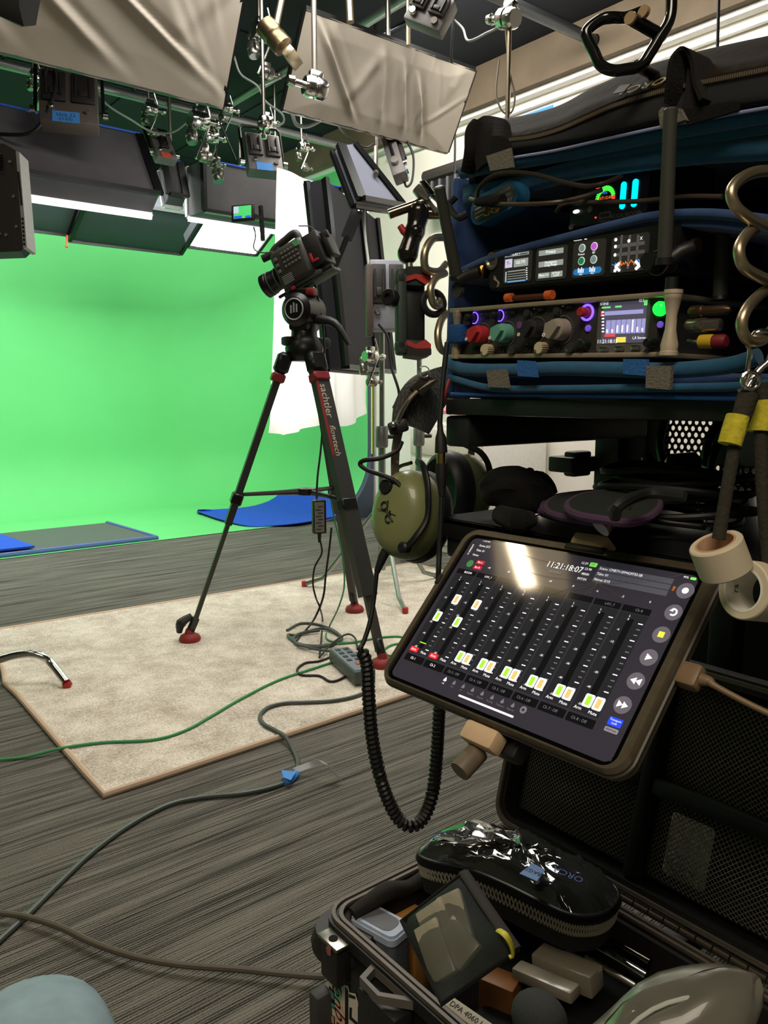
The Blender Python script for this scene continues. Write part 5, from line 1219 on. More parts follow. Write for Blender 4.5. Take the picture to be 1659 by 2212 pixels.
MB(kf @ Matrix.Translation((-.021, .014, .0)) @ Matrix.Rotation(math.radians(-50), 4, 'Y')).lathe([(.009, 0), (.0095, .002), (.0095, .011), (.0085, .012), (.004, .012), (.004, .009), (0, .009)], 24).build('side_knob', BLK, pcp)
# black slatted thing behind the bag
wq = onX(945, 400, 3.76)
vb = thing('wall_heater', 'black slatted heater fixed on the white wall, seen left of the bag', 'heater', wq)
h0, h1 = onX(905, 384, 3.7), onX(905, 470, 3.7)
MB().ab(3.70, h0.y-.75, 3.815, h0.y, h1.z, h0.z-.02, .01).build('case_body', BLK, vb)
MB().ab(3.67, h0.y-.75, 3.815, h0.y-.04, h0.z-.045, h0.z+.03, .03).build('lid', mat('dark_brown_lid', (48, 42, 38), .6), vb)
for i in range(9): MB().ab(3.685, h0.y-.075-i*.075, 3.705, h0.y-.055-i*.075, h1.z+.02, h0.z-.05, .004).build('slat', GRY, vb)
# ================================================================== headphones
dhp = .87
OLV = mat('olive_green_shell', (122, 128, 84), .38, coat=.2)
hpn = thing('headphones', 'olive green ear defender headphones hanging on the left end of the cart', 'headphones', at(870, 1200, dhp))
def cup(px, py, d, axis, w_, h_, flip, front):
    c = at(px, py, d); M = frame(c, Vector((0, 0, 1)).cross(Vector(axis)), (0, 0, 1)); 
    z = Vector(axis).normalized(); x = Vector((0, 0, 1)).cross(z).normalized(); y = z.cross(x)
    M = Matrix(((x.x, y.x, z.x, c.x), (x.y, y.y, z.y, c.y), (x.z, y.z, z.z, c.z), (0, 0, 0, 1)))
    S = M @ Matrix.Diagonal((w_, h_, 1, 1))
    sh = MB(S).lathe([(1.0, -.012), (1.0, -.004), (.985, .006), (.93, .016), (.82, .0235), (.6, .0285), (.3, .0305), (.001, .031)], 40).build('cup_shell', OLV, hpn)
    MB(S).lathe([(.70, -.034), (.86, -.038), (1.0, -.033), (1.06, -.024), (1.02, -.012), (.96, -.010)], 40).build('ear_pad', mat('ear_pad_black', (22, 26, 28), .5), hpn)
    MB(S).lathe([(.001, -.026), (.72, -.026), (.72, -.034)], 30).build('ear_foam', BLKF, hpn)
    return M, S, sh
ax1_ = -rt*.60-fw*.76+Vector((0, 0, .10))
M1, S1, shell1 = cup(880, 1112, dhp, ax1_, .0385, .050, 1, True)
MB(M1).lathe([(.0092, .012), (.0095, .024), (.0085, .031), (.0075, .032)], 12, Matrix.Translation((-.012, .027, 0))).build('volume_knob', RUB, shell1)
em1 = MB(M1); zf = .0318
em1.torus((-.009, .006, zf), .0042, .0010, n=18, k=6).tube([Vector((-.0052, .012, zf)), Vector((-.004, -.001, zf)), Vector((.001, -.006, zf)), Vector((.005, -.010, zf))], .0010, 6, smooth=4).tube([Vector((-.018, .002, zf)), Vector((.008, -.003, zf))], .0004, 5)
em1.torus((-.001, -.0072, zf), .0042, .0010, n=18, k=6, a0=60, a1=300).sphere((-.0005, .0005, zf), .0012, 8)
em1.build('emblem', mat('emblem_black', (26, 28, 22), .5), shell1)
yk = MB(M1).tube([(.004, .060, .0), (.022, .052, .012), (.034, .03, .016), (.036, .0, .014), (.030, -.022, .020), (.020, -.036, .022)], [.004, .0045, .0042, .0046, .005, .0045], 10, smooth=6, flat=.7)
yk.build('yoke', BLK, hpn)
MB(M1).tube([(-.004, .058, .0), (-.026, .05, -.004), (-.040, .022, -.008), (-.0385, .002, -.004)], .0022, 8, smooth=6).build('wire_yoke', mat('dark_chrome'), hpn)
MB(M1).lathe([(.0062, .018), (.0062, .026), (.004, .028)], 16, Matrix.Translation((.018, -.036, 0))).build('yoke_button', BLK, hpn)
ax2_ = rt*.80+fw*.60+Vector((0, 0, .05))
M2_, S2, shell2 = cup(995, 1062, 1.0, ax2_, .040, .050, -1, False)
MB(M2_).tube([(-.004, .060, .0), (-.022, .05, .012), (-.034, .03, .016), (-.036, .0, .014)], .004, 8, smooth=5).build('yoke', BLK, hpn)
# headband: metal slider, fuzzy pad over the top
bp_ = [at(852, 1040, dhp), at(852, 985, dhp), at(858, 940, dhp), at(872, 895, dhp), at(900, 845, dhp+.01), at(940, 818, dhp+.04), at(985, 822, dhp+.09), at(1010, 860, dhp+.12), at(1022, 930, dhp+.13), at(1018, 1000, dhp+.13)]
Cb = catmull(bp_, 8)
wv = (fw*.75+rt*.55).normalized()
def band(i0, i1, w_, t, nm, mt, off=0.0):
    C = Cb[i0:i1]; MB().sheet([[p+wv*(w_*(k/4-.5)) for p in C] for k in range(5)], t).build(nm, mt, hpn)
band(0, 26, .013, .0022, 'slider_strap', mat('slider_grey', (130, 120, 108), .35, .7))
band(54, len(Cb), .013, .0022, 'slider_strap', mat('slider_grey'))
pd_ = MB().tube([at(850, 905, dhp), at(862, 865, dhp), at(890, 826, dhp+.01), at(925, 806, dhp+.03), at(965, 812, dhp+.07), at(990, 840, dhp+.1)], [.014, .019, .022, .023, .022, .014], 18, smooth=6, flat=.42, hint=tuple(wv.cross(Vector((0, 0, 1)))))
pd_ = MB(); Cp = catmull([at(846, 912, dhp), at(852, 870, dhp), at(878, 826, dhp), at(915, 803, dhp+.02), at(955, 806, dhp+.05), at(990, 832, dhp+.09)], 7)
Ci = catmull([at(905, 928, dhp+.06), at(925, 895, dhp+.06), at(940, 868, dhp+.06), at(958, 850, dhp+.07), at(975, 848, dhp+.08), at(1000, 860, dhp+.11)], 7)
rowsP = []
for k in range(9):
    t_ = k/8; rowsP.append([a.lerp(b, t_)-fw*.008*math.sin(t_*math.pi) for a, b in zip(Cp, Ci)])
MB().sheet(rowsP, .014).build('fuzzy_band_pad', mat('fuzzy_black', (40, 38, 35), .98, scale=260, var=.25, bump=1.0, sheen=.5), hpn)
dsl = dhp-.014
MB().tube(pc([(858, 912, dsl), (868, 890, dsl), (884, 862, dsl), (900, 845, dsl)]), .0062, 10, smooth=4, flat=.35).build('slider_plate', mat('slider_grey'), hpn)
MB().tube(pc([(862, 908, dsl-.004), (872, 884, dsl-.004), (884, 866, dsl-.004)]), .0016, 8, smooth=4).build('slider_slot', BLK, hpn)
MB().slab(pc([(884, 838, dsl), (920, 810, dsl+.006), (946, 822, dsl+.01), (912, 855, dsl+.006)]), fw*.003).build('label_plate', mat('black_label', (46, 42, 38), .4), hpn)
lt = MB()
for i in range(3): lt.tube(pc([(906+i*8, 842-i*5, dsl-.002), (930+i*5, 822-i*1, dsl-.0015)]), .0005, 4)
lt.build('label_print', mat('pale_print2', (170, 165, 155), .6), hpn)
MB(frame(at(860, 922, dhp-.012), rt+up*.3, up-rt*.3)).box((0, 0, 0), (.022, .014, .012), .003).build('slider_clamp', BLK, hpn)
MB(frz(at(850, 918, dhp-.02), -fw)).lathe([(.0035, 0), (.0035, .004), (.002, .005)], 6).build('clamp_bolt', CHR, hpn)
MB(frame(at(916, 815, dhp-.012), rt, up)).torus((0, .006, 0), .006, .0006, n=20).build('snap_ring', CHR, hpn)
MB().tube(pc([(868, 955, dhp-.006), (856, 975, dhp-.012), (820, 990, dhp-.015), (788, 994, dhp-.01), (778, 1003, dhp-.005), (795, 1016, dhp-.01), (830, 1028, dhp-.02), (855, 1040, dhp-.022), (868, 1055, dhp-.024)]), .0026, 10, smooth=6).build('bridge_lead', CBL, hpn)
r = hpn
MB().tube(pc([(836, 1185, dhp-.005), (826, 1205, dhp-.005), (814, 1235, dhp-.004)]), [.0056, .0052, .0034], 12).build('strain_relief', RUB, r)
MB().tube(pc([(815, 1225, dhp-.005), (808, 1290, dhp-.005), (800, 1340, dhp-.01), (786, 1385, dhp-.015), (776, 1402, .85)]), .0026, 10, smooth=6).build('straight_lead', CBL, r)
def helix(P, R, pitch, wr, n=9):
    C = catmull(P, 14); L = [0]
    for a, b in zip(C, C[1:]): L.append(L[-1]+(b-a).length)
    tot = L[-1]; N = int(tot/pitch*n); C = resample(C, N+1); out = []
    t0 = (C[1]-C[0]).normalized(); nx = (fw-t0*fw.dot(t0)).normalized()
    for i in range(N+1):
        t = (C[min(i+1, N)]-C[max(0, i-1)]).normalized(); nx = (nx-t*nx.dot(t)).normalized(); ny = t.cross(nx); a = 2*math.pi*i/n
        out.append(C[i]+nx*(R*math.cos(a))+ny*(R*math.sin(a)))
    return out
hp_ = pc([(774, 1405, .85), (784, 1412, .85), (793, 1440, .85), (796, 1500, .85), (802, 1580, .85), (814, 1650, .85), (835, 1720, .85), (862, 1770, .85), (892, 1783, .85), (918, 1760, .86), (935, 1710, .87), (943, 1640, .88), (947, 1570, .88), (950, 1520, .88), (952, 1490, .88)])
MB().tube(helix(hp_, .0050, .0052, .0024), .0030, 6).build('coiled_cord', mat('cord_black', (24, 23, 22), .45), r)
# long thin cord with jack joint hanging in front of the cart
r = thing('extension_lead', 'black jack lead with gold connector hanging down before the cart', 'cord', at(950, 1240, .82)); dj = .80
MB().tube(pc([(966, 740, dj), (957, 820, dj), (951, 900, dj), (950, 925, dj)]), .0027, 10, smooth=5).build('upper_lead', CBL, r)
MB().tube(pc([(970, 820, dj+.01), (958, 862, dj+.005), (950, 900, dj), (951, 918, dj)]), .0018, 8, smooth=5).build('red_lead', RED, r)
MB().tube(pc([(951, 915, dj), (951, 933, dj), (952, 945, dj), (953, 978, dj)]), [.0025, .0034, .0056, .0066], 14).build('plug_body', RUB, r)
MB().tube(pc([(953, 976, dj), (953, 980, dj), (953, 1003, dj)]), [.0046, .0047, .0047], 16).build('gold_sleeve', mat('gold_sleeve', (170, 150, 100), .25, 1.0), r)
MB().tube(pc([(954, 1002, dj), (954, 1030, dj), (954, 1047, dj), (955, 1072, dj)]), [.006, .0062, .0048, .0035], 14).build('socket_body', RUB, r)
MB().tube(pc([(954, 1070, dj), (952, 1130, dj), (949, 1190, dj), (947, 1260, dj), (950, 1330, dj+.05)]), .0028, 10, smooth=5).build('lower_lead', CBL, r)
# ================================================================== on the lower shelf
zl = zl_top+.001
def onshelf(px, py, dz=0): return onZ(px, py, zl+dz)
g = thing('glove', 'black crumpled glove on the lower cart shelf', 'glove', onshelf(1120, 1110))
dgl = (onshelf(1110, 1118)-CAM).dot(fw)
gm = MB().tube(pc([(1046, 1078, dgl), (1062, 1066, dgl), (1085, 1060, dgl), (1115, 1062, dgl), (1145, 1068, dgl), (1175, 1078, dgl), (1203, 1086, dgl)]), [.007, .017, .021, .023, .021, .014, .005], 22, smooth=7, flat=1.15)
for i, v in enumerate(gm.v): v += Vector((math.sin(v.z*260+v.y*140), math.sin(v.x*210+v.z*170), math.sin(v.y*190+v.x*230)))*.0022
gm.build('body', BLKF, g)
MB().tube(pc([(1120, 1052, dgl), (1140, 1036, dgl), (1146, 1020, dgl), (1138, 1016, dgl)]), [.012, .007, .005, .003], 10, smooth=4).build('finger_tip', BLKF, g)
for L in ([(1120, 1056, dgl), (1160, 1034, dgl), (1184, 1048, dgl), (1196, 1068, dgl)], [(1110, 1086, dgl), (1150, 1092, dgl), (1190, 1090, dgl)], [(1060, 1062, dgl), (1090, 1042, dgl), (1125, 1038, dgl)]): MB().tube(pc(L), [.010, .009, .007, .005], 10, smooth=4).build('finger', BLKF, g)
MB().tube([onshelf(1082, 1112, .012), onshelf(1120, 1125, .012), onshelf(1146, 1122, .012)], [.010, .012, .008], 12, smooth=4).build('cuff', BLKF, g)
r = thing('key_tool', 'flat steel tool under the glove', 'tool', onshelf(1125, 1118))
MB().slab([onshelf(1104, 1117), onshelf(1138, 1110), onshelf(1142, 1113), onshelf(1108, 1121)], (0, 0, .002)).build('blade', CHR, r)
MB().slab([onshelf(1112, 1123), onshelf(1160, 1110), onshelf(1164, 1114), onshelf(1118, 1127)], (0, 0, .002)).build('handle', CHR, r)
PURP = mat('purple_trim', (72, 48, 76), .9, bump=.3, scale=300)
fp_ = thing('folded_pouch', 'folded black cloth pouch with purple edging on the lower shelf', 'pouch', onshelf(1250, 1120))
for k, (dz, sh) in enumerate(((.006, 0), (.014, 6), (.022, 14), (.034, 60))):
    E_ = [(1168+sh, 1112-k*1), (1172+sh, 1092), (1210+sh, 1076), (1300+sh, 1070), (1360+sh, 1090), (1350+sh, 1120), (1300+sh, 1138), (1230+sh, 1130), (1190+sh, 1122)]
    Q = [onZ(px, py-dz*0, zl+dz) for px, py in E_]; Q = catmull(Q, 5, closed=True); c_ = sum(Q, Vector())/len(Q)
    MB().add(Q+[q+Vector((0, 0, .006)) for q in Q], [list(range(len(Q)))[::-1], list(range(len(Q), 2*len(Q)))]+[[i, (i+1) % len(Q), len(Q)+(i+1) % len(Q), len(Q)+i] for i in range(len(Q))]).build('cloth_fold', mat('dark_green_black', (24, 30, 28), .95), fp_)
    MB().tube([q+Vector((0, 0, .003)) for q in Q], .0035, 8, closed=True).build('purple_edge', PURP, fp_)
cc_ = thing('coiled_cable', 'coil of thick black cable with nickel plugs on the lower shelf', 'cable', onshelf(1440, 1130))
ctr = onshelf(1450, 1120, .012)
P = []
for i in range(84):
    t = i/12*2*math.pi; R_c = .062+.010*math.sin(i*.37); P.append(ctr+Vector((R_c*.85*math.cos(t), R_c*1.1*math.sin(t), .0006*i+.003*math.sin(i*1.3))))
MB().tube(P, .0036, 8, smooth=3).build('cable_coil', CBL, cc_)
MB().tube([onshelf(1328, 1118, .045), onshelf(1340, 1090, .055), onshelf(1400, 1066, .06), onshelf(1480, 1072, .06)], .0042, 8, smooth=5).build('top_loop', CBL, cc_)
MB(frz(at(1297, 1140, .62), rt*.75+up*.62+fw*.2)).lathe([(.0085, 0), (.0085, .003), (.0075, .004), (.0075, .018), (.006, .02), (.005, .03)], 20).build('nickel_plug', mat('nickel', (150, 142, 135), .3, .9), cc_)
MB().tube(pc([(1486, 1074, .72), (1512, 1110, .70), (1530, 1142, .68)]), .0022, 8).build('bright_rod', CHR, cc_)
for k, L in enumerate(([(1440, 890, .95), (1425, 960, .95), (1440, 1030, .93)], [(1560, 900, .95), (1528, 960, .94), (1525, 1030, .93), (1545, 1080, .9)], [(1590, 905, .95), (1545, 970, .93), (1535, 1040, .92), (1560, 1090, .9)])):
    cable('shelf_cable', pc(L), .005, ['black cable hanging behind the left of the shelf gap', 'black cable looping before the perforated back, outer one', 'black cable looping before the perforated back, inner one'][k], group='cables between the shelves')
tag(MB().tube(pc([(1396, 985, .85), (1420, 1030, .84), (1430, 1042, .84)]), [.006, .007, .006], 12).build('cable_plug', mat('black_nickel', (60, 60, 60), .35, .6)), 'dark plug hanging before the solid back plate', 'plug')
tag(MB(frz(at(1478, 1020, .85), rt)).lathe([(.012, -.02), (.02, -.015), (.022, .01), (.012, .02)], 18).build('cable_gland', mat('gloss_black')), 'glossy black round fitting between the shelves', 'fitting')
# ================================================================== tablet in rugged case on its holder
TO = at(850, 1447, .7172); TXv = at(1317, 1634, .5355)-TO; TYv = at(1031, 1164, .7615)-TO
TB = Fr(frame(TO, TXv, TYv)); mm = .001
tab = thing('tablet', 'cracked tablet in a worn dark tan case showing mixer faders', 'tablet', TB.w(.117, .06, -.02))
CASE = mat('worn_tan_case', (78, 70, 56), .42, .15, scale=160, var=.18)
ou = rrect(-.0135, -.0125, .2495, .1615, .017, 8); inn = rrect(-.0055, -.0085, .2405, .1535, .011, 8)
cs = MB(TB.M); n_ = len(ou)
mid_o = rrect(-.011, -.010, .247, .159, .0155, 8)
V0 = [(x, y, -.012) for x, y in ou]+[(x, y, -.001) for x, y in ou]+[(x, y, .0022) for x, y in mid_o]+[(x, y, .0022) for x, y in inn]+[(x, y, -.0004) for x, y in inn]
F0 = []
for L in range(4): F0 += [[L*n_+i, L*n_+(i+1) % n_, (L+1)*n_+(i+1) % n_, (L+1)*n_+i] for i in range(n_)]
cs.add(V0, F0+[list(range(n_))[::-1]]); cs.build('case', CASE, tab)
MB(TB.M).tube([Vector((x, y, -.005)) for x, y in ou], .0016, 6, closed=True).build('case_ridge', mat('dark_tan', (54, 50, 42), .45), tab)
MB(TB.M).ab(.108, .1535, .150, .1615, -.003, .0030, .002).build('camera_recess', BLK, tab)
MB(TB.M).box((-.0098, .098, .0015), (.006, .012, .004), .002).build('case_notch', BLK, tab)
# glass and picture
GLS = mat('screen_glass_black', (8, 8, 10), .04, coat=.0, var=0, spec=.6)
def emg(name, rgb, e): return mat('t_'+name, rgb, .06, em=e, var=0)
MB(TB.M).prism(inn, -.003, -.0002).build('glass', GLS, tab)
scn = MB(TB.M)
BGc = emg('bg', (52, 50, 58), .55); CHN = emg('chan', (40, 41, 45), .5); DKC_ = emg('dark', (22, 22, 24), .4); WHc = emg('white', (240, 240, 245), 1.0); GYc = emg('grey', (120, 120, 126), .6)
def R2(x0_, y0_, x1_, y1_, mt, z=.0002, r=0):
    scn.m(mt)
    if r: scn.prism([(x*mm, y*mm) for x, y in rrect(x0_, y0_, x1_, y1_, r, 4)], z-.0001, z)
    else: scn.add([(x0_*mm, y0_*mm, z), (x1_*mm, y0_*mm, z), (x1_*mm, y1_*mm, z), (x0_*mm, y1_*mm, z)], [[0, 1, 2, 3]])
def T2(s_, x, y, sz, mt=None, al='CENTER', rot=0):
    scn.m(mt or WHc).text(s_, sz*mm, Matrix.Translation((x*mm, y*mm, .0007)) @ Matrix.Rotation(rot, 4, 'Z'), al)
R2(-.5, -5, 236, 150.5, BGc, .0001, 6)
for i in range(8):
    x = 10+i*26.25
    R2(x-6, 22, x+18.6, 109, CHN, .0002); R2(x-6, 109.5, x+18.6, 115, DKC_, .0002); R2(x+3, 28, x+8.6, 104, DKC_, .0003)
    R2(x-6, 13, x+18.6, 20, DKC_, .0002, 1)
    T2(['BOOM', 'LAV_1', 'LAV_2', '', 'WIRELESS', 'CAM MIX', 'LAV_7', 'Ch 8'][i] if i in (0, 1, 6, 7) else '', x+9, 112, 3.2, None if i < 2 else GYc)
    for y, s_ in ((106, 'L'), (103, '0'), (93, '-6'), (82, '-12'), (68, '-20'), (55, '-30'), (42.5, '-40'), (28, '-50')): T2(s_, x+(0 if len(s_) > 1 else 4), y, 2.6)
    for j in range(16): R2(x+(14 if j % 3 else 13.2), 27.5+j*4.9, x+17.2, 28.3+j*4.9, WHc if j % 3 == 0 else GYc, .0004)
    def fader(cx_, cy_, c_):
        R2(cx_-4, cy_-5.2, cx_+4, cy_+5.2, WHc, .0006, 1.4); R2(cx_-2.0, cy_-3.7, cx_+2.0, cy_+3.7, c_, .0008)
    LGc = emg('lime', (150, 215, 50), .95); ORc = emg('apricot', (240, 180, 110), .95)
    if i < 2: fader(13.9+i*26.2, 61.9, LGc); fader(24.2+i*25.8, 82.8, ORc)
    else: fader(64.7+(i-2)*26.85, 32.3, LGc); fader(73.4+(i-2)*26.85, 32.3, ORc)
    if i < 2: R2(x-5.5, 22.5, x+5, 27.3, emg('armed_red', (222, 40, 44), .95), .0004, 1)
    T2('Arm', x-.3, 24.8, 3.6, WHc); T2('Mute', x+13, 24.2, 3.6); T2('Ch %d' % (i+1) if i < 2 else 'Ch %d : Off' % (i+1), x+5, 16.5, 3.3, WHc if i < 2 else GYc)
R2(11.5, 32.6, 20, 33.6, emg('lime', (150, 215, 50), .95), .0006)
for y, s_ in ((125.2, 'Bus L'), (119.4, 'Bus R')): R2(21, y-2.2, 31.5, y+2.2, emg('bus_red', (176, 36, 56), .8), .0004, 1); T2(s_, 26.2, y, 2.8)
scn.m(emg('logo_green', (70, 130, 80), .6)).lathe([(.004, 0), (.004, .0002)], 20, Matrix.Translation((.0145, .122, .0002)))
for s_, x, y, z in (('11:23 AM', 14, 148.5, 2.4), ('Scene: JCC', 13, 143, 3.2), ('Take: 01', 12.5, 137.5, 3.2), ('Notes:', 11.5, 132, 3.0)): T2(s_, x, y, z, None, 'LEFT')
T2('CURRENT', 5.5, 137, 2.8, None, 'CENTER', math.pi/2)
R2(34, 131, 84, 146, BGc, .0002)
T2('11:21:18:07', 118, 136.8, 8.2, None, 'CENTER'); T2('00:00:00.0', 112, 130.2, 3.0, GYc)
for i, s_ in enumerate(('12.2V', '23.98', '48000', 'INT/24')): T2(s_, 141-(6 if i == 0 else 0)+4, 144-i*5, 3.1, None, 'RIGHT')
R2(140.5, 142.2, 147.5, 146.2, emg('batt_green', (120, 225, 90), .95), .0005, .8); T2('DC', 144, 144.2, 2.6, DKC_)
for i, s_ in enumerate(('Scene: CMBTV-SFM42973S-SB', 'Take: 01', 'Notes: 5/15')):
    R2(150, 139.6-i*5.4, 217.5, 144.4-i*5.4, emg('field', (84, 84, 94), .55), .0003); T2(s_, 151.5, 142-i*5.4, 3.2, None, 'LEFT')
for i in range(8): T2(['-40', '-30', '-20', '-10', '-8', '-6', '-3', '0'][i], 40+i*24, 121.5 if i < 2 else 121, 2.6)
T2('100', 221, 136, 3, emg('amber', (235, 130, 50), .9), 'CENTER', math.pi/2); T2('99%', 226, 147.5, 2.6); R2(229.5, 146.4, 234, 148.6, emg('batt_green', (120, 225, 90), .95), .0005, .6)
R2(218.5, -3, 236, 146, BGc, .00025)
BTc = emg('button', (104, 100, 110), .6)
for y, s_ in ((136.3, 'o'), (116.8, 'u'), (97.2, 's'), (77.4, 'p'), (57.4, 'w'), (37.4, 'f')):
    x = 225.3+(y-37.4)*.049; T_m = Matrix.Translation((x*mm, y*mm, .0003))
    scn.m(BTc).lathe([(.0068, 0), (.0068, .0002)], 30, T_m)
    P_ = lambda L, mt=WHc, z=.0006: scn.m(mt).add([((x+a_)*mm, (y+b_)*mm, z) for a_, b_ in L], [list(range(len(L)))])
    if s_ == 'o': scn.m(WHc).lathe([(.0026, 0), (.0026, .0003)], 24, T_m)
    if s_ == 'u': scn.m(WHc).torus((0, 0, .0004), .0026, .0007, M=T_m, a0=-120, a1=120, n=16, k=5); P_([(-3.6, .8), (-1, 3.8), (-.4, .4)])
    if s_ == 's': P_([(-2.3, -2.3), (2.3, -2.3), (2.3, 2.3), (-2.3, 2.3)], emg('stop_yellow', (245, 235, 70), 1.0))
    if s_ == 'p': P_([(-2.2, -2.8), (3, 0), (-2.2, 2.8)])
    if s_ == 'w':
        for d_ in (-4.4, -.2): P_([(d_, 0), (d_+4.4, 2.8), (d_+4.4, -2.8)])
    if s_ == 'f':
        for d_ in (-4.2, 0): P_([(d_, 2.8), (d_+4.4, 0), (d_, -2.8)])
R2(220.5, 20.5, 231.5, 27, emg('blue_key', (40, 70, 225), .95), .0005, .8); T2('Transport', 226, 25, 2.2); T2('Lock', 226, 22.6, 2.2)
R2(220.5, 15.6, 231.5, 19.2, emg('grey_key', (140, 136, 146), .6), .0005, .8); T2('Alternate', 226, 17.4, 2.2, DKC_)
for i in range(8):
    x = 63+i*11; c_ = WHc if i == 0 else GYc
    scn.m(c_).lathe([(.0022, 0), (.0012, .0002)], 3, Matrix.Translation((x*mm, .0092, .0003)) @ Matrix.Rotation(math.pi/2, 4, 'Z')); R2(x-1.4, 7.2, x+1.4, 8.4, c_, .0005); T2(['1-8', '9-16', '17+', 'Returns', 'Outputs', 'Routing', 'Transport', 'Reports'][i], x, 5, 2.1, c_)
scn.m(GYc).lathe([(.0032, 0), (.0032, .0002)], 8, Matrix.Translation((.151, .0085, .0003))); scn.m(BGc).lathe([(.0012, 0), (.0012, .0003)], 12, Matrix.Translation((.151, .0085, .0005)))
R2(85.5, -.4, 146, 1.3, WHc, .0006, .8)
scn.build('screen_picture', None, tab, smooth=False)
ck = MB(TB.M); rn = random.Random(5)
o_ = Vector((.157, .128, .0009))
for ang, L_ in ((8, .07), (172, .09), (186, .075), (14, .05), (95, .02), (75, .022), (200, .04), (215, .03), (-12, .03), (260, .012), (240, .014)):
    P = [o_]; a_ = math.radians(ang)
    for s_ in range(6): a_ += rn.uniform(-.10, .10); P.append(P[-1]+Vector((math.cos(a_), math.sin(a_), 0))*L_/6)
    ck.tube(P, .00013, 4)
ck.build('glass_cracks', mat('crack_glint', (200, 185, 140), .15, .6), tab)
# holder clips, arm
TAN = mat('tan_clip', (205, 176, 142), .5)
hol = thing('tablet_holder', 'tan and black clamp holder gripping the tablet', 'holder', TB.w(.11, .06, -.05))
MB(TB.M).ab(.112, .160, .146, .172, -.014, .004, .002).build('upper_clip', TAN, hol)
MB(TB.M).ab(.106, -.030, .140, -.0135, -.016, .001, .003).build('lower_clip', TAN, hol)
MB(TB.M).ab(.116, -.026, .150, .17, -.034, -.017, .004).build('spine', BLK, hol)
MB(TB.M @ Matrix.Translation((.118, -.042, -.012)) @ Matrix.Rotation(math.radians(70), 4, 'X')).lathe([(.0085, -.012), (.009, -.010), (.009, .010), (.0085, .012)], 20).build('thumb_knob', mat('grey_tan_knob', (104, 92, 76), .5), hol)
MB().tube([TB.w(.13, .07, -.03), TB.w(.13, .05, -.09), Vector((.62, .42, zq0-.004)), Vector((.62, .45, zq1-.01))], .012, 12, smooth=4).build('arm', BLKM, hol)
r = thing('usb_plug', 'tan rectangular plug and cord at the right side of the tablet', 'plug', TB.w(.262, .075, -.006))
MB(TB.M).ab(.250, .066, .266, .084, -.013, -.001, .003).build('plug_shell', mat('dark_tan_plug', (120, 98, 72), .45), r)
MB(TB.M).tube([(.266, .075, -.007), (.272, .075, -.007), (.278, .073, -.008), (.31, .07, -.02), (.35, .07, -.03)], [.0045, .0035, .0022, .0022, .0022], 10, smooth=4).build('cord', mat('dark_tan_plug'), r)
# ================================================================== rugged case on the floor, open
zr = .222
XF, XB, YL, YR = onZ(690, 1957, zr).x, .925, onZ(690, 1957, zr).y, .30
XF = .575; YL = .868
CASEB = mat('case_black', (30, 30, 29), .5, scale=80, var=.12, bump=.15)
RIMM = mat('case_rim', (92, 84, 74), .45, scale=60, var=.15)
LIN = mat('case_lining', (30, 27, 24), .9, scale=100, var=.15, bump=.4)
case = thing('equipment_case', 'open black rugged case on the floor, stickered front, full of small gear', 'case', ((XF+XB)/2, (YL+YR)/2, 0))
def ring(m, o, i, z0_, z1_):
    n = len(o); V0 = [(x, y, z0_) for x, y in o]+[(x, y, z1_) for x, y in o]+[(x, y, z1_) for x, y in i]+[(x, y, z0_) for x, y in i]; F0 = []
    for L in range(4): F0 += [[L*n+k, L*n+(k+1) % n, ((L+1) % 4)*n+(k+1) % n, ((L+1) % 4)*n+k] for k in range(n)]
    m.add(V0, F0); return m
def rr(d, r): return rrect(XF+d, YR+d, XB-d, YL-d, r, 6)
b = MB(); ring(b, rr(.012, .035), rr(.02, .03), .03, zr-.022); b.prism(rr(.012, .035), .022, .034)
b.build('shell', CASEB, case)
b = MB(); ring(b, rr(0, .04), rr(.018, .03), zr-.024, zr-.006); b.build('rim_flange', CASEB, case)
b = MB(); ring(b, rr(.004, .038), rr(.009, .034), zr-.006, zr); ring(b, rr(.013, .032), rr(.018, .03), zr-.006, zr-.001); b.build('rim', RIMM, case)
b = MB(); ring(b, rr(.009, .034), rr(.013, .032), zr-.006, zr-.004); b.build('gasket', RUB, case)
b = MB(); ring(b, rr(.0185, .03), rr(.026, .026), .04, zr-.010); b.prism(rr(.024, .026), .036, .05); b.build('lining', LIN, case)
# bunched lining along the left end
MB().tube([Vector((XF+.04, YL-.03, zr-.012)), Vector((XF+.10, YL-.034, zr+.0)), Vector((XF+.15, YL-.03, zr-.014)), Vector((XF+.22, YL-.036, zr-.004)), Vector((XF+.30, YL-.03, zr-.018))], [.010, .014, .010, .015, .010], 10, smooth=5).build('lining_bunch', LIN, case)
# corner guard, hasps and latches on the front
MB().lathe([(.05, 0), (.052, .01), (.045, .03)], 20, Matrix.Translation((XF+.03, YL-.03, zr-.055))).build('corner_guard', CASEB, case)
hs = MB(); hs.ab(XF-.020, YL-.075, XF+.006, YL-.035, zr-.075, zr-.016, .004); hs.build('hasp_column', CASEB, case)
MB().ab(XF-.022, YL-.078, XF+.0, YL-.032, zr-.017, zr-.012, .001).build('hasp_plate', mat('worn_steel', (150, 146, 138), .3, .9), case)
MB().lathe([(.0065, 0), (.0065, .001)], 16, Matrix.Translation((XF-.011, YL-.055, zr-.012))).build('hasp_hole', mat('slot_black', (5, 5, 5), .9), case)
lt_ = MB(); P = [(XF+.004, YL-.125), (XF-.026, YL-.135), (XF-.028, YL-.175), (XF+.004, YL-.215)]; Pi = [(XF-.001, YL-.135), (XF-.021, YL-.142), (XF-.022, YL-.172), (XF-.001, YL-.198)]
ring(lt_, P, Pi, zr-.024, zr-.012); lt_.build('latch_guard', mat('latch_grey', (96, 92, 86), .5), case)
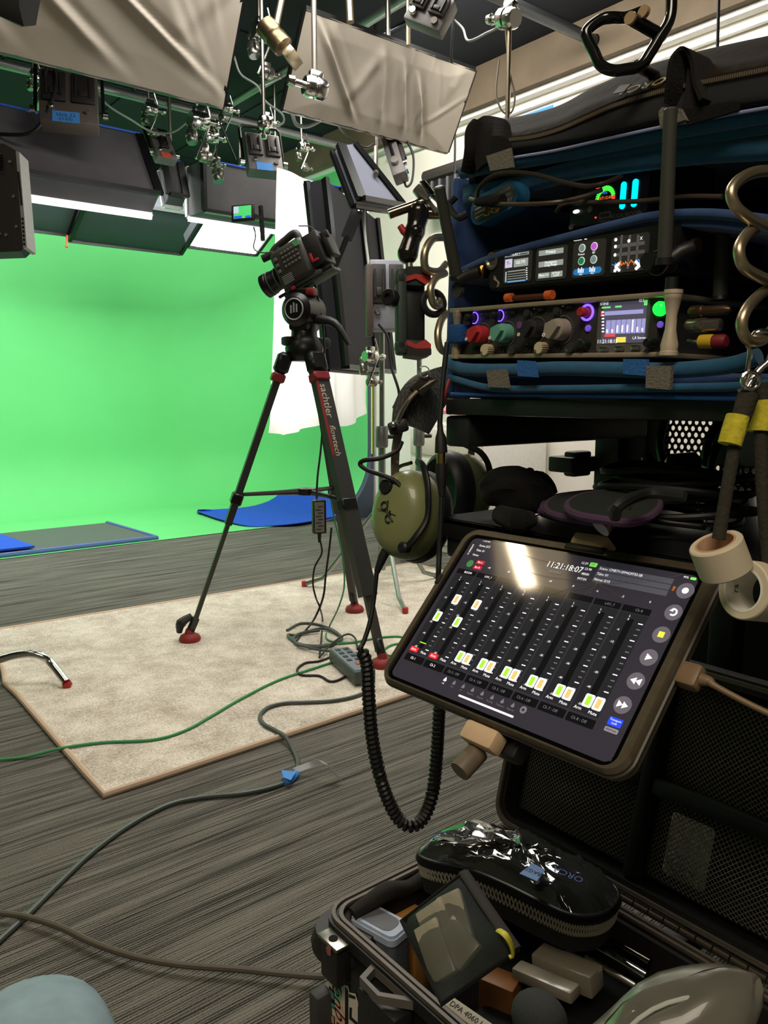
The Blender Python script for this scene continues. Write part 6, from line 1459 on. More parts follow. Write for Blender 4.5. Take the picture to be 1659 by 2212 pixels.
MB().ab(XF-.026, YL-.205, XF+.006, YL-.128, zr-.12, zr-.03, .005).build('latch', CASEB, case)
lt_ = MB(); ring(lt_, [(x, y-.27) for x, y in P], [(x, y-.27) for x, y in Pi], zr-.024, zr-.012); lt_.build('latch_guard', mat('latch_grey'), case)
MB().ab(XF-.026, YL-.475, XF+.006, YL-.398, .05, zr-.03, .005).build('latch', CASEB, case)
MB().ab(XF-.016, YL-.02, XF+.04, YL+.006, .0, .095, .008).build('wheel_housing', mat('dark_grey_corner', (58, 58, 56), .6), case)
for yy in (YL-.03, YR+.05):
    for xx in (XF+.04, XB-.04): MB().lathe([(.016, 0), (.018, .004), (.016, .024)], 12, Matrix.Translation((xx, yy, 0))).build('foot', RUB, case)
# stickers on the front, as flat labels
XS = XF+.0105
def sticker(m, P, mt, off=0.0): 
    m.m(mt).slab([onX(px, py, XS-off) for px, py in P], (-.0006, 0, 0))
st = MB(); z_ = 240/1659
K = lambda x, y: (660+x*.1447, 1960+y*.1447)
paper = mat('sticker_white', (212, 204, 188), .7); ink = mat('sticker_ink', (22, 22, 24), .6)
sticker(st, [K(300, 1120), K(380, 1070), (K(470, 1120)), K(520, 1250), K(580, 1600), K(600, 1900), K(300, 1900)], paper)
sticker(st, [K(355, 1170), K(435, 1270), K(435, 1520), K(345, 1450)], ink, .0007); sticker(st, [K(362, 1220), K(425, 1300), K(425, 1380), K(355, 1320)], mat('sticker_teal', (70, 150, 125), .6), .0014); sticker(st, [K(365, 1400), K(425, 1450), K(430, 1500), K(360, 1460)], mat('sticker_teal'), .0014)
sticker(st, [K(345, 1560), K(440, 1640), K(445, 1900), K(345, 1900)], ink, .0007); sticker(st, [K(365, 1590), K(425, 1650), K(425, 1740), K(358, 1690)], mat('sticker_tan', (190, 150, 110), .6), .0014)
sticker(st, [K(470, 1160), K(520, 1250), K(525, 1380), K(470, 1400), K(455, 1280)], mat('sticker_mint', (110, 190, 150), .6), .0007)
sticker(st, [K(455, 1420), K(530, 1390), K(590, 1700), K(590, 1900), K(455, 1900)], mat('sticker_peach', (222, 176, 150), .6), .0007)
sticker(st, [K(310, 1450), K(335, 1500), K(335, 1900), K(305, 1900)], mat('sticker_yellow', (205, 175, 70), .6), .0007)
st.m(ink).text('genbwb', .05, frame(onX(*K(500, 1560), XS-.0016), onX(*K(520, 1900), XS-.0016)-onX(*K(440, 1180), XS-.0016), onX(*K(560, 1500), XS)-onX(*K(460, 1560), XS)) @ Matrix.Diagonal((.72, .72, 1, 1)), shear=.3)
st.build('sticker', None, case); st = MB()
sticker(st, [K(535, 1150), K(640, 1170), K(655, 1270), K(745, 1290), K(790, 1450), K(1000, 1540), K(1055, 1660), K(1055, 1900), K(580, 1900)], paper)
for L in ([(595, 1190), (640, 1250), (640, 1900), (590, 1900)], [(650, 1290), (745, 1330), (745, 1370), (650, 1340)], [(660, 1490), (695, 1500), (690, 1640), (780, 1720), (770, 1760), (655, 1660)], [(785, 1480), (805, 1490), (805, 1900), (785, 1900)], [(850, 1520), (865, 1530), (862, 1680), (840, 1640)], [(860, 1530), (990, 1600), (1005, 1900), (985, 1900), (975, 1640), (870, 1560)], [(915, 1690), (940, 1720), (935, 1900), (915, 1900)]):
    sticker(st, [K(*q) for q in L], ink, .0007)
st.build('sticker', None, case); st = MB()
sticker(st, [K(1092, 1275), K(1285, 1400), K(1270, 1680), K(1140, 1590)], mat('paper_tag', (190, 184, 170), .7), .016)
for i in range(7): sticker(st, [K(1160, 1350+i*38), K(1230, 1390+i*38), K(1230, 1400+i*38), K(1160, 1360+i*38)], ink, .0168)
st.build('paper_tag', None, case); st = MB()
sticker(st, [K(305, 590), K(345, 560), K(380, 620), K(375, 730), K(330, 700)], mat('sticker_grey_red', (150, 92, 82), .6), .034)
st.build('sticker', None, case)
# lid standing open on its hinge
HX = XB+.012; tl_ = math.radians(14)
LF = Fr(Matrix(((0, math.sin(tl_), -math.cos(tl_), HX), (-1, 0, 0, YL), (0, math.cos(tl_), math.sin(tl_), zr+.008), (0, 0, 0, 1))))
LW, LH = YL-YR, .35
MB(LF.M).ab(0, 0, LW, LH, -.062, -.05, .02, 3).build('lid_shell', CASEB, case)
lo = rrect(0, 0, LW, LH, .035, 6); li = rrect(.018, .018, LW-.018, LH-.018, .026, 6)
m_ = MB(LF.M); ring(m_, lo, li, -.06, 0); m_.build('lid_wall', CASEB, case)
m_ = MB(LF.M); ring(m_, rrect(.004, .004, LW-.004, LH-.004, .033, 6), rrect(.010, .010, LW-.010, LH-.010, .03, 6), 0, .005); m_.build('lid_lip', RIMM, case)
hg = MB()
for i in range(22): hg.rod((HX-.002, YL-.02-i*(LW-.04)/22, zr+.002), (HX-.002, YL-.02-(i+.9)*(LW-.04)/22, zr+.002), .0058, 10)
hg.build('hinge', mat('hinge_bronze', (84, 76, 64), .4, .4), case)
# organiser with mesh pockets inside the lid
MB(LF.M).ab(.02, .02, LW-.02, LH-.02, -.049, -.040, .004).build('organiser_board', BAGD, case)
NET = mat('net_cord', (122, 119, 106), .8)
def net(a0, b0, a1, b1, c, pit, bulge, nm='mesh_pocket'):
    m = MB(LF.M)
    def pt(a, b): u = (a-a0)/(a1-a0); v = (b-b0)/(b1-b0); return Vector((a, b, c+bulge*math.sin(max(0, min(1, u))*math.pi)*math.sin(max(0, min(1, v))*math.pi*.9+.2)))
    W_, H_ = a1-a0, b1-b0; k = int((W_+H_)/pit)
    for s_ in (0, 1):
        for i in range(1, k):
            d = i*pit; P = []
            # line a+b=d within rectangle
            aa0 = max(0, d-H_); aa1 = min(W_, d)
            if aa1-aa0 < .002: continue
            for j in range(6):
                a_ = aa0+(aa1-aa0)*j/5; b_ = d-a_
                P.append(pt(a0+a_ if s_ == 0 else a1-a_, b0+b_))
            m.tube(P, .0006, 4, cap=False)
    m.build(nm, NET, case, ang=180)
    e = [pt(a0, b0), pt(a1, b0), pt(a1, b1), pt(a0, b1)]
    MB(LF.M).tube(e+[e[0]], .003, 6).build('pocket_binding', mat('dark_green_black', (24, 30, 28), .95), case)
net(.03, .03, .245, .155, -.03, .0078, .02); net(.03, .165, .245, .32, -.03, .0078, .022)
net(.275, .03, LW-.03, .155, -.03, .0078, .02); net(.275, .165, LW-.03, .32, -.03, .0078, .022)
MB(LF.M).ab(.03, .150, .25, .175, -.036, -.006, .006).ab(.27, .150, LW-.03, .175, -.036, -.006, .006).build('pocket_band', mat('dark_green_black'), case)
MB(LF.M).ab(.250, .02, .268, LH-.03, -.04, -.004, .005).build('organiser_divider', BAGD, case)
FOIL = mat('silver_blister', (176, 174, 168), .25, .85, scale=90, var=.3, bump=.8)
tag(MB(LF.M).prism(rrect(.30, .045, .365, .135, .006, 3), -.034, -.026).build('foil_pack', FOIL), 'silver foil packet behind the lower right mesh pocket of the case lid', 'packet')
tag(MB(LF.M).prism(rrect(.05, .175, .20, .235, .02, 4), -.037, -.028).build('pale_packet', mat('beige_packet', (172, 146, 120), .6)), 'beige packet behind the upper left mesh pocket of the case lid', 'packet')
# ------------------------------------------------------------------ things in the case
def ocase(px, py, z): return onZ(px, py, z)
vin = mat('clear_vinyl', (58, 60, 58), .05, trans=.35, ior=1.4, var=.0, spec=1.0, coat=1.0)
vb_ = thing('vinyl_pouch', 'clear topped zip pouch with mesh sides and blue maker tag lying across the case', 'pouch', ocase(1120, 1900, .2))
ol = [(905, 1850), (935, 1818), (985, 1796), (1060, 1800), (1120, 1815), (1180, 1842), (1250, 1880), (1310, 1912), (1335, 1940), (1322, 1968), (1290, 1985), (1235, 1985), (1170, 1958), (1090, 1918), (1010, 1885), (930, 1868)]
zp = .262; E_ = catmull([ocase(px, py, zp) for px, py in ol], 5, closed=True); n = len(E_); ctr = sum(E_, Vector())/n
MB().tube(E_, .0055, 8, closed=True).build('zip_band', BLKF, vb_)
MB().tube([p+Vector((0, 0, .006)) for p in E_], .0032, 8, closed=True).build('zipper_chain', mat('zip_black', (34, 34, 34), .35), vb_)
rn = random.Random(11); rows = []
for k in range(9):
    s_ = 1-k/8*.98; row = []
    for i, p in enumerate(E_+[E_[0]]):
        q = ctr+(p-ctr)*s_; h = .030*math.sqrt(max(0, 1-s_*s_)); h += .006*math.sin(i*.55+k*1.1)*math.sin(k*.8)+.004*math.sin(i*1.3-k*2.)*(k/8)+.002*math.sin(i*2.9+k*3.3)
        row.append(Vector((q.x, q.y, zp+.008+h)))
    rows.append(row)
MB().sheet(rows).build('clear_top', vin, vb_, ang=180)
E2 = [ctr+(p-ctr)*.95+Vector((0, 0, -.05)) for p in E_]
sd = MB(); sd.add(E_+E2, [[i, (i+1) % n, n+(i+1) % n, n+i] for i in range(n)]+[list(range(n, 2*n))[::-1]]); sd.build('side_wall', mat('dark_bag_base', (32, 32, 30), .9), vb_)
ms = MB()
for s_ in (-1, 1):
    for i in range(0, n): 
        for f0 in (0, .5):
            a_ = E_[i].lerp(E_[(i+1) % n], f0); j = (i+s_) % n; b_ = E2[j].lerp(E2[(j+1) % n], f0); o_ = (a_-ctr); o_.z = 0; o_.normalize(); ms.tube([a_+o_*.002-Vector((0, 0, .006)), b_.lerp(a_, .5)+o_*.002], .0012, 4, cap=False)
ms.build('mesh_side', mat('pale_mesh', (150, 146, 128), .8), vb_)
tg = MB(); tq = [ocase(1122, 1888, zp+.040), ocase(1160, 1905, zp+.040), ocase(1178, 1880, zp+.042), ocase(1150, 1866, zp+.042)]
MB().slab(tq, (0, 0, .001)).build('blue_tag', mat('tag_blue', (88, 130, 190), .5), vb_)
tM = frame(sum(tq, Vector())/4+Vector((0, 0, .0015)), tq[0]-tq[1], tq[0]-tq[3])
MB(tM).text('BAGS', .010, Matrix.Translation((0, 0, 0))).build('tag_lettering', mat('navy_ink', (26, 40, 80), .6), vb_)
MB(frame(sum(tq, Vector())/4+Vector((.03, -.035, .003)), tq[0]-tq[1], tq[0]-tq[3])).text('ORCA', .016, Matrix.Translation((0, 0, 0))).build('top_lettering', mat('print_blue', (50, 90, 160), .5), vb_)
# contents of the clear pouch
def rbox(name, label, cat, c, x, y, d, mt, bev=.004, group=None, par=None):
    o = MB(frame(c, x, y)).box((0, 0, 0), d, bev, 2).build(name, mt, par); return tag(o, label, cat, group) if par is None else o
tag(MB().tube([ctr+Vector((-.02, .10, -.01)), ctr+Vector((.0, .05, .0)), ctr+Vector((.01, -.02, -.005)), ctr+Vector((.0, -.08, -.012))], [.02, .03, .03, .02], 12, smooth=4, flat=.6).build('dark_cloth_roll', mat('dark_roll', (46, 42, 38), .9)), 'dark rolled cloth inside the clear topped pouch', 'cloth')
# battery pouch with see-through mesh front
NETD = mat('green_black_net', (46, 56, 50), .7, alpha=.45)
bq = [at(1004, 1885, .92), at(868, 1990, .92), at(955, 2168, .80), at(1118, 2052, .84)]
bp = thing('mesh_battery_pouch', 'see-through black mesh pouch of batteries with yellow pull, leaning in the case', 'pouch', bq[2])
nn = (bq[1]-bq[0]).cross(bq[3]-bq[0]).normalized(); nn = nn if nn.dot(CAM-bq[0]) > 0 else -nn
def pillow(Q, n_, h, sgn):
    rows = []
    for i in range(11):
        v = i/10; rows.append([])
        for j in range(11):
            u = j/10; p = Q[0].lerp(Q[3], u).lerp(Q[1].lerp(Q[2], u), v); w_ = (max(0, 4*u*(1-u))*max(0, 4*v*(1-v)))**.4
            rows[-1].append(p+n_*sgn*h*w_*(1+.12*math.sin(u*9+v*5)))
    return rows
MB().sheet(pillow(bq, nn, .020, 1)).build('net_front', NETD, bp, ang=180)
MB().sheet(pillow(bq, nn, .018, -1)).build('back_cloth', BLKF, bp, ang=180)
MB().tube([bq[0], bq[1], bq[2], bq[3], bq[0]], .003, 8).build('binding', BLKF, bp)
MB().tube([bq[0].lerp(bq[3], .0)+nn*.004, bq[0].lerp(bq[3], .5)+nn*.008, bq[3]+nn*.004], .007, 8, flat=.4).build('zip_edge', mat('zip_brown_black', (46, 42, 38), .7), bp)
MB().tube(pc([(1078, 2010, .835), (1092, 2020, .82), (1104, 2040, .82), (1108, 2062, .825), (1100, 2068, .825)]), .0042, 8, smooth=4, flat=.5).build('yellow_pull', mat('yellow_rubber', (205, 195, 60), .5), bp)
ue = (bq[3]-bq[0]).normalized(); ve = (bq[1]-bq[0]).normalized()
batt = mat('smoke_clear_case', (140, 135, 116), .25, var=.1)
for k, (u, v, a_, w_, h_) in enumerate(((.42, .40, .3, .062, .03), (.35, .62, .15, .05, .036), (.62, .52, -.15, .045, .034), (.55, .78, .2, .06, .03))):
    p = bq[0].lerp(bq[3], u).lerp(bq[1].lerp(bq[2], u), v)+nn*.006
    x_ = ue*math.cos(a_)+ve*math.sin(a_)
    M = frame(p, x_, ve); o = MB(M).box((0, 0, 0), (w_, h_, .012), .002).build('battery_case', batt)
    tag(o, ['smoky battery box at the top inside the mesh pouch', 'smoky battery box at the left inside the mesh pouch', 'smoky battery box at the right inside the mesh pouch', 'smoky battery box at the bottom inside the mesh pouch'][k], 'battery box', 'battery boxes in the mesh pouch')
# clear lidded box
c_ = ocase(812, 1983, .205); lbx = thing('lidded_box', 'tall clear plastic box with glossy pale blue lid in the left of the case', 'box', (c_.x, c_.y, .05))
ML = frame((c_.x, c_.y, .205), (.28, -1, 0), (1, .28, 0)); ML = Matrix.Translation((c_.x, c_.y, .205)) @ Matrix.Rotation(math.radians(12), 4, 'Z')
MB(ML).prism(rrect(-.022, -.048, .022, .048, .010, 5), -.15, -.012).build('box_body', mat('smoked_plastic', (92, 96, 102), .2, coat=.3), lbx)
MB(ML).prism(rrect(-.024, -.050, .024, .050, .011, 5), -.012, -.002).prism(rrect(-.021, -.047, .021, .047, .010, 5), -.002, .002).build('lid', mat('glossy_pale_blue', (176, 190, 208), .1, coat=.5), lbx)
MB(ML).prism(rrect(-.016, -.036, .016, .036, .012, 5), .002, .0028).build('lid_window', mat('glossy_grey_window', (110, 114, 118), .08), lbx)
WOOD = mat('orange_wood', (206, 148, 78), .5, scale=25, var=.12)
c_ = ocase(862, 1958, .175); o = MB(Matrix.Translation((c_.x, c_.y, .10)) @ Matrix.Rotation(math.radians(18), 4, 'Z')).box((0, 0, 0), (.052, .09, .14), .003)
tag(o.build('wooden_block', WOOD), 'light orange wooden block in the left of the case behind the clear box', 'block', 'wooden blocks in the case')
c_ = ocase(1070, 2125, .16); o = MB(Matrix.Translation((c_.x+.01, c_.y, .10)) @ Matrix.Rotation(math.radians(20), 4, 'Z')).box((0, 0, 0), (.035, .05, .13), .003)
tag(o.build('wooden_block', mat('brown_wood', (168, 112, 62), .5, scale=25, var=.12)), 'brown wooden block standing right of the mesh battery pouch', 'block', 'wooden blocks in the case')
lm_ = frame(ocase(1010, 2188, .19), ocase(1050, 2215, .19)-ocase(985, 2170, .19), Vector((1, 0, .3)))
lab = thing('label_strip', 'pale label strip with printed name at the front of the case', 'label', lm_.to_translation())
MB(lm_).box((0, 0, -.01), (.075, .018, .012), .002).build('strip_body', mat('label_cream', (196, 186, 160), .6), lab); MB(lm_).text('DPA 4060 L1', .0105, Matrix.Translation((0, 0, -.0035))).build('printed_name', ink, lab)
CLR = mat('frosted_clear', (150, 142, 126), .25, coat=.2)
for k, (px, py, w_, h_, t_, rz) in enumerate(((1178, 2120, .024, .09, .016, 8), (1225, 2095, .034, .09, .03, 8), )):
    c_ = ocase(px, py, .19); o = MB(Matrix.Translation(c_) @ Matrix.Rotation(math.radians(rz), 4, 'Z') @ Matrix.Rotation(math.radians(-8), 4, 'X')).box((0, 0, 0), (w_, h_, t_), .003)
    tag(o.build('clear_box', CLR), ['narrow frosted clear box at the front right of the case', 'wider frosted clear box beside the narrow one at right of the case'][k], 'box', 'frosted boxes')
for k, (a_, b_, r_) in enumerate((((1286, 2044), (1396, 2110), .0065), ((1316, 2030), (1404, 2080), .006), ((1266, 2068), (1372, 2132), .005))):
    tag(MB().rod(ocase(*a_, .2), ocase(*b_, .2), r_, 12).build('metal_tube', [CHR, mat('dark_chrome'), ALU][k]), ['bright silver tube lying in the right of the case', 'dark metal tube behind the bright silver tube', 'dull silver tube in front of the bright silver tube'][k], 'tube', 'tubes in the case')
rest = MB(); rest.ab(XF+.03, YR+.03, XB-.03, YL-.20, .05, .13, .01); tag(rest.build('foam_insert', BAGD), 'black foam insert filling the floor of the case', 'foam')
tag(MB().sphere(ocase(1165, 2200, .22), (.03, .036, .03), 20).build('round_pouch', mat('dark_grey_cloth', (54, 56, 54), .9, bump=.3, scale=200)), 'dark grey rounded pouch at the bottom edge in the case', 'pouch')
# soft black bag standing behind the lid, under the cart
bk = thing('soft_bag', 'soft black bag standing under the cart behind the case lid', 'bag', (1.39, .17, 0))
gm = MB().box((1.39, .13, .37), (.30, .62, .73), .10, 5)
for v in gm.v: v += Vector((math.sin(v.z*9+v.y*7), math.sin(v.x*11+v.z*8)*.5, math.sin(v.y*10)*.5))*.012
for v in gm.v: v.z = max(v.z, .004)
gm.build('body', mat('dull_black_cloth', (24, 24, 24), .9, bump=.3, scale=120), bk)
MB().tube([Vector((1.25, -.10, .5)), Vector((1.22, .0, .60)), Vector((1.22, .3, .60)), Vector((1.25, .42, .5))], .014, 8, smooth=6, flat=.4).build('carry_handle', BLKF, bk)
bk = thing('soft_bag', 'second soft black bag on the cart foot, at the left beside the first', 'bag', (1.39, .68, .105))
gm = MB().box((1.39, .68, .41), (.26, .40, .60), .09, 5)
for v in gm.v: v += Vector((math.sin(v.z*10+v.y*6), math.sin(v.x*9+v.z*11)*.5, math.sin(v.y*12)*.5))*.010
for v in gm.v: v.z = max(v.z, .105)
gm.build('body', mat('dull_black_cloth'), bk)
MB().tube([Vector((1.27, .56, .60)), Vector((1.24, .62, .67)), Vector((1.24, .74, .67)), Vector((1.27, .80, .60))], .012, 8, smooth=6, flat=.4).build('carry_handle', BLKF, bk)
# big clear bag bulging at lower right
BV = mat('smoky_vinyl_bag', (112, 110, 100), .3, trans=.15, coat=.3, scale=14, var=.25, ior=1.3)
bc = at(1440, 2230, .62); rows = []
ux, uy = (rt*.86+up*.50).normalized(), (up*.86-rt*.50).normalized()
for i in range(15):
    th = math.pi*(i/14); rows.append([])
    for j in range(33):
        ph = 2*math.pi*j/32; a_ = .082*(1+.04*math.sin(3*ph+i)); 
        rows[-1].append(bc+ux*(a_*math.cos(th)*-1)+uy*(.036*math.sin(th)*math.cos(ph)*(1+.08*math.sin(i*1.2+j*.6)))-fw*(.036*math.sin(th)*math.sin(ph)))
ob = thing('clear_zip_bag', 'smoky clear plastic bag bulging at the lower right over the case', 'bag', bc)
MB().sheet(rows).build('bag_skin', BV, ob, ang=180)
MB().tube([bc-ux*.075+uy*.008-fw*.01, bc+uy*.034-fw*.018, bc+ux*.075+uy*.004-fw*.01], .0018, 8, smooth=6).build('bag_seam', mat('pale_seam', (190, 196, 186), .3), ob)
# ================================================================== cables and things on the rug and floor
def gz(L, z=.006, zr_=None): return [onZ(px, py, z) for px, py in L]
GRN = mat('green_cable', (52, 140, 82), .5)
RUGZ = .0165
cable('floor_cable', gz([(-40, 1645), (0, 1641), (60, 1634), (125, 1616)], .006)[:-1]+gz([(135, 1616), (220, 1604), (330, 1598), (400, 1578), (460, 1545), (520, 1510), (600, 1470), (680, 1443), (738, 1424)], RUGZ), .0042, 'green cable running across the rug to the power strip', m=GRN, group='cables on the floor')
GC = mat('grey_green_cable', (70, 78, 72), .45)
cable('floor_cable', gz([(800, 1492), (760, 1506), (715, 1514), (660, 1517), (615, 1519), (580, 1528), (562, 1546), (570, 1564), (595, 1578), (616, 1592)], RUGZ+.002)+gz([(632, 1618), (643, 1645), (638, 1672), (620, 1688), (580, 1702), (520, 1714), (430, 1723), (360, 1740), (280, 1782), (200, 1840), (120, 1915), (60, 1975), (0, 2030), (-40, 2070)], .007), .0060, 'thick grey cable curving from the rug across the carpet', m=GC, group='cables on the floor')
cable('floor_cable', gz([(-40, 1968), (0, 1972), (60, 1981), (130, 2003), (200, 2036), (290, 2066), (390, 2084), (520, 2094), (620, 2104), (700, 2110)], .016), .0055, 'brown grey cable running along the carpet to the case', m=mat('brown_grey_cable', (84, 78, 68), .45), group='cables on the floor')
tp = thing('cable_tape', 'blue tape wrapped on the grey cable with a loose clear tail', 'tape', onZ(628, 1685, .006))
MB().tube(gz([(612, 1690), (625, 1685), (640, 1672)], .008), .0105, 10).build('blue_wrap', BTAPE, tp)
MB().slab(gz([(608, 1664), (640, 1668), (628, 1686), (612, 1680)], .02), (0, 0, .001)).build('blue_flap', BTAPE, tp)
ta = [onZ(645, 1668, .012), onZ(680, 1655, .03), onZ(700, 1650, .05), onZ(722, 1662, .04), onZ(738, 1686, .01)]; C = catmull(ta, 6)
MB().sheet([C, [p+Vector((-.004, .022, .004)) for p in C]], .0006).build('clear_tail', mat('clear_tape', (205, 208, 212), .2, alpha=.55), tp)
ps = thing('power_strip', 'grey power strip with sockets lying on the rug near the tripod', 'power strip', onZ(790, 1470, RUGZ))
PA, PB, PCc = onZ(735, 1424, .05), onZ(790, 1474, .05), onZ(815, 1462, .05)
PM = frame((onZ(735, 1436, RUGZ)+onZ(792, 1486, RUGZ))/2+Vector((.02, .035, 0)), PB-PA, (0, 0, 1)); PM = frame(PM.to_translation(), PB-PA, Vector((0, 0, 1)).cross(PB-PA))
Ls = (PB-PA).length
MB(PM).box((0, 0, .024), (Ls*1.08, .075, .046), .006).build('housing', mat('strip_green_grey', (74, 84, 80), .5), ps)
MB(PM).box((0, 0, .0475), (Ls*1.0, .066, .004), .002).build('top_face', mat('strip_pale_grey', (112, 120, 132), .45), ps)
skt = MB(PM)
for i in range(4):
    for j in (-1, 1): skt.box((-Ls*.40+i*Ls*.16, j*.015, .0495), (Ls*.09, .018, .004), .002)
skt.build('sockets', BLK, ps); MB(PM).box((Ls*.26, 0, .050), (.022, .014, .005), .001).build('switch', mat('switch_orange', (170, 86, 50), .5), ps)
for L, r_, m, lab in (
    ([(692, 1168, 1), (695, 1195, 1), (680, 1225, 1), (676, 1260, 1), (682, 1290, 1), (690, 1310, 1), (697, 1340, 0), (694, 1380, 0), (690, 1420, 0)], .0035, CBL, 'thin black cable hanging from the power adaptor to the rug'),
    ([(716, 1140, 1), (712, 1180, 1), (704, 1240, 1), (698, 1290, 1), (680, 1335, 1), (660, 1362, 0), (640, 1385, 0)], .004, CBL, 'black cable hanging down inside the tripod to the rug'),
    ([(712, 1060, 1), (722, 1120, 1), (738, 1190, 1), (744, 1260, 1), (732, 1310, 1), (712, 1352, 0), (704, 1375, 0), (720, 1386, 0), (770, 1388, 0)], .0032, GRN, 'green cable hanging along the near tripod leg')):
    P = []
    for px, py, hgt in L: P.append(at(px, py, depm-.05) if hgt else onZ(px, py, RUGZ))
    # lowest hanging point blends to the rug
    P = [p if p.z > RUGZ else Vector((p.x, p.y, RUGZ)) for p in P]
    cable('hanging_cable', P, r_, lab, m=m, group='cables under the camera')
ring_ = [(620, 1362), (650, 1347), (690, 1350), (725, 1365), (735, 1380), (715, 1393), (670, 1395), (640, 1388), (622, 1372), (640, 1372), (660, 1365), (700, 1358), (738, 1376), (720, 1390), (690, 1398), (650, 1394), (634, 1380), (650, 1368), (690, 1362)]
cable('rug_cable', [onZ(px, py, RUGZ+.0004*i) for i, (px, py) in enumerate(ring_)], .0058, 'grey cable lying coiled in loops on the rug', m=GC, group='cables on the rug')
cable('rug_cable', gz([(640, 1392), (690, 1404), (740, 1408), (775, 1412)], RUGZ+.01)[:], .0045, 'grey cable from the coil towards the power strip', m=GC, group='cables on the rug')
cable('rug_cable', gz([(738, 1404), (720, 1416), (690, 1428), (660, 1432), (642, 1446), (652, 1458), (690, 1460), (715, 1472), (745, 1462), (775, 1437)], RUGZ), .0042, 'black cable making a loose loop left of the power strip', m=CBL, group='cables on the rug')
cable('rug_cable', gz([(690, 1420), (712, 1395), (738, 1375), (755, 1370), (768, 1380), (772, 1400)], RUGZ+.012), .0036, 'thin black cable arching behind the power strip', m=CBL, group='cables on the rug')
cable('rug_cable', gz([(700, 1392), (760, 1388), (815, 1378), (860, 1375), (885, 1382)], RUGZ), .004, 'green cable running right behind the power strip', m=GRN, group='cables on the rug')
cable('rug_cable', gz([(885, 1390), (850, 1392), (830, 1404), (840, 1416), (862, 1412)], RUGZ), .004, 'small green cable loop right of the tripod leg', m=GRN, group='cables on the rug')
cable('rug_cable', gz([(800, 1430), (830, 1440), (870, 1445), (900, 1440)], RUGZ), .004, 'black cable leaving the power strip to the right', m=CBL, group='cables on the rug')
ch = thing('chrome_chair_frame', 'bent chrome tube leg of a chair on the rug at left', 'chair', onZ(145, 1476, RUGZ))
dch = (onZ(145, 1472, RUGZ)-CAM).dot(fw)
ft = onZ(143, 1474, RUGZ+.012)
L_ = [ft, at(112, 1434, dch-.005), at(92, 1418, dch-.01), at(66, 1412, dch-.015), at(30, 1416, dch-.02), at(0, 1424, dch-.025), at(-70, 1440, dch-.05), at(-110, 1420, dch-.05)]
MB().tube(L_, .0135, 14, smooth=6).build('leg_tube', CHR, ch)
MB().tube([Vector((ft.x+.004, ft.y, RUGZ)), ft], [.016, .014], 12).build('foot_glide', RED, ch)
# ================================================================== dark gear at the left picture edge
dm = 1.9
mo = thing('black_device', 'black metal lamp head with silver edge at the left picture edge', 'lamp', at(0, 540, dm))
poly = [(-90, 312), (8, 310), (36, 326), (56, 532), (44, 543), (-90, 548)]
MB().slab(pc([(*p, dm) for p in poly]), fw*.05-rt*.01).build('front_case', mat('gloss_dark_case', (24, 24, 24), .4), mo)
MB().slab(pc([(34, 326, dm-.003), (41, 328, dm-.003), (58, 534, dm-.003), (50, 536, dm-.003)]), fw*.05).build('silver_edge', mat('silver_edge', (182, 184, 186), .3, .7), mo)
v_ = MB()
for i in range(7): v_.slab(pc([(46+i*.6, 470+i*9, dm-.005), (50+i*.6, 470+i*9, dm-.005), (50.5+i*.6, 475+i*9, dm-.005), (46.5+i*.6, 475+i*9, dm-.005)]), fw*.002)
v_.slab(pc([(37, 370, dm-.005), (41, 371, dm-.005), (48, 442, dm-.005), (44, 443, dm-.005)]), fw*.002)
for i in range(7): v_.slab(pc([(-10, 334+i*5, dm-.004), (5, 334+i*5, dm-.004), (5, 336+i*5, dm-.004), (-10, 336+i*5, dm-.004)]), fw*.003)
v_.build('vent_slots', mat('slot_black', (5, 5, 5), .9), mo)
for q in ((22, 350), (30, 425), (36, 490), (0, 506), (14, 508)): MB(frz(at(*q, dm), -fw)).lathe([(.004, 0), (.004, .003)], 10).build('screw', GRY, mo)
q = at(-60, 330, dm)+fw*.03; MB().tube([q, Vector((q.x, q.y, zc))], .016, 10).build('hanger_rod', BLKM, mo)
db = 1.6
bf = thing('barn_door_flap', 'black lamp flap hanging in at the top left corner', 'lamp', at(40, 50, db))
rows = [pc([(-60, -40, db), (0, -40, db), (40, -40, db), (84, -40, db+.03)]), pc([(-60, 10, db), (0, 18, db-.01), (40, 20, db-.01), (82, 5, db+.03)]), pc([(-60, 30, db), (0, 36, db), (46, 58, db), (70, 56, db+.03)])]
MB().sheet(rows, .01).build('flap', mat('flap_black', (16, 17, 17), .5), bf)
qq = at(20, -40, db); MB().tube([qq, Vector((qq.x, qq.y, zc))], .014, 10).build('hanger_rod', ALU, bf)
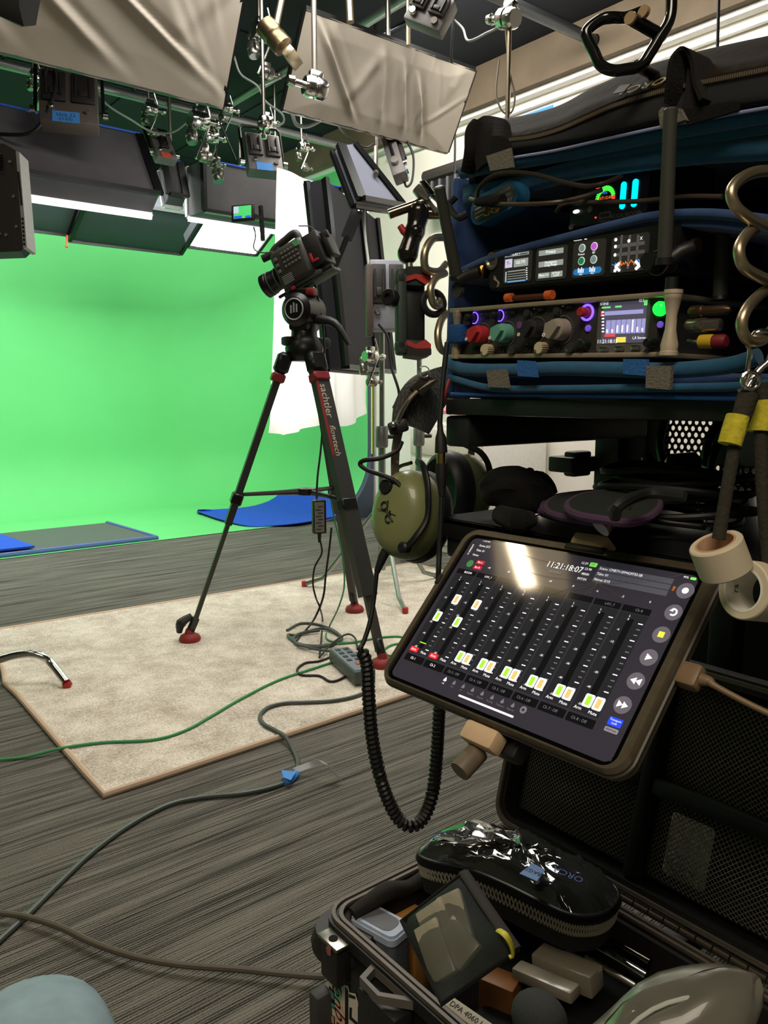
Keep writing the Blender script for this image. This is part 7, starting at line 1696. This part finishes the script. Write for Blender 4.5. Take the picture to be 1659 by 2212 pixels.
# ceiling lamp that shines on the tablet from above
cl = thing('ceiling_lamp', 'warm rectangular ceiling lamp above the rug, out in front of the viewer', 'lamp', (-.18, 2.4, 2.9))
MB().box((-.18, 2.40, 2.93), (.30, .46, .06), .006).build('lamp_case', WHT, cl)
MB(Matrix.Translation((-.19, 2.455, 2.897)) @ Matrix.Rotation(.35, 4, 'Z')).box((0, 0, 0), (.26, .10, .006)).build('lamp_tube_cover', mat('warm_diffuser', (255, 232, 196), .5, em=60, var=0), cl)
MB().box((-.18, 2.40, 2.8985), (.28, .44, .003)).build('diffuser', mat('dim_warm_diffuser', (255, 226, 170), .5, em=3.0, var=0), cl)
# ================================================================== person: jeans knee at lower left
JEAN = mat('washed_denim', (136, 158, 168), .9, scale=28, var=.2, bump=.35)
def person():
    root = thing('person', 'seated person in washed blue jeans, only one bent knee in view', 'person', (-.1, .1, 0))
    kc = at(62, 2225, .60)
    hip = Vector((-.02, -.30, .50)); ankle = Vector((kc.x+.02, kc.y+.06, .09)); toe = ankle+Vector((.02, .16, -.05))
    me = bpy.data.meshes.new('body'); vs = [hip, hip.lerp(kc, .5), kc+Vector((0, 0, -.0)), kc.lerp(ankle, .35), ankle]
    me.from_pydata([v-root.location for v in vs], [(0, 1), (1, 2), (2, 3), (3, 4)], []); o = bpy.data.objects.new('jeans_leg', me); COL.objects.link(o); o.parent = root; o['_o'] = tuple(root.location)
    me.materials.append(JEAN); sk = o.modifiers.new('skin', 'SKIN'); sk.use_smooth_shade = True
    for d, r_ in zip(me.skin_vertices[0].data, (.085, .075, .062, .058, .05)): d.radius = (r_, r_)
    me.skin_vertices[0].data[0].use_root = True
    ss = o.modifiers.new('sub', 'SUBSURF'); ss.levels = 3; ss.render_levels = 3
    MB().tube([ankle+Vector((0, -.05, -.055)), ankle+Vector((0, .0, -.045)), ankle+Vector((.01, .09, -.06)), toe+Vector((0, 0, -.005))], [.03, .04, .038, .025], 14, smooth=5, flat=1.0).build('shoe', BLK, root)
person()
